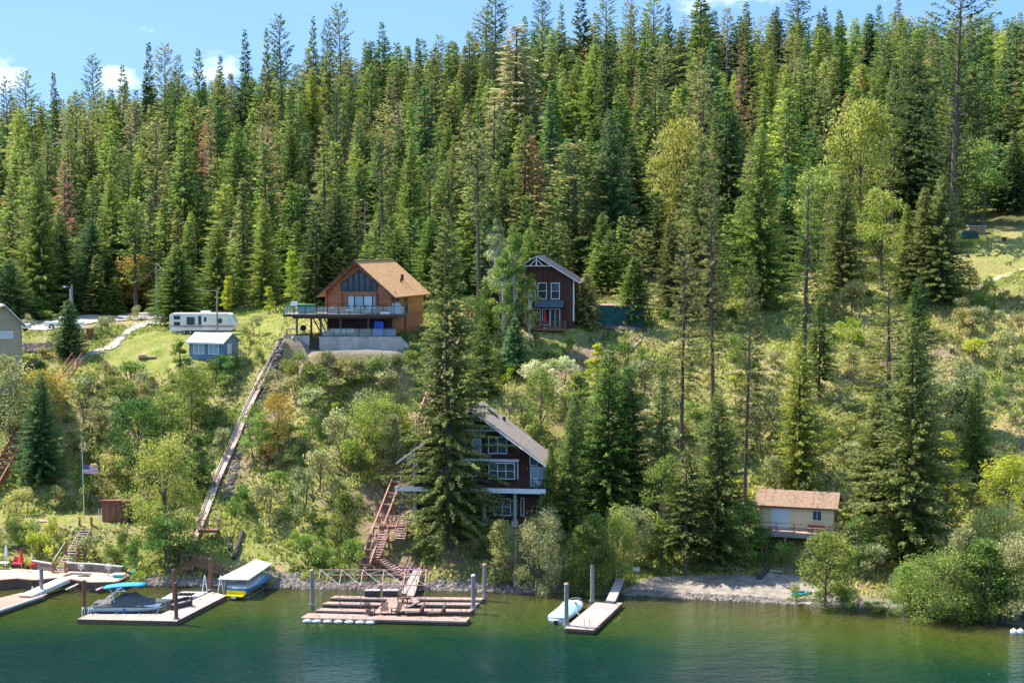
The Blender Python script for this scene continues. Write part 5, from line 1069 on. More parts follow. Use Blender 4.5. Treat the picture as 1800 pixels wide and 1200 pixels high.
MB().prism([(-3.24,-1.0,.2),(-3.24,1.0,.2),(-3.24,1.06,.62),(-3.24,-1.06,.62)],(-.05,0,0)).build('transom_band', M['yellow'], k); MB().box(-3.9,-3.2,-.9,.9,.12,.26).build('swim_platform', M['yellow'], k); MB().box(-3.3,-3.25,-.95,.95,.66,.84).build('stripe', M['bluehull'], k); MB().box(-3.94,-3.9,-.25,.25,-.05,.16).build('plate', M['white'], k)
cv = []
for x, zc, wf in [(-3.25,1.0,.86),(-2.6,1.1,.98),(-1.5,1.12,1.0),(-.5,1.2,1.0),(.2,1.45,.98),(.9,1.3,.95),(1.8,1.2,.82),(2.6,1.18,.5),(3.1,1.2,.15)]:
    b_ = 1.25*wf; cv.append([(x,-b_*1.02,.85),(x,-b_*.95,1.0),(x,-b_*.5,.98+(zc-.98)*.85),(x,0,zc),(x,b_*.5,.98+(zc-.98)*.85),(x,b_*.95,1.0),(x,b_*1.02,.85)])
MB().loft(cv, closed=False, caps=True).build('cover', mat('pale grey cover', (.45,.47,.48), .8, .08, 3, .3), k, True)
# white tube legs by the lift
for px, lb in ((360,'small white A frame stand left of the tall rusty pile'),(388,'white davit stand at the left front of the boat canopy')):
    q = flat(px, 1040, DZ); k = thing('stand', lb, 'stand', q); 
    for x in (-.3,.3): MB().tube((x,0,-.3),(0,0,1.7),.05).build('leg', M['white'], k)
    MB().beam((-.15,0,.8),(.15,0,.8),.05,.05).build('brace', M['white'], k)

# comb dock
k = thing('comb_dock', 'large comb shaped floating dock with four rows of slip fingers', 'dock')
rows = [((530,1084),(820,1091),(825,1079),(546,1072),'dockwood'),((555,1071.5),(655,1074),(664,1068),(563,1063),'dockwood'),((567,1060),(672,1062),(680,1057),(576,1053),'dockwood'),((581,1049.5),(690,1052),(693,1047.5),(588,1044.5),'dockwood'),
        ((703,1072),(827,1073.5),(830,1068),(712,1066),'dockwood'),((733,1061),(838,1062),(842,1057),(740,1056),'dockwood'),((724,1051.5),(847,1053),(851,1048.5),(732,1047),'dockwood')]
for a, b, c, d, mm in rows:
    pa, pb, pc, pd = [flat(*q) for q in (a,b,c,d)]; fy = min(pa.y, pb.y); by = max(pa.y+.9, (pc.y+pd.y)/2)
    dd_ = 1.55 if a[1] > 1080 else .8; poly = [(pa.x,pa.y),(pb.x,pb.y),(pb.x+.3,pb.y+dd_),(pa.x+.4,pa.y+dd_)]
    deck_poly(poly, DZ, .35, 'dockside', mm, par=k); MB().beam(Vector((pa.x,pa.y-.05,DZ-.08)), Vector((pb.x,pb.y-.05,DZ-.08)), .09, .16).build('edge_board', M['railp'], k)
deck_poly([flat(655,1077),flat(700,1077),flat(738,1056),flat(722,1046),flat(690,1046)], DZ+.004, .35, 'dockside', 'dockwood', par=k, boards='spine_boards')
for i, px in enumerate((541,558,577,596,615,634,652)):
    q_ = flat(530,1084).lerp(flat(820,1091), (px-530)/290); p_ = Vector((q_.x, q_.y-.1, 0)); o = MB().loft([[(p_.x-.42+j*.28*1.0, p_.y-.2+ry*.16*w, .16+rz_*.16*w) for ry, rz_ in [(math.cos(t*math.pi/4), math.sin(t*math.pi/4)) for t in range(8)]] for j, w in enumerate((.5,1,1,.5))]).build('float', M['gel'], k, True)
# bare canopy frame above the left slips
k = thing('canopy_frame', 'bare pinkish steel truss frame of a boat shelter over the comb dock', 'boat shelter frame')
yf = flat(554,1066).y; yb = flat(588,1047).y; ym = (yf+yb)/2
zf = P(554,1028,yf).z; zr_ = P(562,1001,ym).z; xa, xb = (554-900)/CF*yf, (745-900)/CF*yf
xs = [xa+(xb-xa)*i/5 for i in range(6)]; fr = MB(); r0 = .045
fr.tube((xa,yf,zf),(xb,yf,zf),r0); fr.tube((xa,yb,zf),(xb,yb,zf),r0); fr.tube((xa-.0,ym,zr_),(xb,ym,zr_),r0)
for i, x in enumerate(xs): fr.tube((x,yf,zf),(x,ym,zr_),r0); fr.tube((x,yb,zf),(x,ym,zr_),r0)
fr.build('roof_frame', M['rust'], k); dg = MB()
for i in range(5): dg.tube((xs[i],ym,zr_),(xs[i+1],yf,zf),.025); dg.tube((xs[i],yb,zf),(xs[i+1],ym,zr_),.025); dg.tube((xs[i],yf,zf),(xs[i+1],yb,zf),.02)
dg.tube((xa+1,yf,zf),(xa-.5,yf+.5,DZ),.02); dg.build('diagonals', M['steel'], k)
for i, x in enumerate(xs):
    if i in (0,1,2,3,4,5): MB().tube((x,yf,DZ-.1),(x,yf,zf),.035).build('post', M['rust'], k); MB().tube((x,yb,DZ-.1),(x,yb,zf),.035).build('post', M['rust'], k)
# gangway
k = thing('gangway', 'narrow gangway from the comb dock up to the bank', 'gangway'); a = [flat(703,1047),flat(728,1048),P(742,1022,154.5),P(727,1021,154.5)]; a[2].z = a[3].z = 1.3
MB().prism(a, Z*.08).build('walkway', M['dockwoody'], k); r = MB()
for p_, q in ((a[0],a[3]),(a[1],a[2])): r.beam(p_+Z*.9, q+Z*.9, .06, .06); [r.beam(p_.lerp(q,t), p_.lerp(q,t)+Z*.9, .05, .05, (0,1,0)) for t in (0,.33,.66,1)]
r.build('handrail', M['rail'], k)
for px, lb in ((654,'left dark wicker storage box on the comb dock'),(686,'right dark wicker storage box on the comb dock')):
    k = thing('deck_box', lb, 'storage box', flat(px,1048)+Vector((0,.3,0)), 0, 'storage boxes on the comb dock'); MB().box(-.72,.72,-.35,.35,.02,.55).build('box', M['wicker'], k); MB().box(-.76,.76,-.4,.4,.551,.62).build('lid', mat('grey lid', (.35,.33,.34), .6, .1) if 'grey lid' not in bpy.data.materials else bpy.data.materials['grey lid'], k)
def adirondack(px, py, rz, label):
    k = thing('adirondack_chair', label, 'chair', flat(px,py), rz, 'dark adirondack chairs on the comb dock')
    MB().prism([(-.27,-.35,.38),(.27,-.35,.38),(.27,.25,.26),(-.27,.25,.26)], Z*.04).build('seat', M['chair'], k); b = MB()
    for i in range(5): x = -.22+i*.11; b.beam((x,.2,.25),(x*1.25,.55,1.08+.06*(1-abs(i-2)/2)), .09, .03, (0,1,0))
    b.build('backrest', M['chair'], k)
    for s in (-.33,.33): MB().box(s-.07,s+.07,-.42,.35,.56,.6).build('armrest', M['chair'], k); MB().box(s-.03,s+.03,-.38,-.3,0,.56).build('leg', M['chair'], k); MB().beam((s,-.3,.36),(s,.6,.04),.04,.12).build('rear_leg', M['chair'], k)
adirondack(650,1080,R(35),'leftmost of the three dark adirondack chairs'); adirondack(676,1079,R(5),'middle one of the three dark adirondack chairs'); adirondack(697,1080,R(-40),'rightmost of the three dark adirondack chairs')
def chaise(px, py, rz, label):
    k = thing('chaise_longue', label, 'chaise longue', flat(px,py), rz, 'dark chaises on the comb dock')
    MB().box(-.95,.35,-.3,.3,.3,.36).build('seat', M['chair'], k); MB().prism([(.35,-.3,.32),(.35,.3,.32),(.85,.3,1.0),(.85,-.3,1.0)],(.05,0,-.03)).build('backrest', M['chair'], k)
    for x in (-.85,.3):
        for y in (-.27,.27): MB().beam((x-.06,y,0),(x,y,.3),.05,.05).build('leg', M['chair'], k)
    MB().beam((.8,.0,.05),(.7,0,.8),.05,.3).build('prop', M['chair'], k)
chaise(729,1081,R(8),'left one of the two dark chaise longues'); chaise(767,1081.5,R(8),'right one of the two dark chaise longues')
k = thing('bistro_table', 'small dark high table with propane bottle on the dock spine', 'table', flat(709,1066)); MB().tube((0,0,.88),(0,0,.93),.42,n=16).build('tabletop', M['chair'], k); 
for a in (0,2.1,4.2): MB().beam((.35*math.cos(a),.35*math.sin(a),0),(.08*math.cos(a),.08*math.sin(a),.9),.04,.04).build('leg', M['chair'], k)
adir = chair_simple('dining_chair', 'dark chair behind the small high table on the dock', 'chair', flat(716,1059), 2.5); chair_simple('dining_chair', 'dark chair left of the small high table on the dock', 'chair', flat(704,1058), -1.6)

# beach dock and mint boat
k = thing('beach_dock', 'rectangular wooden dock off the gravel beach', 'dock'); deck_poly([flat(992,1103),flat(1043,1106.5),flat(1094,1058.5),flat(1047,1057)], DZ, .38, 'dockside', 'dockwoody', par=k)
e = MB(); e.beam(flat(992,1103.4)+Z*-.1, flat(1043,1107)+Z*-.1, .08, .2); e.beam(flat(1043.4,1106.8)+Z*-.1, flat(1094.4,1058.6)+Z*-.1, .08, .2); e.build('edge_board', M['stair'], k)
k = thing('gangplank', 'short plank ramp from the beach to the wooden dock', 'gangplank'); a = [flat(1064,1058.5,.5),flat(1081,1059,.5),P(1099,1036,151.5),P(1083,1036,151.5)]; a[2].z = a[3].z = 1.1; MB().prism(a, Z*.1).build('walkway', M['dockwoody'], k); MB().beam(a[1]-Z*.1,a[2]-Z*.1,.1,.25).build('side_beam', M['dockside'], k)
s0, b0 = flat(981,1096,.0), flat(1017,1068,.0); dr = b0-s0; ang = math.atan2(dr.y, dr.x); cc = (s0+b0)/2; Lb = dr.length*1.05
k = thing('covered_motorboat', 'white motorboat with mint green cover beside the beach dock', 'boat', (cc.x-.1, cc.y+.1, .0), ang); MB().loft(hull(Lb,2.0,.62)).build('hull', M['gel'], k, True)
cv = []
for t, zc, wf in ((-.5,.7,.86),(-.42,.8,.98),(-.2,.95,1.0),(0,1.25,1.0),(.12,1.3,.98),(.2,1.15,.95),(.27,.8,.85)): cv.append([(Lb*t,-wf,.6),(Lb*t,-wf*.93,.7),(Lb*t,-wf*.5,.66+(zc-.66)*.9),(Lb*t,0,zc),(Lb*t,wf*.5,.66+(zc-.66)*.9),(Lb*t,wf*.93,.7),(Lb*t,wf,.6)])
MB().loft(cv, closed=False, caps=True).build('cover', M['mint'], k, True); MB().prism([(Lb*.13,-.8,.75),(Lb*.13,.8,.75),(Lb*.07,.7,1.22),(Lb*.07,-.7,1.22)],(.03,0,.0)).build('windscreen', M['glass'], k)
rl = MB(); rl.path([Vector((Lb*.3,-.75,.95)),Vector((Lb*.42,-.45,1.0)),Vector((Lb*.47,0,1.02)),Vector((Lb*.42,.45,1.0)),Vector((Lb*.3,.75,.95))],.02); rl.build('bow_rail', M['chrome'], k); MB().box(-Lb/2-.25,-Lb/2-.02,-.18,.18,-.2,.35).build('outboard_drive', M['rubber'], k); MB().box(-Lb/2-.04,-Lb/2+.0,-.95,.95,.5,.6).build('transom_stripe', M['bluehull'], k)

# ---------------------------------------------------------------- hillside trams, stairs, railings
def track(name, label, pts, wid, m_rail, m_tie, tie=1.0, extra=None, legs=True, sub=14, rr=.09, walk=False):
    "two rails on ties; pts = (px, py, distance) of the centre line"
    k = thing(name, label, 'tram track'); C_ = [P(*p) for p in pts]; lat = Vector((wid/2,0,0))
    for s in (-1,1):
        b = MB()
        for a, c in zip(C_[:-1], C_[1:]): b.beam(a+lat*s, c+lat*s, rr*1.5, rr*2)
        b.build('rail', M[m_rail], k)
    t = MB(); lg = MB()
    for a, c in zip(C_[:-1], C_[1:]):
        n = max(1, int((c-a).length/tie))
        for i in range(n):
            q = a.lerp(c, i/n); t.beam(q-lat*1.15-Z*.1, q+lat*1.15-Z*.1, .1, .1)
            if legs and i % 4 == 0:
                lg = MB()
                for s in (-1,1):
                    f = q+lat*s; g = T(f.x, f.y)
                    if f.z-g > .1: lg.beam((f.x,f.y,g-.3),f-Z*.12,.12,.12,(0,1,0))
                if q.z - T(q.x,q.y) > 1.2: lg.beam((q.x-wid/2,q.y,T(q.x,q.y)),q+lat-Z*.2,.07,.07); lg.beam((q.x+wid/2,q.y,T(q.x,q.y)),q-lat-Z*.2,.07,.07)
                if lg.v: lg.beam(q-lat-Z*.2, q+lat-Z*.2, .1, .12); lg.build('support', M['stair'], k)
    t.build('ties', M[m_tie], k)
    if extra:
        b = MB()
        for a, c in zip(C_[:-1], C_[1:]): b.beam(a-lat*extra*1.5+Z*.25, c-lat*extra*1.5+Z*.25, .04, .04)
        for a, c in zip(C_[:-1], C_[1:]):
            for i in range(int((c-a).length/3)): q = a.lerp(c, i/max(1,int((c-a).length/3))); b.beam(q-lat*extra*1.5-Z*.1, q-lat*extra*1.5+Z*.3, .03, .03, (0,1,0))
        b.build('side_pipe', M['steel'], k)
    if walk:
        b = MB()
        for a, c in zip(C_[:-1], C_[1:]): b.beam(a-Z*.03, c-Z*.03, wid*.75, .04)
        b.build('centre_boards', M['railp'], k)
    return k
def gp(px, py, up):     # a point `up` metres above the ground, seen at that pixel's ground distance
    g = G(px, py); return (px, py, g.y - 0.0) if up == 0 else (lambda q: (PIX(q)[0], PIX(q)[1], q.y))(g + Z*up)
def line_on(pts, up, n=5):
    out = []
    for (x0,y0),(x1,y1) in zip(pts[:-1], pts[1:]):
        for i in range(n):
            t = i/n; px, py = x0+(x1-x0)*t, y0+(y1-y0)*t; out.append((px, py))
    out.append(pts[-1]); res = []
    for px, py in out:     # choose the distance where the sight line passes `up` above ground
        D = 145.0
        while D < 240:
            p = P(px, py, D)
            if p.z <= T(p.x, p.y)+up: break
            D += .25
        res.append((px, py, D))
    # smooth the distances
    d = [r[2] for r in res]
    for _ in range(6): d = [d[0]] + [(d[i-1]+2*d[i]+d[i+1])/4 for i in range(1, len(d)-1)] + [d[-1]]
    return [(r[0], r[1], dd) for r, dd in zip(res, d)]
track('hillside_tram_track', 'long pale tram track climbing from the lake to the log house terrace', line_on([(329,975),(342,943),(360,903),(381,845),(410,780),(437,715),(462,665),(485,620),(498,598)], .55), .62, 'railp', 'railp', .7, .95, walk=True)
track('hillside_tram_track', 'red timber tram track rising behind the giant spruce', line_on([(641,990),(665,925),(704,824),(740,738),(757,690),(790,620),(805,580),(826,542)], 1.8), 1.05, 'rail', 'railp', 1.5, None)
track('hillside_tram_track', 'dark red stair track at the left picture edge', line_on([(-15,850),(5,815),(30,770),(45,745)], 1.4), 1.6, 'stairred', 'stair', .45)
k = thing('winch_frame', 'red winch frame at the top of the red tram track', 'winch', P(822,545,207.5)); f = MB()
for x in (-.5,.6):
    for y in (-.4,.5): f.beam((x,y,-1.5),(x,y,.6),.12,.12,(0,1,0))
f.beam((-.5,-.4,.6),(.6,-.4,.6),.12,.14); f.beam((-.5,.5,.6),(.6,.5,.6),.12,.14); f.build('frame', M['rail'], k); MB().tube((-.3,0,-.1),(.4,0,-.1),.3,n=12).build('drum', M['rail'], k); MB().box(-.2,.3,-.2,.3,-1.4,-.4).build('motor_housing', M['red'], k)
k = thing('tram_cart', 'pinkish tram cart parked on the upper red track', 'tram cart', P(811,575,200.5)); MB().box(-.7,.7,-.5,.6,.0,.12).build('platform', M['railp'], k); b = MB(); rail_bars(b, (-.7,-.5,.1),(.7,-.5,.1),.8,2,.06); rail_bars(b,(-.7,.6,.1),(.7,.6,.1),.8,2,.06); b.build('railing', M['rail'], k); MB().tube((-.75,-.3,-.15),(-.65,-.3,-.15),.15).build('wheel', M['rubber'], k)

def stairs(name, label, a, b, wid, n, m_t, m_s, rails=True, up=None, cat='stairs'):
    "flight from a (bottom) to b (top)"
    k = thing(name, label, cat); a = Vector(a); b = Vector(b); d = b-a; fl = Vector((d.x,d.y,0)).normalized(); lat = Vector((fl.y,-fl.x,0))*wid/2
    t = MB()
    for i in range(n+1): q = a + d*(i/n); t.prism([q-lat-fl*.15, q+lat-fl*.15, q+lat+fl*.15, q-lat+fl*.15], Z*.05)
    t.build('treads', M[m_t], k); s = MB(); s.beam(a-lat-Z*.12, b-lat-Z*.12, .07, .26); s.beam(a+lat-Z*.12, b+lat-Z*.12, .07, .26); s.build('stringers', M[m_s], k)
    if rails:
        r = MB()
        for q in (-1,1):
            r.beam(a+lat*q+Z*.9, b+lat*q+Z*.9, .05, .06)
            for i in range(4): p = a.lerp(b, i/3)+lat*q; r.beam(p-Z*.2, p+Z*.9, .06, .06, (0,1,0))
        r.build('handrail', M[m_s], k)
    return k
# left stair with posts
A = flat(105,1005,.95); B = P(151,929,163.8); k = stairs('shore_stairs', 'long timber stair with red posts climbing from the left terrace', A, B, 1.15, 17, 'dockwoody', 'railp', False)
for px, py, q in ((93,1008,'l'),(115,1008,'r'),(116,968,'l'),(138,975,'r'),(140,928,'l'),(161,928,'r')):
    D = {1008:A.y-.1, 968:A.y+3.3, 975:A.y+3.2, 928:164.2}[py]; p = P(px, py, D); MB().beam(p-Z*.4, p+Z*1.25, .2, .2, (0,1,0)).build('post', M['stairred'], k)
hr = MB(); hr.beam(P(93,985,A.y), P(116,950,A.y+3.3), .04, .04); hr.beam(P(116,950,A.y+3.3), P(140,910,164.2), .04, .04); hr.build('handrail', M['steel'], k)
k = stairs('shore_stairs', 'short red railed stair at the edge of the left lawn', P(112,664,185.8), P(136,632,192.3), 1.2, 10, 'stair', 'stairred', True)
# upper tram platform on the long track
def platform(name, label, px, py, D, w, d, h=1.0, legs=2.5, m='stair', sides=('f','l','r')):
    p = P(px, py, D); k = thing(name, label, 'platform', p); MB().box(0,w,0,d,-.12,0).build('floor', M['railp' if m != 'stair' else 'stair'], k); MB().box(-.03,w+.03,-.04,-.003,-.3,-.02).build('rim', M[m], k)
    r = MB()
    if 'f' in sides: rail_bars(r, (0,.03,0),(w,.03,0), h, max(2,int(w/.9)), .06, (.2,.4,.6,.8))
    if 'l' in sides: rail_bars(r, (0,.05,0),(0,d,0), h, 2, .06, (.2,.4,.6,.8))
    if 'r' in sides: rail_bars(r, (w,.05,0),(w,d,0), h, 2, .06, (.2,.4,.6,.8))
    if 'b' in sides: rail_bars(r, (0,d,0),(w,d,0), h, 3, .06, (.2,.4,.6,.8))
    r.build('railing', M[m], k)
    for x in (.12, w-.12):
        for y in (.12, d-.12): MB().box(x-.08,x+.08,y-.08,y+.08,-legs,-.12).build('post', M[m], k)
    return k
platform('tram_platform', 'upper brown platform with slatted railing on the long tram track', 349, 931, 160.4, 2.1, 1.3, 1.1, 3.0)
platform('tram_platform', 'lower brown platform at the foot of the long tram track', 318.5, 996, 154.6, 1.3, 1.5, 1.2, 2.4)
k = thing('access_ramp', 'brown railed ramp descending from the lower tram platform to the dock', 'ramp'); a = P(342,990,154.9); b = flat(401,1010,.9); 
MB().beam(a, b, 1.1, .1).build('floor', M['stair'], k); r = MB()
for s in (-.55,.55):
    o_ = Vector((0,s,0)); r.beam(a+o_+Z*1.05, b+o_+Z*1.0, .09, .07)
    for q in (.25,.5,.75): r.beam(a+o_+Z*q, b+o_+Z*q, .05, .05)
    for i in range(6): p = a.lerp(b,i/5)+o_; r.beam(p-Z*.1, p+Z*1.05, .08, .08, (0,1,0))
r.build('railing', M['stair'], k)
# landings and stairs of the red tram
platform('stair_landing', 'upper rusty landing with railing left of the spruce', 667, 925, 158.6, 2.9, 1.1, 1.0, 3.2, 'stair', ('l','f')); platform('stair_landing', 'lower landing halfway down to the comb dock', 645, 983, 154.6, 1.7, 1.0, .9, 2.2, 'stair', ('r',))
stairs('landing_stairs', 'flight of steps up from the upper rusty landing', P(703,946,156.6), P(710,916,159.4), 1.0, 7, 'railp', 'rail', True)
stairs('landing_stairs', 'middle flight between the two rusty landings', P(659,979,155.0), P(676,935,158.4), 1.0, 10, 'railp', 'rail', True)
stairs('landing_stairs', 'lower flight running right from the lower landing to the gangway', P(716,1013,153.4), P(672,983,154.9), .8, 10, 'railp', 'rail', False)
k = thing('handrail', 'thin pair of handrails beside the lowest steps', 'handrail'); r = MB(); r.beam(P(679,967,156.5), P(725,1004,154.4), .04, .04); r.beam(P(679,975,156.2), P(718,1006,154.1), .04, .04); r.beam(P(679,984,156.5),P(679,962,156.5),.05,.05,(0,1,0)); r.beam(P(722,1018,154.4),P(722,1000,154.4),.05,.05,(0,1,0)); r.build('rails', M['stair'], k)
for (a, b, zr0, lb) in (((688,1001),(722,1017),.2,'purple kayak lying under the lower steps'),((700,1006),(738,1014),.5,'second purple kayak pulled up beside the gangway')):
    p, q = P(*a,155.3), P(*b,154.6); p.z = T(p.x,p.y)+.3; q.z = T(q.x,q.y)+.35; d = q-p; k = thing('kayak', lb, 'kayak', (p+q)/2, math.atan2(d.y,d.x)); Lk = 3.2
    MB().loft([[(Lk*(t-.5), .33*math.sin(math.pi*min(max(t,.03),.97))**.7*math.cos(a_), .17*math.sin(a_)*math.sin(math.pi*min(max(t,.05),.95))**.5) for a_ in [i*math.pi/4 for i in range(8)]] for t in [i/8 for i in range(9)]]).build('hull', M['purple'], k, True); MB().loft([[(.45*math.cos(a_),.2*math.sin(a_),z) for a_ in [i*math.pi/5 for i in range(10)]] for z in (.15,.2)]).build('cockpit_rim', M['rubber'], k)

# ---------------------------------------------------------------- poles, flag, logs, small things
def pole(px, top, base, D, r, label, m='pilegrey', arm=None):
    p = P(px, base, D); p.z = T(p.x, p.y); h = P(px, top, D).z - p.z; k = thing('utility_pole', label, 'pole', p); MB().tube((0,0,-.5),(0,0,h), r, r*.75, 10).build('shaft', M[m], k)
    if arm == 'lamp': MB().beam((0,0,h-.4),(-1.0,0,h-.3),.06,.06).build('arm', M['steel'], k); MB().loft([[(-1.3,-.12,h-.45),(-.85,-.12,h-.45),(-.85,.12,h-.45),(-1.3,.12,h-.45)],[(-1.2,-.08,h-.2),(-.9,-.08,h-.2),(-.9,.08,h-.2),(-1.2,.08,h-.2)]]).build('lamp_head', M['plastic'], k); MB().beam((-.25,0,1.5),(-.25,0,h-.6),.1,.1,(0,1,0)).build('conduit', M['plastic'], k)
    if arm == 'tee': MB().beam((-.5,0,h-.15),(.5,0,h-.15),.1,.1).build('crossarm', M['pilegrey'], k)
    return p + Z*h
t1 = pole(127.5,500,578,218,.17,'pole with lamp arm behind the blue spruce',arm='lamp'); t2 = pole(276,462,540,228,.16,'tall power pole left of the broad fir',arm='tee'); t3 = pole(382,511,575,206,.14,'plain grey pole behind the trailer')
p = G(137, 925); k = thing('flagpole', 'thin white flagpole with flag beside the shore stairs', 'flagpole', (p.x, 166.5, 4.2)); H = P(133,768,166.5).z-4.2; MB().tube((0,0,0),(-.12,0,H), .05, .02, 8).build('shaft', M['white'], k); MB().tube((-.12,0,H),(-.12,0,H+.12), .06, .05, 8).build('finial', M['steel'], k)
# flag: thirteen stripes and a starred canton on gently waving cloth
fz = P(137,832,166.5).z-4.2; FW, FH = 1.75, 1.05
def wave(u): return .1*math.sin(u*7)*u + .04*math.sin(u*15), -.12*u*u
def strip(u0, u1, v0, v1, off, n=12):
    b = MB(); up_ = []; lo_ = []
    for i in range(n+1):
        u = u0+(u1-u0)*i/n; dy, dz = wave(u); up_.append((u*FW, dy+off, fz+FH*v1+dz)); lo_.append((u*FW, dy+off, fz+FH*v0+dz))
    b.add(lo_+up_, [(i,i+1,n+2+i,n+1+i) for i in range(n)]); return b
fl = thing('flag', 'stars and stripes flag flying on the white flagpole', 'flag', (p.x-.04, 166.5, 4.2), R(-8)); rd, wh = MB(), MB()
for i in range(13):
    s_ = strip(0,1,1-(i+1)/13,1-i/13,0); (rd if i % 2 == 0 else wh).add(s_.v, s_.f)
rd.build('red_stripes', mat('flag red', (.45,.03,.05), .8, .1), fl); wh.build('white_stripes', M['white'], fl); strip(0,.42,1-7/13,1,-.012).build('canton', mat('flag blue', (.02,.03,.14), .8, .1), fl)
st = MB()
for r_ in range(5):
    for c_ in range(6):
        u = .04+c_*.066; v = .93-r_*.1; dy, dz = wave(u); c0 = Vector((u*FW, dy-.03, fz+FH*v+dz)); st.add([c0+Vector((.032*(1 if i%2==0 else .42)*math.sin(i*math.pi/5),0,.032*(1 if i%2==0 else .42)*math.cos(i*math.pi/5))) for i in range(10)], [tuple(range(10))])
st.build('stars', M['white'], fl)
def cable(a, b, label, sag=.8, r=.013):
    pts = [a.lerp(b,i/10) - Z*sag*4*(i/10)*(1-i/10) for i in range(11)]; o = MB().path(pts, r, 4).build('power_line', M['steel']); tag(o, label, 'power line')
cable(t2, P(240,490,223), 'thin power line running left from the tall power pole'); cable(t2, t3+Z*0, 'thin power line from the tall pole to the pole behind the trailer', 1.2)
def log_(pa, pb, r, label, m='log_end', up=.15, name='fallen_log'):
    a, b = G(*pa)+Z*(r+up-.15), G(*pb)+Z*(r+up-.15); o = MB().tube(a, b, r, r*.85, 9).build(name, M[m]); tag(o, label, 'log'); return o
log_((243,631),(257,630),.32,'short thick log end on the lawn edge','log_end'); log_((255,630),(274,630),.2,'thin log beside the thick log on the lawn'); log_((411,985),(426,938),.28,'old grey log standing up the bank right of tram ramp','stump'); log_((404,968),(402,948),.22,'dark rotten log left of the grey one','stump')
log_((1235,998),(1310,1003),.14,'long weathered log along the back of the beach','pilegrey'); log_((1334,1020),(1352,998),.3,'dark thick log at the beach back edge','stump'); log_((1352,1006),(1375,1008),.18,'grey driftwood log by the beach shrubs','pilegrey'); log_((1770,1100),(1800,1106),.2,'pale log in the shore brush at right edge','pilegrey')
log_((1030,640),(1052,628),.12,'curved path edging log below maroon maple','railp'); log_((1108,618),(1128,598),.12,'slanting pale edging log right of the path','railp'); log_((160,627),(180,621),.14,'pale log on the lawn above the stairs','pilegrey')
def stump(px, py, h, r, label): p = G(px, py); k = thing('tree_stump', label, 'stump', p-Z*.1, 0, 'old stumps on the open slope'); MB().tube((0,0,0),(0.02,0,h), r*1.15, r, 10).build('wood', M['stump'], k); MB().tube((.02,0,h),(.02,0,h+.015), r*.95, r*.93, 10).build('cut_face', M['log_end'], k)
for a in ((1445,620,1.6,.36,'tall charred stump left of the open grass'),(1552,508,1.6,.45,'broad grey stump at the forest edge'),(1701,452,.5,.25,'small stump at the left of the path'),(1765,447,.35,.2,'tiny stump right on the path bank'),(1706,573,.6,.25,'low stump above the brush pile'),(1673,620,.7,.25,'dark stump below the bramble'),(1765,423,.6,.3,'reddish stump at the forest foot')): stump(*a)
b = MB(); c0 = G(1750,612); rg_ = random.Random(4)
for i in range(46): a = rg_.uniform(0,6.28); q = Vector((math.cos(a)*rg_.uniform(.2,1.6), math.sin(a)*rg_.uniform(.2,1.2), rg_.uniform(.1,1.0))); b.tube(c0+q, c0+q+Vector((rg_.uniform(-1,1),rg_.uniform(-1,1),rg_.uniform(-.3,.4))), .05, .03, 5)
tag(b.build('brush_pile', M['stump']), 'pile of dark cut branches on the right hillside', 'brush pile')
b = MB(); c0 = G(75,918)
for i in range(9): b.beam(c0+Vector((-.9+.2*i,0,.1)), c0+Vector((-.4+.16*i,.6,.2)), .14, .08)
tag(b.build('timber_pile', M['railp']), 'low pile of reddish boards on the left lower lawn', 'timber pile')
k = thing('cargo_box', 'dark covered box beside stacked firewood at upper right', 'box', G(1704,419)); MB().loft([[(-1.4,-.8,0),(1.1,-.8,0),(1.1,.8,0),(-1.4,.8,0)],[(-1.4,-.8,.8),(1.1,-.8,.8),(1.1,.8,.8),(-1.4,.8,.8)],[(-1.0,-.7,1.2),(.9,-.7,1.1),(.9,.7,1.1),(-1.0,.7,1.2)]]).build('tarp_cover', mat('dark green tarp', (.015,.06,.055), .6, .2, 2, .5), k)
k = thing('firewood_stack', 'stacked firewood with pale top by the dark covered box', 'firewood', G(1722,414)+Vector((0,1,0))); b = MB()
for i in range(7):
    for j in range(4): b.tube((-1.3+i*.38,-.5,.2+j*.34),(-1.3+i*.38,.5,.2+j*.34),.17,n=7)
b.build('split_logs', M['log_end'], k); MB().box(-1.6,1.3,-.6,.6,1.45,1.52).build('cover_sheet', M['offwhite'], k)
for i, (px, py, rr_, lb) in enumerate(((1782,1112,.32,'left one of two white buoys near the right edge'),(1794,1112,.32,'right one of two white buoys near the right edge'))):
    q = flat(px, py, 0); k = thing('mooring_buoy', lb, 'buoy', q, 0, 'white mooring buoys'); MB().loft([[(rr_*math.sin(t)*math.cos(a), rr_*math.sin(t)*math.sin(a), .1-rr_*math.cos(t)) for a in [i*math.pi/6 for i in range(12)]] for t in (.3,.7,1.1,1.5,1.9,2.3,2.8)]).build('ball', M['gel'], k, True); MB().tube((0,0,rr_+.05),(0,0,rr_+.2),.05).build('eye', M['rust'], k)
p = G(1408,1047); k = thing('kayak', 'turquoise kayak half hidden in the shore grass right of the beach', 'kayak', p+Z*.25, .4); MB().loft([[(2.6*(t-.5), .36*math.sin(math.pi*min(max(t,.03),.97))**.7*math.cos(a_), .2*math.sin(a_)*math.sin(math.pi*min(max(t,.05),.95))**.5) for a_ in [i*math.pi/4 for i in range(8)]] for t in [i/8 for i in range(9)]]).build('hull', M['tealp'], k, True); MB().loft([[(.45*math.cos(a_),.22*math.sin(a_),z) for a_ in [i*math.pi/5 for i in range(10)]] for z in (.17,.22)]).build('cockpit_rim', M['rubber'], k)
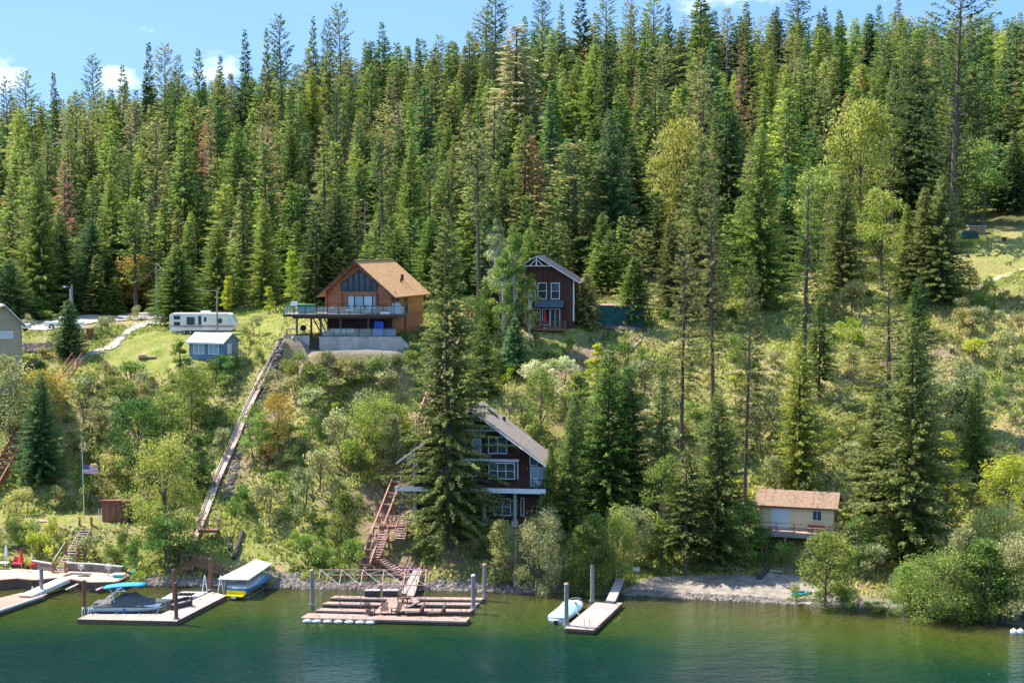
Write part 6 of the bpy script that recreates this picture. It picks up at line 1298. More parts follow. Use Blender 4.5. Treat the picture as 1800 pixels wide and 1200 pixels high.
k = thing('cooler_box', 'small white box on the grass above the beach dock', 'cooler', G(1117,1003)); MB().box(-.45,.45,-.25,.25,0,.35).build('body', M['white'], k); MB().box(-.47,.47,-.27,.27,.35,.43).build('lid', M['plastic'], k)

# cleats and mooring lines
def cleats(dock_name, pts):
    par = bpy.data.objects[dock_name]
    for px, py in pts:
        p = flat(px, py, DZ); MB().beam(p+Vector((-.16,0,.1)), p+Vector((.16,0,.1)), .04, .04).beam(p, p+Z*.1, .08, .06, (0,1,0)).build('cleat', M['steel'], par)
cleats('l_shaped_dock', [(170,1079.5),(205,1079.5),(245,1079.5),(272,1080),(300,1078),(330,1064),(352,1054),(376,1043)])
cleats('comb_dock', [(560,1083),(620,1084.5),(740,1087.5),(800,1089),(600,1070.5),(760,1071.5),(620,1059),(790,1060)])
cleats('beach_dock', [(1001,1096),(1018,1080),(1034,1066),(1052,1103),(1072,1083),(1088,1064)])
def line_(a, b, sag, label): 
    pts = [Vector(a).lerp(Vector(b), i/8) - Z*sag*4*(i/8)*(1-i/8) for i in range(9)]; tag(MB().path(pts, .018, 5).build('mooring_line', M['offwhite']), label, 'rope')
line_(flat(170,1079.5,.55), flat(163,1072,.95), .05, 'stern mooring line of the covered wakeboard boat'); line_(flat(272,1080,.55), flat(279,1070,1.05), .08, 'bow mooring line of the covered wakeboard boat')
line_(flat(1018,1080,.55), flat(1013,1072,.8), .06, 'mooring line of the mint covered motorboat')
# ---------------------------------------------------------------- trees
PL = []      # every plant: object, kind words, look words, pixel column, foot row, height in pixels, width in pixels
SPEC = {     # near and forest prototypes: generator arguments
 'firA': (conifer, 11, 24, 3.6, 'fir'), 'firB': (conifer, 12, 24, 3.1, 'fir', 1.1), 'firC': (conifer, 13, 22, 4.1, 'fir', .95), 'firD': (conifer, 17, 24, 3.3, 'fir', .8),
 'firE': (conifer, 18, 22, 3.9, 'fir', .7, .12), 'firF': (conifer, 19, 26, 3.2, 'fir', 1.0, .25), 'spruceB': (conifer, 32, 23, 4.3, 'spruce', .8, .1), 'pineD': (conifer, 54, 26, 3.9, 'pine', 1.1, .3), 'slimA': (conifer, 21, 25, 2.6, 'slim'), 'slimB': (conifer, 22, 25, 2.2, 'slim', 1.2), 'slimC': (conifer, 24, 25, 2.3, 'slim', .8, .2),
 'spruceA': (conifer, 31, 25, 3.9, 'spruce', 1.0), 'larchA': (conifer, 41, 27, 3.3, 'larch', 1.1, .2), 'larchB': (conifer, 42, 27, 2.5, 'larch', .8, .35),
 'pineA': (conifer, 51, 28, 3.3, 'pine', 1.5, .38), 'pineB': (conifer, 52, 28, 3.0, 'pine', 1.3, .5), 'pineC': (conifer, 53, 28, 2.7, 'pine', 1.8, .25),
 'rustA': (conifer, 63, 22, 2.4, 'larch', .7, .2, .8), 'deadA': (conifer, 61, 22, 1.9, 'dead', .7, .25, .8), 'deadB': (conifer, 62, 22, 1.4, 'dead', .4, .35, .7),
 'bigspruce': (conifer, 71, 34, 5.7, 'spruce', 2.3, .02, .5), 'bigfirA': (conifer, 72, 18, 4.2, 'fir', 2.7, .02, .46), 'bigfirB': (conifer, 73, 18, 3.2, 'fir', 2.5, .03, .46),
 'talllarch': (conifer, 74, 30, 4.0, 'larch', 1.6, .22, .6), 'talllarchB': (conifer, 75, 30, 3.4, 'larch', 1.6, .16, .58), 'bigpine': (conifer, 79, 34, 4.8, 'pine', 2.6, .12, .7), 'thinfir': (conifer, 76, 22, 3.4, 'spruce', 1.1, .18, .7),
 'smallfir': (conifer, 77, 8, 1.8, 'fir', 2.6, .02, .5), 'smallfirB': (conifer, 78, 8, 2.1, 'spruce', 2.4, .03, .5),
 'roundA': (broad, 101, 10, 7, 46, 120, .24, .12, 'round'), 'roundB': (broad, 102, 10, 6, 40, 120, .24, .1, 'round', 2), 'columnA': (broad, 103, 12, 4.5, 44, 110, .22, .06, 'column'),
 'coneA': (broad, 104, 10, 4, 40, 110, .2, .06, 'cone'), 'birchA': (broad, 105, 13, 5.2, 62, 110, .21, .22, 'column'), 'lime': (broad, 106, 13, 8.6, 74, 150, .22, .1, 'round'),
 'bushA': (broad, 121, 6, 6.6, 64, 190, .15, .0, 'round', 4), 'bushB': (broad, 122, 6, 5.2, 52, 170, .15, .0, 'cone', 4),
 'domeA': (broad, 111, 2.6, 3.6, 16, 110, .17, .02, 'dome', 3), 'domeB': (broad, 112, 2.2, 3.8, 14, 120, .16, .02, 'dome', 3), 'domeC': (broad, 113, 3.2, 3.4, 18, 95, .17, .03, 'dome', 4), 'domeD': (broad, 114, 1.6, 3.2, 12, 110, .15, .02, 'dome', 3),
}
DIM = {k: (v[2], v[3] if v[0] is conifer else v[3]/2) for k, v in SPEC.items()}
def gen(key):
    s = SPEC[key]; return proto(key, s[0], *s[1:])
KW = dict(firo='olive green', fir='dark green', firb='blue green', firy='yellow green', dark='very dark', olive='olive', grey='grey', rust='rust red', lime='pale lime', leaf='green', leafd='deep green',
          leafy='bright yellow green', sage='sage green', dusty='dusty olive', red='red tinged', orange='orange', maroon='maroon', white='white flowering')
rnd = random.Random(5)
def put(name, key, fol, p, h, wpx=None, r=None, bark=None, group=None, cat=None, look=''):
    h0, r0 = DIM[key]; sz = h/h0; sx = (r/r0) if r else sz
    cat = cat or name.replace('_', ' ')
    o = tree(name, key, gen(key), fol, p, None, cat, group, sx, sz, rnd.uniform(0, 6.28), bark)
    a = PIX(p); b = PIX(p + Vector((0,0,h)))
    PL.append([o, name.replace('_',' '), KW[fol] + (' ' + look if look else ''), a[0], a[1], a[1]-b[1], 2*(r or r0*sz)/p.y*CF]); return o
def near(name, key, fol, px, base, top, wpx, D=None, **k):
    p = G(px, base) if D is None else P(px, base, D)
    if D is not None: p.z = T(p.x, p.y)
    h = P(px, top, p.y).z - p.z
    return put(name, key, fol, p, h, r=wpx/2/CF*p.y*((1.05 if 'larch' in key else 1.2) if SPEC[key][0] is conifer else 1.05), **k)
GN = 'trees on the slope and shore'
for a in [
 ('spruce_tree','bigspruce','firo',790,962,372,188),
 ('larch_tree','talllarch','firo',1308,905,452,92), ('larch_tree','talllarch','olive',1197,790,385,100), ('larch_tree','talllarchB','olive',1253,712,300,80),
 ('fir_tree','bigfirA','firo',1262,990,690,140), ('fir_tree','thinfir','firo',1205,1008,790,100), ('fir_tree','bigfirB','firo',1160,940,640,70),
 ('larch_tree','talllarchB','fir',1413,655,285,95), ('larch_tree','bigfirB','firy',1405,865,585,100), ('fir_tree','thinfir','fir',1440,700,520,60),
 ('larch_tree','talllarch','firy',1562,840,478,150), ('fir_tree','bigfirB','dark',1608,760,488,88), ('fir_tree','bigfirA','firo',1600,990,560,185),
 ('larch_tree','bigfirB','firo',1540,925,690,130), ('fir_tree','bigfirB','fir',1712,855,660,70), ('fir_tree','smallfirB','fir',1690,760,640,45),
 ('fir_tree','bigfirA','fir',1068,905,605,130), ('fir_tree','bigfirB','dark',1108,900,655,105), ('fir_tree','bigfirB','fir',998,960,715,72), ('fir_tree','smallfirB','fir',964,938,780,44),
 ('fir_tree','bigfirB','firb',1010,905,690,70),
 ('pine_tree','smallfirB','olive',1030,578,482,58), ('fir_tree','smallfir','fir',1114,572,452,68), ('fir_tree','bigfirA','fir',313,568,432,108),
 ('spruce_tree','smallfir','firb',122,625,526,58), ('spruce_tree','bigfirA','firb',70,852,655,98), ('fir_tree','smallfir','fir',66,560,520,44),
 ('fir_tree','bigfirB','firo',1655,535,308,110), ('fir_tree','bigfirB','olive',1622,528,330,90), ('fir_tree','bigfirB','firy',1595,520,360,60),
 ('fir_tree','bigfirB','firo',1230,560,240,120), ('fir_tree','bigfirA','fir',1335,545,225,120), ('fir_tree','bigfirB','firo',1180,560,380,70), ('fir_tree','bigfirB','firo',1480,525,300,90),
 ('spruce_tree','bigfirA','firb',1075,492,195,120), ('pine_tree','pineC','olive',1012,500,250,110), ('pine_tree','pineB','olive',842,545,230,70),
 ('fir_tree','firA','dark',555,545,350,80), ('fir_tree','bigfirB','dark',590,535,335,90), ('fir_tree','bigfirA','firb',165,545,385,95), ('fir_tree','bigfirA','firb',110,545,375,85),
 ('fir_tree','bigfirB','firy',467,540,350,66), ('fir_tree','bigfirA','firb',20,560,455,90), ('fir_tree','slimA','rust',936,470,240,66), ('dead_tree','rustA','rust',118,505,280,60), ('dead_tree','rustA','rust',480,470,225,54), ('dead_tree','rustA','rust',18,490,330,44), ('dead_tree','rustA','rust',1120,250,120,26), ('dead_tree','rustA','grey',700,340,180,40), ('dead_tree','rustA','rust',1400,300,190,30), ('dead_tree','rustA','grey',232,330,190,34), ('dead_tree','rustA','rust',372,400,190,36),
 ('dead_tree','rustA','rust',1303,330,68,30), ('dead_tree','rustA','rust',1375,385,170,44), ('spruce_tree','bigfirA','dark',1600,400,85,130), ('pine_tree','bigpine','dark',1672,430,-40,170),
 ('fir_tree','firA','fir',1235,260,-15,80), ('fir_tree','slimA','grey',905,300,45,110), ('fir_tree','firB','dark',1060,330,60,70),
 ('fir_tree','bigfirB','fir',856,590,490,44), ('fir_tree','bigfirB','fir',850,700,560,70), ('fir_tree','smallfirB','firb',905,660,560,60), ('fir_tree','bigfirB','fir',700,540,400,90), ('fir_tree','bigfirB','fir',760,520,380,90),
]: near(*a, group=GN)
for a in [
 ('broadleaf_tree','lime','lime',292,985,762,132), ('broadleaf_tree','roundB','leafd',300,1002,905,110), ('broadleaf_tree','roundA','red',78,760,650,95), ('broadleaf_tree','roundA','sage',18,790,625,95),
 
 ('broadleaf_tree','columnA','leaf',318,720,592,62), ('broadleaf_tree','roundA','leaf',337,755,645,80), ('broadleaf_tree','roundA','leafd',245,850,700,110), ('broadleaf_tree','roundB','leaf',290,800,690,80), ('broadleaf_tree','columnA','leafd',345,870,760,60),
 ('broadleaf_tree','columnA','leafy',1662,958,752,92), ('broadleaf_tree','roundA','leafy',1770,930,800,100), ('broadleaf_tree','roundB','sage',1640,800,650,120), ('broadleaf_tree','roundA','sage',1700,780,640,90),
 ('broadleaf_tree','roundA','leaf',1450,1068,935,110), ('alder_bush','bushB','leaf',1040,1040,905,100), ('alder_bush','bushA','sage',955,1042,895,100), ('alder_bush','bushB','dusty',880,1030,915,84),
 ('alder_bush','bushB','leaf',1018,1046,925,74), ('alder_bush','bushA','leaf',1085,1030,890,80), ('broadleaf_tree','roundA','sage',1110,1005,890,90), ('broadleaf_tree','roundB','leaf',1165,995,800,80), ('broadleaf_tree','roundA','leafd',1305,1000,880,90),
 ('alder_bush','bushA','leaf',1645,1090,965,150), ('alder_bush','bushB','leaf',1725,1097,950,150), ('alder_bush','bushA','sage',1795,1106,935,150), ('alder_bush','bushB','leaf',1595,1076,990,100), ('alder_bush','bushA','dusty',1750,1010,880,120), ('alder_bush','bushB','sage',1690,1075,930,120), ('alder_bush','bushA','leaf',1765,1090,975,120),
 ('broadleaf_tree','roundA','sage',1690,1020,930,90), ('broadleaf_tree','roundB','leafd',1510,1010,905,60),
 ('alder_bush','bushB','leaf',605,965,865,80), ('alder_bush','bushA','leaf',660,800,690,110), ('alder_bush','bushB','sage',690,850,730,70), ('broadleaf_tree','columnA','leafy',715,800,740,40),
 ('broadleaf_tree','roundA','red',490,795,690,66), ('broadleaf_tree','roundB','leaf',452,810,725,60),
 ('broadleaf_tree','roundA','lime',1195,470,210,115), ('broadleaf_tree','roundA','lime',1510,440,175,130), ('broadleaf_tree','roundB','leaf',1440,480,290,110), ('broadleaf_tree','roundB','lime',1545,500,330,90),
 ('broadleaf_tree','roundB','leaf',1715,400,245,90), ('broadleaf_tree','roundA','red',240,545,445,80), ('broadleaf_tree','coneA','leafy',402,553,484,32), ('broadleaf_tree','coneA','leafy',473,552,503,26),
 ('broadleaf_tree','coneA','leafy',513,546,440,44), ('broadleaf_tree','roundA','leafd',835,615,520,60), ('broadleaf_tree','columnA','leafd',1105,760,640,70), ('broadleaf_tree','columnA','leaf',1015,780,650,80),
 ('broadleaf_tree','roundA','leaf',950,790,650,70), ('broadleaf_tree','columnA','leafy',1052,700,600,60),
]: near(*a, group='broadleaf trees on the slope and shore')
for a in [('birch_tree','birchA','leaf',884,606,440,66), ('birch_tree','birchA','leaf',905,602,395,58), ('birch_tree','birchA','sage',872,560,380,60), ('birch_tree','birchA','leaf',930,600,478,44)]:
    near(*a, group='white stemmed birches by the upper house', bark=BIRCH)
near('japanese_maple', 'domeC', 'maroon', 1073, 569, 545, 32, group=None, cat='maple bush')
near('dead_tree', 'deadA', 'grey', 905, 1035, 930, 40, bark=BARKP, group=GN)
near('dead_tree', 'deadA', 'orange', 468, 815, 778, 30, group=GN)

SKY = [(20,135,34,'pineA','dark'),(52,124,44,'pineA','fir'),(105,128,36,'firB','dark'),(172,96,44,'pineA','firb'),(222,112,46,'firC','olive'),(268,75,40,'firB','dark'),(292,76,46,'pineA','olive'),(317,96,30,'pineC','fir'),
 (358,84,46,'firC','fir'),(396,99,34,'firB','firb'),(437,52,44,'firA','dark'),(470,50,36,'firC','olive'),(500,26,46,'pineA','dark'),(555,30,44,'firA','fir'),(575,34,30,'pineC','dark'),(606,6,46,'pineA','fir'),(643,70,36,'firA','fir'),(674,38,48,'firC','firb'),
 (738,68,36,'firB','dark'),(770,62,36,'pineC','fir'),(790,76,40,'firA','fir'),(828,55,44,'firB','fir'),(855,10,60,'pineA','olive'),(872,-8,60,'pineA','dark'),(922,28,40,'firB','fir'),(955,-10,44,'pineA','dark'),(985,6,40,'firA','fir'),(1020,-12,66,'firC','dark'),(1062,-8,44,'pineB','fir'),
 (1110,-4,44,'pineA','olive'),(1142,-10,54,'pineA','fir'),(1172,8,44,'firA','dark'),(1230,-20,84,'firC','dark'),(1275,14,36,'pineC','olive'),(1306,4,50,'firA','olive'),(1357,12,36,'firB','dark'),(1397,-8,60,'pineA','dark'),(1432,20,24,'slimB','fir'),(1445,12,40,'firA','dark'),(1468,16,42,'firC','fir'),(1540,8,40,'firB','fir'),(1570,-6,40,'firA','olive')]
for px, top, wpx, key, fol in SKY:
    Y = 372 + (px*7.3 % 45); x = (px-900)/CF*Y; p = on(x, Y, -.2); h = P(px, top, Y).z - p.z
    if h > 30: Y += 0
    put('pine_tree' if key[:4] == 'pine' else 'fir_tree', key, fol, p, h, r=wpx/2/CF*Y*1.05, group='trees standing on the skyline')
# the forest above the houses
HOUSES = [(px2x(570,200), px2x(745,200), 190, 216), (px2x(850,200), px2x(1025,200), 190, 214), (px2x(1010,200), px2x(1180,200), 190, 214)]
cand = []
D = 214.0; row = 0
while D < 440:
    sp = 5.0 + min(max(0, D-235)*.01, 1.0)
    x = -D*.37; x += rnd.uniform(0, sp)
    while x < D*.37:
        X = x + rnd.uniform(-.42,.42)*sp; Y = D + rnd.uniform(-.45,.45)*sp
        px, py = PIX(on(X, Y))
        edge = 233 if px < 560 else (216 if px < 1180 else (221 if px < 1560 else 238))
        edge += 5*(noise2(X/9, 3.3)-.5)
        ok = Y > edge and not any(a-2 < X < b+2 and c-2 < Y < d+2 for a,b,c,d in HOUSES)
        if px > 1640 and Y < 244: ok = False
        if ok: cand.append((X, Y, px, py))
        x += sp
    D += sp*1.12; row += 1
rf = random.Random(9)
MIX = [('fir_tree','firA','fir',10),('fir_tree','firA','firo',5),('fir_tree','firA','firy',4),('fir_tree','firB','fir',9),('fir_tree','firB','firb',5),('fir_tree','firC','firy',5),('fir_tree','firC','dark',3),('fir_tree','firD','fir',6),('fir_tree','firE','firo',5),('fir_tree','firF','dark',4),('fir_tree','firE','fir',4),('spruce_tree','spruceB','firo',4),('pine_tree','pineD','olive',3),
 ('fir_tree','slimA','dark',4),('fir_tree','slimB','olive',4),('fir_tree','slimC','fir',4),('fir_tree','bigfirA','fir',5),('fir_tree','bigfirB','firy',5),('spruce_tree','spruceA','fir',7),('spruce_tree','spruceA','olive',4),('spruce_tree','firC','firb',4),
 ('larch_tree','larchA','firo',6),('larch_tree','larchB','olive',7),('pine_tree','pineA','olive',4),('pine_tree','pineB','dark',3),('pine_tree','pineC','fir',4),
 ('dead_tree','deadA','grey',2.2),('dead_tree','deadB','grey',2.2),('dead_tree','rustA','rust',3.2)]
wsum = [m[3] for m in MIX]
recs = []
for X, Y, px, py in cand:
    m = rf.choices(MIX, wsum)[0]
    h = rf.triangular(7, 20, 12) if rf.random() < .84 else rf.uniform(18, 27)
    if Y < 240: h *= rf.uniform(.6, .95)
    if Y > 380: h = rf.triangular(12, 27, 17) if rf.random() < .8 else rf.uniform(24, 33)
    if m[0] == 'dead_tree': h *= .85
    if Y > 315:      # keep the canopy under the ragged line it has against the sky
        lim = np.interp(px, [0,100,200,300,400,500,600,700,800,900,1000,1100,1300,1500,1800],[185,178,162,140,128,104,92,88,80,52,44,34,34,44,36]) + rf.uniform(-22, 34)
        h = min(h, P(px, lim, Y).z - T(X, Y))
        if h < 6: continue
    # how much of it rises clear of the ones in front: far rows count less
    recs.append((X, Y, px, py, m, h, h*h/Y/Y*(1.25 if Y > 385 else 1)*(1 if -30 < px < 1830 else 0)))
order = sorted(range(len(recs)), key=lambda i: -recs[i][6])
solo = set(order[:380])
bark_of = {'dead_tree': BARKP}
FarV = {}; 
for i, (X, Y, px, py, m, h, s_) in enumerate(recs):
    if i in solo and s_ > 0:
        h0, r0 = DIM[m[1]]; r = r0*(h/h0)**.6*rf.uniform(1.05, 1.55)
        put(m[0], m[1], m[2], on(X, Y, -.2), h, r=r, group='forest trees above the houses', bark=bark_of.get(m[0]) or (BARKD if rf.random() < .5 else BARK))
    else: FarV.setdefault((m[2]), []).append((X, Y, m[1], h))
# the rest of the wood, which reads as one mass
def merged_trees(name, label, items, folname, frac=.5):
    Vs = []; Ts = []; rg = np.random.default_rng(3)
    for X, Y, key, h in items:
        V, Tn, _ = gen(key); h0, r0 = DIM[key]; sel = rg.random(len(V)) < frac; V = V[sel].copy(); Tn = Tn[sel]
        c = V[:, :1, :]; V = c + (V-c)*1.35
        a = rg.uniform(0, 6.28); ca_, sa = math.cos(a), math.sin(a); k = h/h0; kr = k**.6*rg.uniform(1.1,1.6)
        x = (V[...,0]*ca_ - V[...,1]*sa)*kr + X; y = (V[...,0]*sa + V[...,1]*ca_)*kr + Y; z = V[...,2]*k + T(X, Y) - .2
        Vs.append(np.stack([x, y, z], -1).astype(np.float32)); Ts.append(np.clip(Tn + rg.uniform(-.15,.15), 0, 1))
    return np.concatenate(Vs), np.concatenate(Ts)
allV = []; allT = []; matidx = []; mats = []
for k, items in FarV.items():
    v, t = merged_trees('far', None, items, k); allV.append(v); allT.append(t); matidx.append(np.full(len(v), len(mats), np.int32)); mats.append(F[k])
if allV:
    me = quads_mesh('distant_forest', np.concatenate(allV), np.concatenate(allT), mats[0])
    for m in mats[1:]: me.materials.append(m)
    me.polygons.foreach_set('material_index', np.concatenate(matidx))
    o = bpy.data.objects.new('distant_forest', me); col.objects.link(o)
    tag(o, 'far conifer wood filling the ridge behind the nearer trees', 'forest', kind='stuff')
print('forest candidates', len(recs), 'solo', len(PL), 'far quads', sum(len(v) for v in allV))

# ---------------------------------------------------------------- shrubs
def shrub(key, fol, px, base, hpx, wpx, group='shrubs on the hillside', name='shrub'):
    p = G(px, base); p.z -= .1
    V, Tn, tr = gen(key); mk = ('shrub', key, fol)
    if mk not in MESH:
        n = len(V); tv = np.array(tr.v, np.float32); 
        me = bpy.data.meshes.new('shrub'); me.from_pydata(V.reshape(-1,3).tolist() + tr.v, [], [(4*i,4*i+1,4*i+2,4*i+3) for i in range(n)] + [tuple(j+4*n for j in f) for f in tr.f]); me.update()
        a = me.attributes.new('tone', 'FLOAT', 'POINT'); a.data.foreach_set('value', np.concatenate([Tn.ravel(), np.zeros(len(tr.v))]).astype(np.float32))
        me.materials.append(F[fol]); me.materials.append(BARK)
        mi = np.zeros(len(me.polygons), np.int32); mi[n:] = 1; me.polygons.foreach_set('material_index', mi); MESH[mk] = me
    o = bpy.data.objects.new(name, MESH[mk]); col.objects.link(o); o.location = p; o.rotation_euler = (0,0,rnd.uniform(0,6.28))
    h0, r0 = DIM[key]; s = p.y/CF; o.scale = (wpx*s/2/r0, wpx*s/2/r0*rnd.uniform(.85,1.15), hpx*s/h0)
    tag(o, None, 'shrub' if name == 'shrub' else name.replace('_',' '), group); PL.append([o, name.replace('_',' '), KW[fol], px, base, hpx, wpx]); return o
SH = [('domeB','leaf',530,652,34,60),('domeA','sage',575,660,44,66),('domeB','dusty',620,664,36,60),('domeA','leaf',660,668,40,60),('domeB','sage',695,662,36,50),('domeB','leaf',545,680,40,60),('domeA','dusty',505,660,30,40),
 ('domeB','leafd',1450,1066,30,60),('domeB','leaf',1500,1068,24,60),('domeD','leafy',1540,1072,16,50),('domeA','leaf',1470,1040,40,60),('domeC','white',945,690,62,70),('domeC','white',985,672,50,60),('domeB','leaf',975,640,26,60),('domeB','leaf',1005,618,24,44),('domeA','sage',905,745,60,70),('domeA','sage',1000,735,60,80),
 ('domeA','sage',1130,690,60,90),('domeA','sage',1165,760,60,80),('domeC','white',1140,745,30,50),('domeA','sage',1150,840,70,80),('domeC','white',1165,800,60,60),('domeA','leaf',1100,940,50,70),('domeB','leafd',1310,960,60,90),
 ('domeA','sage',1360,880,80,70),('domeA','sage',1340,800,90,80),('domeC','sage',1345,740,60,70),('domeA','dusty',1500,560,66,86),('domeA','dusty',1455,560,44,60),('domeB','dusty',1700,525,54,80),('domeB','leaf',1740,540,50,60),
 ('domeA','dusty',1690,590,50,60),('domeB','sage',1770,640,56,70),('domeA','dusty',1790,600,50,50),('domeA','sage',1650,830,80,100),('domeB','sage',1485,720,50,70),('domeB','sage',1500,660,40,50),('domeA','sage',1430,880,50,60),
 ('domeA','leaf',1380,1000,50,60),('domeB','sage',1480,1000,60,90),('domeA','sage',1540,1020,70,90),('domeB','leafd',1480,1075,36,60),('domeB','leaf',1400,1055,30,40),
 ('domeA','sage',465,918,70,90),('domeB','leafd',430,905,50,60),('domeA','sage',530,910,90,80),('domeA','sage',560,870,80,80),('domeA','leaf',620,850,80,90),('domeA','sage',590,800,70,90),('domeB','sage',640,760,70,110),('domeA','leaf',700,770,60,70),
 ('domeA','sage',545,730,50,80),('domeB','sage',480,690,40,70),('domeB','leaf',560,680,36,90),('domeB','dusty',600,670,36,90),('domeB','leaf',640,690,34,80),('domeA','sage',680,700,50,70),('domeB','leaf',450,760,50,60),('domeA','leaf',490,870,44,64),('domeB','leafd',520,820,40,50),
 ('domeB','leafd',240,1005,60,70),('domeB','leafy',60,985,50,80),('domeB','leafy',95,960,50,60),('domeB','leaf',20,960,50,60),('domeB','leaf',60,950,34,80),('domeB','leaf',190,1000,44,60),('domeB','leafd',220,975,44,50),('domeA','leaf',540,985,46,80),('domeB','leafy',520,960,30,40),('domeD','leafy',242,1030,28,40),
 ('domeA','dusty',40,905,50,70),('domeB','dusty',100,900,44,70),('domeA','leaf',150,890,60,70),('domeA','dusty',200,860,60,80),('domeA','sage',180,790,70,80),('domeA','sage',150,720,60,60),('domeB','sage',200,740,40,70),('domeB','leafd',225,720,40,70),('domeA','sage',390,800,50,50),
 ('domeA','sage',250,690,40,50),('domeB','leaf',195,690,30,60),('domeA','dusty',180,885,46,60),('domeA','leaf',395,690,34,50),('domeB','leafd',455,640,24,40),('domeA','sage',452,590,36,40),('domeB','leaf',430,605,30,36),
 ('domeA','sage',188,590,36,60),('domeB','sage',242,562,24,40),('domeA','leaf',80,565,20,50),('domeB','sage',48,572,20,30),('domeB','leaf',100,605,26,40),('domeA','leaf',722,655,40,50),('domeA','leaf',860,660,50,60),('domeD','leaf',840,700,40,60),
 ('domeA','leaf',575,1010,50,60),('domeA','leaf',620,1005,60,70),('domeB','leaf',1150,1005,40,50),('domeD','leaf',1078,1020,26,40),('domeD','leafy',470,1030,14,30),('domeD','leafy',545,1020,18,36),
 ('domeB','leaf',1680,1095,60,70),('domeA','leaf',1620,1085,60,60),('domeA','leaf',1760,1104,60,70),('domeB','sage',1570,1050,40,60),('domeB','leaf',1600,560,36,40),('domeA','sage',1780,880,70,90),('domeA','sage',1740,850,60,70),
 ('domeA','leaf',925,980,50,60),('domeB','leafd',860,990,44,60),('domeA','leaf',985,1005,70,60),('domeB','leafd',740,985,40,60),('domeC','sage',1070,985,60,70),('domeB','leafd',1240,1000,50,70),('domeA','leafd',1340,985,60,60)]
for a in SH: shrub(*a)
NO = [[(160,650),(215,590),(300,570),(420,550),(500,550),(500,600),(430,620),(410,648),(330,655)], [(-60,900),(150,900),(160,870),(235,870),(240,968),(150,965),(140,930),(-60,930)], [(-60,985),(215,990),(240,1040),(-60,1040)], [(495,540),(715,540),(715,632),(500,632)],
      [(860,480),(1150,520),(1150,600),(1020,600),(880,590)], [(640,690),(970,690),(970,960),(640,960)], [(1330,865),(1490,865),(1490,960),(1330,960)], [(1090,1000),(1440,1000),(1600,1060),(1560,1080),(1090,1060)],
      [(-60,540),(330,540),(330,620),(-60,620)], [(85,910),(170,910),(130,1010),(85,1010)], [(300,1010),(320,960),(340,900),(410,740),(478,590),(515,600),(480,740),(410,900),(410,1015)], [(630,1000),(690,800),(830,530),(850,540),(730,830),(740,1000)], [(-20,860),(30,720),(150,620),(150,680),(30,860)],
      [(1000,585),(1150,585),(1130,620),(1000,660),(900,700),(960,640)], [(1660,460),(1700,425),(1850,400),(1850,480),(1700,520)], [(600,960),(900,960),(900,1040),(600,1040)], [(940,930),(1100,930),(1100,1045),(940,1045)]]
rs = random.Random(77); occ = [(s[2], s[3]) for s in SH]; n_ = 0
for _ in range(9000):
    if n_ >= 270: break
    px = rs.uniform(-10, 1815); py = rs.uniform(590, 1060) if px < 900 else rs.uniform(500, 1075)
    if any(bool(inpoly(px, py, q)) for q in NO): continue
    if px > 1380 and py < 760 and rs.random() < .62: continue
    p = G(px, py)
    if p.z < .9 or p.y > 224: continue
    sc_ = 185/p.y
    if any(abs(px-a) < 17*sc_ and abs(py-b) < 12*sc_ for a, b in occ): continue
    occ.append((px, py)); n_ += 1
    small = False
    hp = rs.uniform(14, 46)*sc_*(.6 if small else 1)
    shrub(rs.choice(['domeA','domeB','domeB','domeC','domeD']), rs.choice(['sage','leaf','leaf','leaf','dusty','leafd','leafy','sage'] if not small else ['sage','dusty','sage','leaf']), px, py, hp, hp*rs.uniform(1.2, 2.0))

# ---------------------------------------------------------------- stuff: grass tufts and low undergrowth
def scatter(n, seed, x0, x1, y0, y1):
    rg = np.random.default_rng(seed); x = rg.uniform(x0, x1, n); y = rg.uniform(y0, y1, n); z = TA(x, y); return rg, x, y, z
def pixA(x, y, z):
    v = z-CH; zz = y*cp - v*sp_; yy = y*sp_ + v*cp; return 900 + CF*x/zz, 600 - CF*yy/zz
BARE = [[(505,600),(705,600),(712,625),(560,630),(505,622)], [(-60,1000),(215,1003),(230,1030),(-60,1035)], [(1098,1016),(1200,1014),(1420,1012),(1440,1025),(1400,1062),(1100,1045)], [(716,855),(968,855),(968,925),(716,925)], [(-60,555),(330,543),(330,560),(150,582),(-60,590)]]
TRAMQ = [(628,1010),(640,960),(690,830),(730,830),(722,930),(725,1020)]
def grass():
    rg, x, y, z = scatter(240000, 4, -72, 72, 140, 236)
    px, py = pixA(x, y, z); keep = (z > .35) & (px > -30) & (px < 1830) & ((y < 226) | (px < 560) | (px > 1560))
    for q in BARE + [TRAMQ]: keep &= ~inpoly(px, py, q)
    for q in (ROADP, TRACKP): keep &= ~inpoly(x, y, q)
    d = fbm(x/4, y/4, 40); keep &= d > rg.uniform(.25,.6,len(x)); x, y, z = x[keep], y[keep], z[keep]; n = len(x)
    lawn = inpoly(x, y, LAWN) | inpoly(x, y, LAWN2) | inpoly(x, y, LAWN4)
    a = rg.uniform(0, 6.28, n); D = np.stack([np.cos(a)*.45, np.sin(a)*.45, np.full(n, 1.)], -1); D = unit(D); S = np.stack([-np.sin(a), np.cos(a), np.zeros(n)], -1)
    h = rg.uniform(.22,.6,n)*np.where(lawn, .35, 1); tone = np.clip(fbm(x/9, y/9, 61)*1.5-.3 + rg.uniform(-.2,.3,n) + np.where(x > 30, .15, 0), 0, 1)
    V, Tn = kites(np.stack([x,y,z-.03], -1), D, S, h, h*.55, tone)
    m = foliage('grass', (.12,.2,.02), (.38,.42,.08), (.7,.6,.26), ovar=0)
    o = bpy.data.objects.new('grass', quads_mesh('grass', V, Tn, m)); col.objects.link(o); tag(o, 'tall green and straw coloured grass over the slope', 'grass', kind='stuff')
grass()
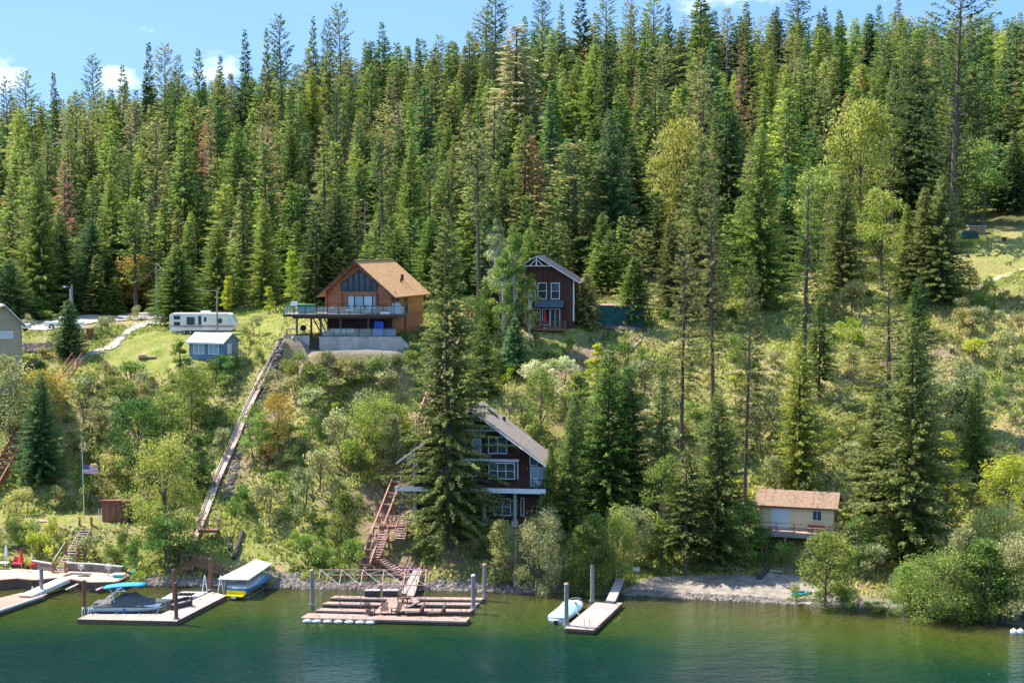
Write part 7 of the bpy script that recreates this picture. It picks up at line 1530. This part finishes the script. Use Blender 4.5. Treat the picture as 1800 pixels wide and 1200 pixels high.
def undergrowth():
    rg, x, y, z = scatter(9000, 14, -74, 74, 141, 300)
    px, py = pixA(x, y, z); keep = (z > .8) & (px > -30) & (px < 1830)
    for q in BARE + NO[:4] + [TRAMQ, [(80,670),(110,690),(160,640),(140,620)], [(330,1000),(345,900),(400,800),(430,800),(400,910),(400,1010)]]: keep &= ~inpoly(px, py, q)
    for q in (ROADP, TRACKP): keep &= ~inpoly(x, y, q)
    d = fbm(x/7, y/7, 90); dens = np.where((px > 1380) & (py < 780), .6, .49); keep &= d > dens; x, y, z = x[keep], y[keep], z[keep]; Vs = []; Ts = []
    for k in range(len(x)):
        n = 34; s = rg.uniform(.35, 1.0); q = unit(rg.normal(0,1,(n,3)))*rg.uniform(.3,1,(n,1))*np.array([s, s, s*.6]); q[:,2] = np.abs(q[:,2])
        D = unit(q + rg.normal(0,.3,(n,3))); S = unit(np.cross(D, rg.normal(0,1,(n,3)))); ln = rg.uniform(.12,.3,n)
        v, t = kites(q + [x[k],y[k],z[k]], D, S, ln, ln*.7, np.clip(rg.uniform(0,.5)+rg.uniform(0,.5,n),0,1)); Vs.append(v); Ts.append(t)
    o = bpy.data.objects.new('undergrowth', quads_mesh('undergrowth', np.concatenate(Vs), np.concatenate(Ts), foliage('undergrowth leaves', (.08,.11,.02), (.25,.3,.07), (.52,.52,.2), ovar=0))); col.objects.link(o)
    tag(o, 'low mixed leafy undergrowth covering the bank between the shrubs', 'undergrowth', kind='stuff')
    c = G(1520, 664); n = 1500; x = c.x + rg.normal(0, 2.6, n); y = c.y + rg.normal(0, 1.9, n); z = TA(x, y) + rg.uniform(.1,.4,n)
    D = unit(rg.normal(0,1,(n,3))); S = unit(np.cross(D, rg.normal(0,1,(n,3)))); ln = rg.uniform(.1,.2,n); v, t = kites(np.stack([x,y,z],-1), D, S, ln, ln*.9, rg.uniform(0,1,n))
    o = bpy.data.objects.new('wildflowers', quads_mesh('wildflowers', v, t, foliage('pink petals', (.45,.16,.16), (.55,.25,.24), (.65,.4,.36), ovar=0))); col.objects.link(o)
    tag(o, 'patch of pink wildflowers on the open right slope', 'wildflowers', kind='stuff')
undergrowth()
# ---------------------------------------------------------------- labels that single each plant out
LM = [(20,600,'beige gabled house'),(45,985,'red umbrella patio'),(128,560,'light pole'),(122,600,'blue spruce'),(137,860,'flagpole'),(195,905,'red shed'),(276,500,'power pole'),(355,575,'trailer'),(365,620,'blue cottage'),
 (292,880,'lime tree'),(430,750,'long tram track'),(350,930,'tram platform'),(425,1035,'boat canopy'),(605,520,'log house'),(605,625,'log house terrace'),(800,580,'red tram rails'),(650,1040,'comb dock'),(830,840,'brown lower house'),(790,650,'giant spruce'),
 (690,920,'stair landing'),(950,510,'dark upper house'),(1115,560,'teal wall'),(1073,560,'maroon maple'),(1040,1080,'beach dock'),(1260,1030,'gravel beach'),(1405,905,'beige cabin'),(1308,700,'tall larch trio'),(1465,610,'pink flower patch'),
 (1710,410,'parked dark box'),(1750,450,'upper right lawn'),(1790,740,'bare earth bank'),(1785,1110,'white buoys'),(1600,770,'big olive fir'),(720,600,'log house east wall'),(1660,860,'yellow green tree')]
ORD = ['','second','third','fourth','fifth','sixth','seventh','eighth','ninth','tenth','eleventh','twelfth','13th','14th','15th','16th','17th','18th','19th','20th','21st','22nd','23rd','24th','25th']
def where_(px, py, forest):
    if forest:
        lx = [l for l in LM if l[1] < 660]; b = min(lx, key=lambda l: abs(l[0]-px)+.15*abs(l[1]-520)); dx = px-b[0]
        side = 'right of' if dx > 22 else ('left of' if dx < -22 else 'above')
        zone = 'at forest foot' if py > 470 else ('in lower forest' if py > 400 else ('in mid forest' if py > 320 else ('in upper forest' if py > 250 else 'near the ridge')))
        return f'{zone} {side} the {b[2]}'
    b = min([l for l in LM if abs(l[0]-px)+abs(l[1]-py) > 6], key=lambda l: math.hypot(l[0]-px, (l[1]-py)*1.3)); dx, dy = px-b[0], py-b[1]; dist = math.hypot(dx, dy)
    if abs(dx) > abs(dy)*1.2: s = 'right of' if dx > 0 else 'left of'
    else: s = 'downslope from' if dy > 0 else 'upslope from'
    return f"{'just' if dist < 45 else 'a bit' if dist < 90 else 'well'} {s} the {b[2]}"
KWT = {'tall','short','mid-height'}
lab = {}
for rec in PL:
    o, kind, look, px, py, h, w = rec
    forest = py < 545 and o.get('group', '').startswith('forest')
    if kind == 'shrub': size = 'big' if h > 48 else 'small' if h < 24 else 'medium'
    else:
        rt = w/max(h, 1); size = ('tall' if h > 190 else 'short' if h < 110 else 'mid-sized') + (' slim' if rt < .2 else ' broad' if rt > .36 else '')
    base = f'{size} {look} {kind}'; wh = where_(px, py, forest)
    lab.setdefault((base, wh), []).append(rec)
for (base, wh), rr in lab.items():
    rr.sort(key=lambda r: r[3])
    for i, r in enumerate(rr):
        if len(rr) == 1: r[0]['label'] = f'{base} {wh}'
        elif i == 0: r[0]['label'] = f'leftmost {base} {wh}'.replace('mid-sized ','')
        elif i == len(rr)-1: r[0]['label'] = f'rightmost {base} {wh}'.replace('mid-sized ','')
        else: r[0]['label'] = f'{ORD[i]} {base} {wh}, from left'.replace(' mid-sized','').replace('mid-sized ','')
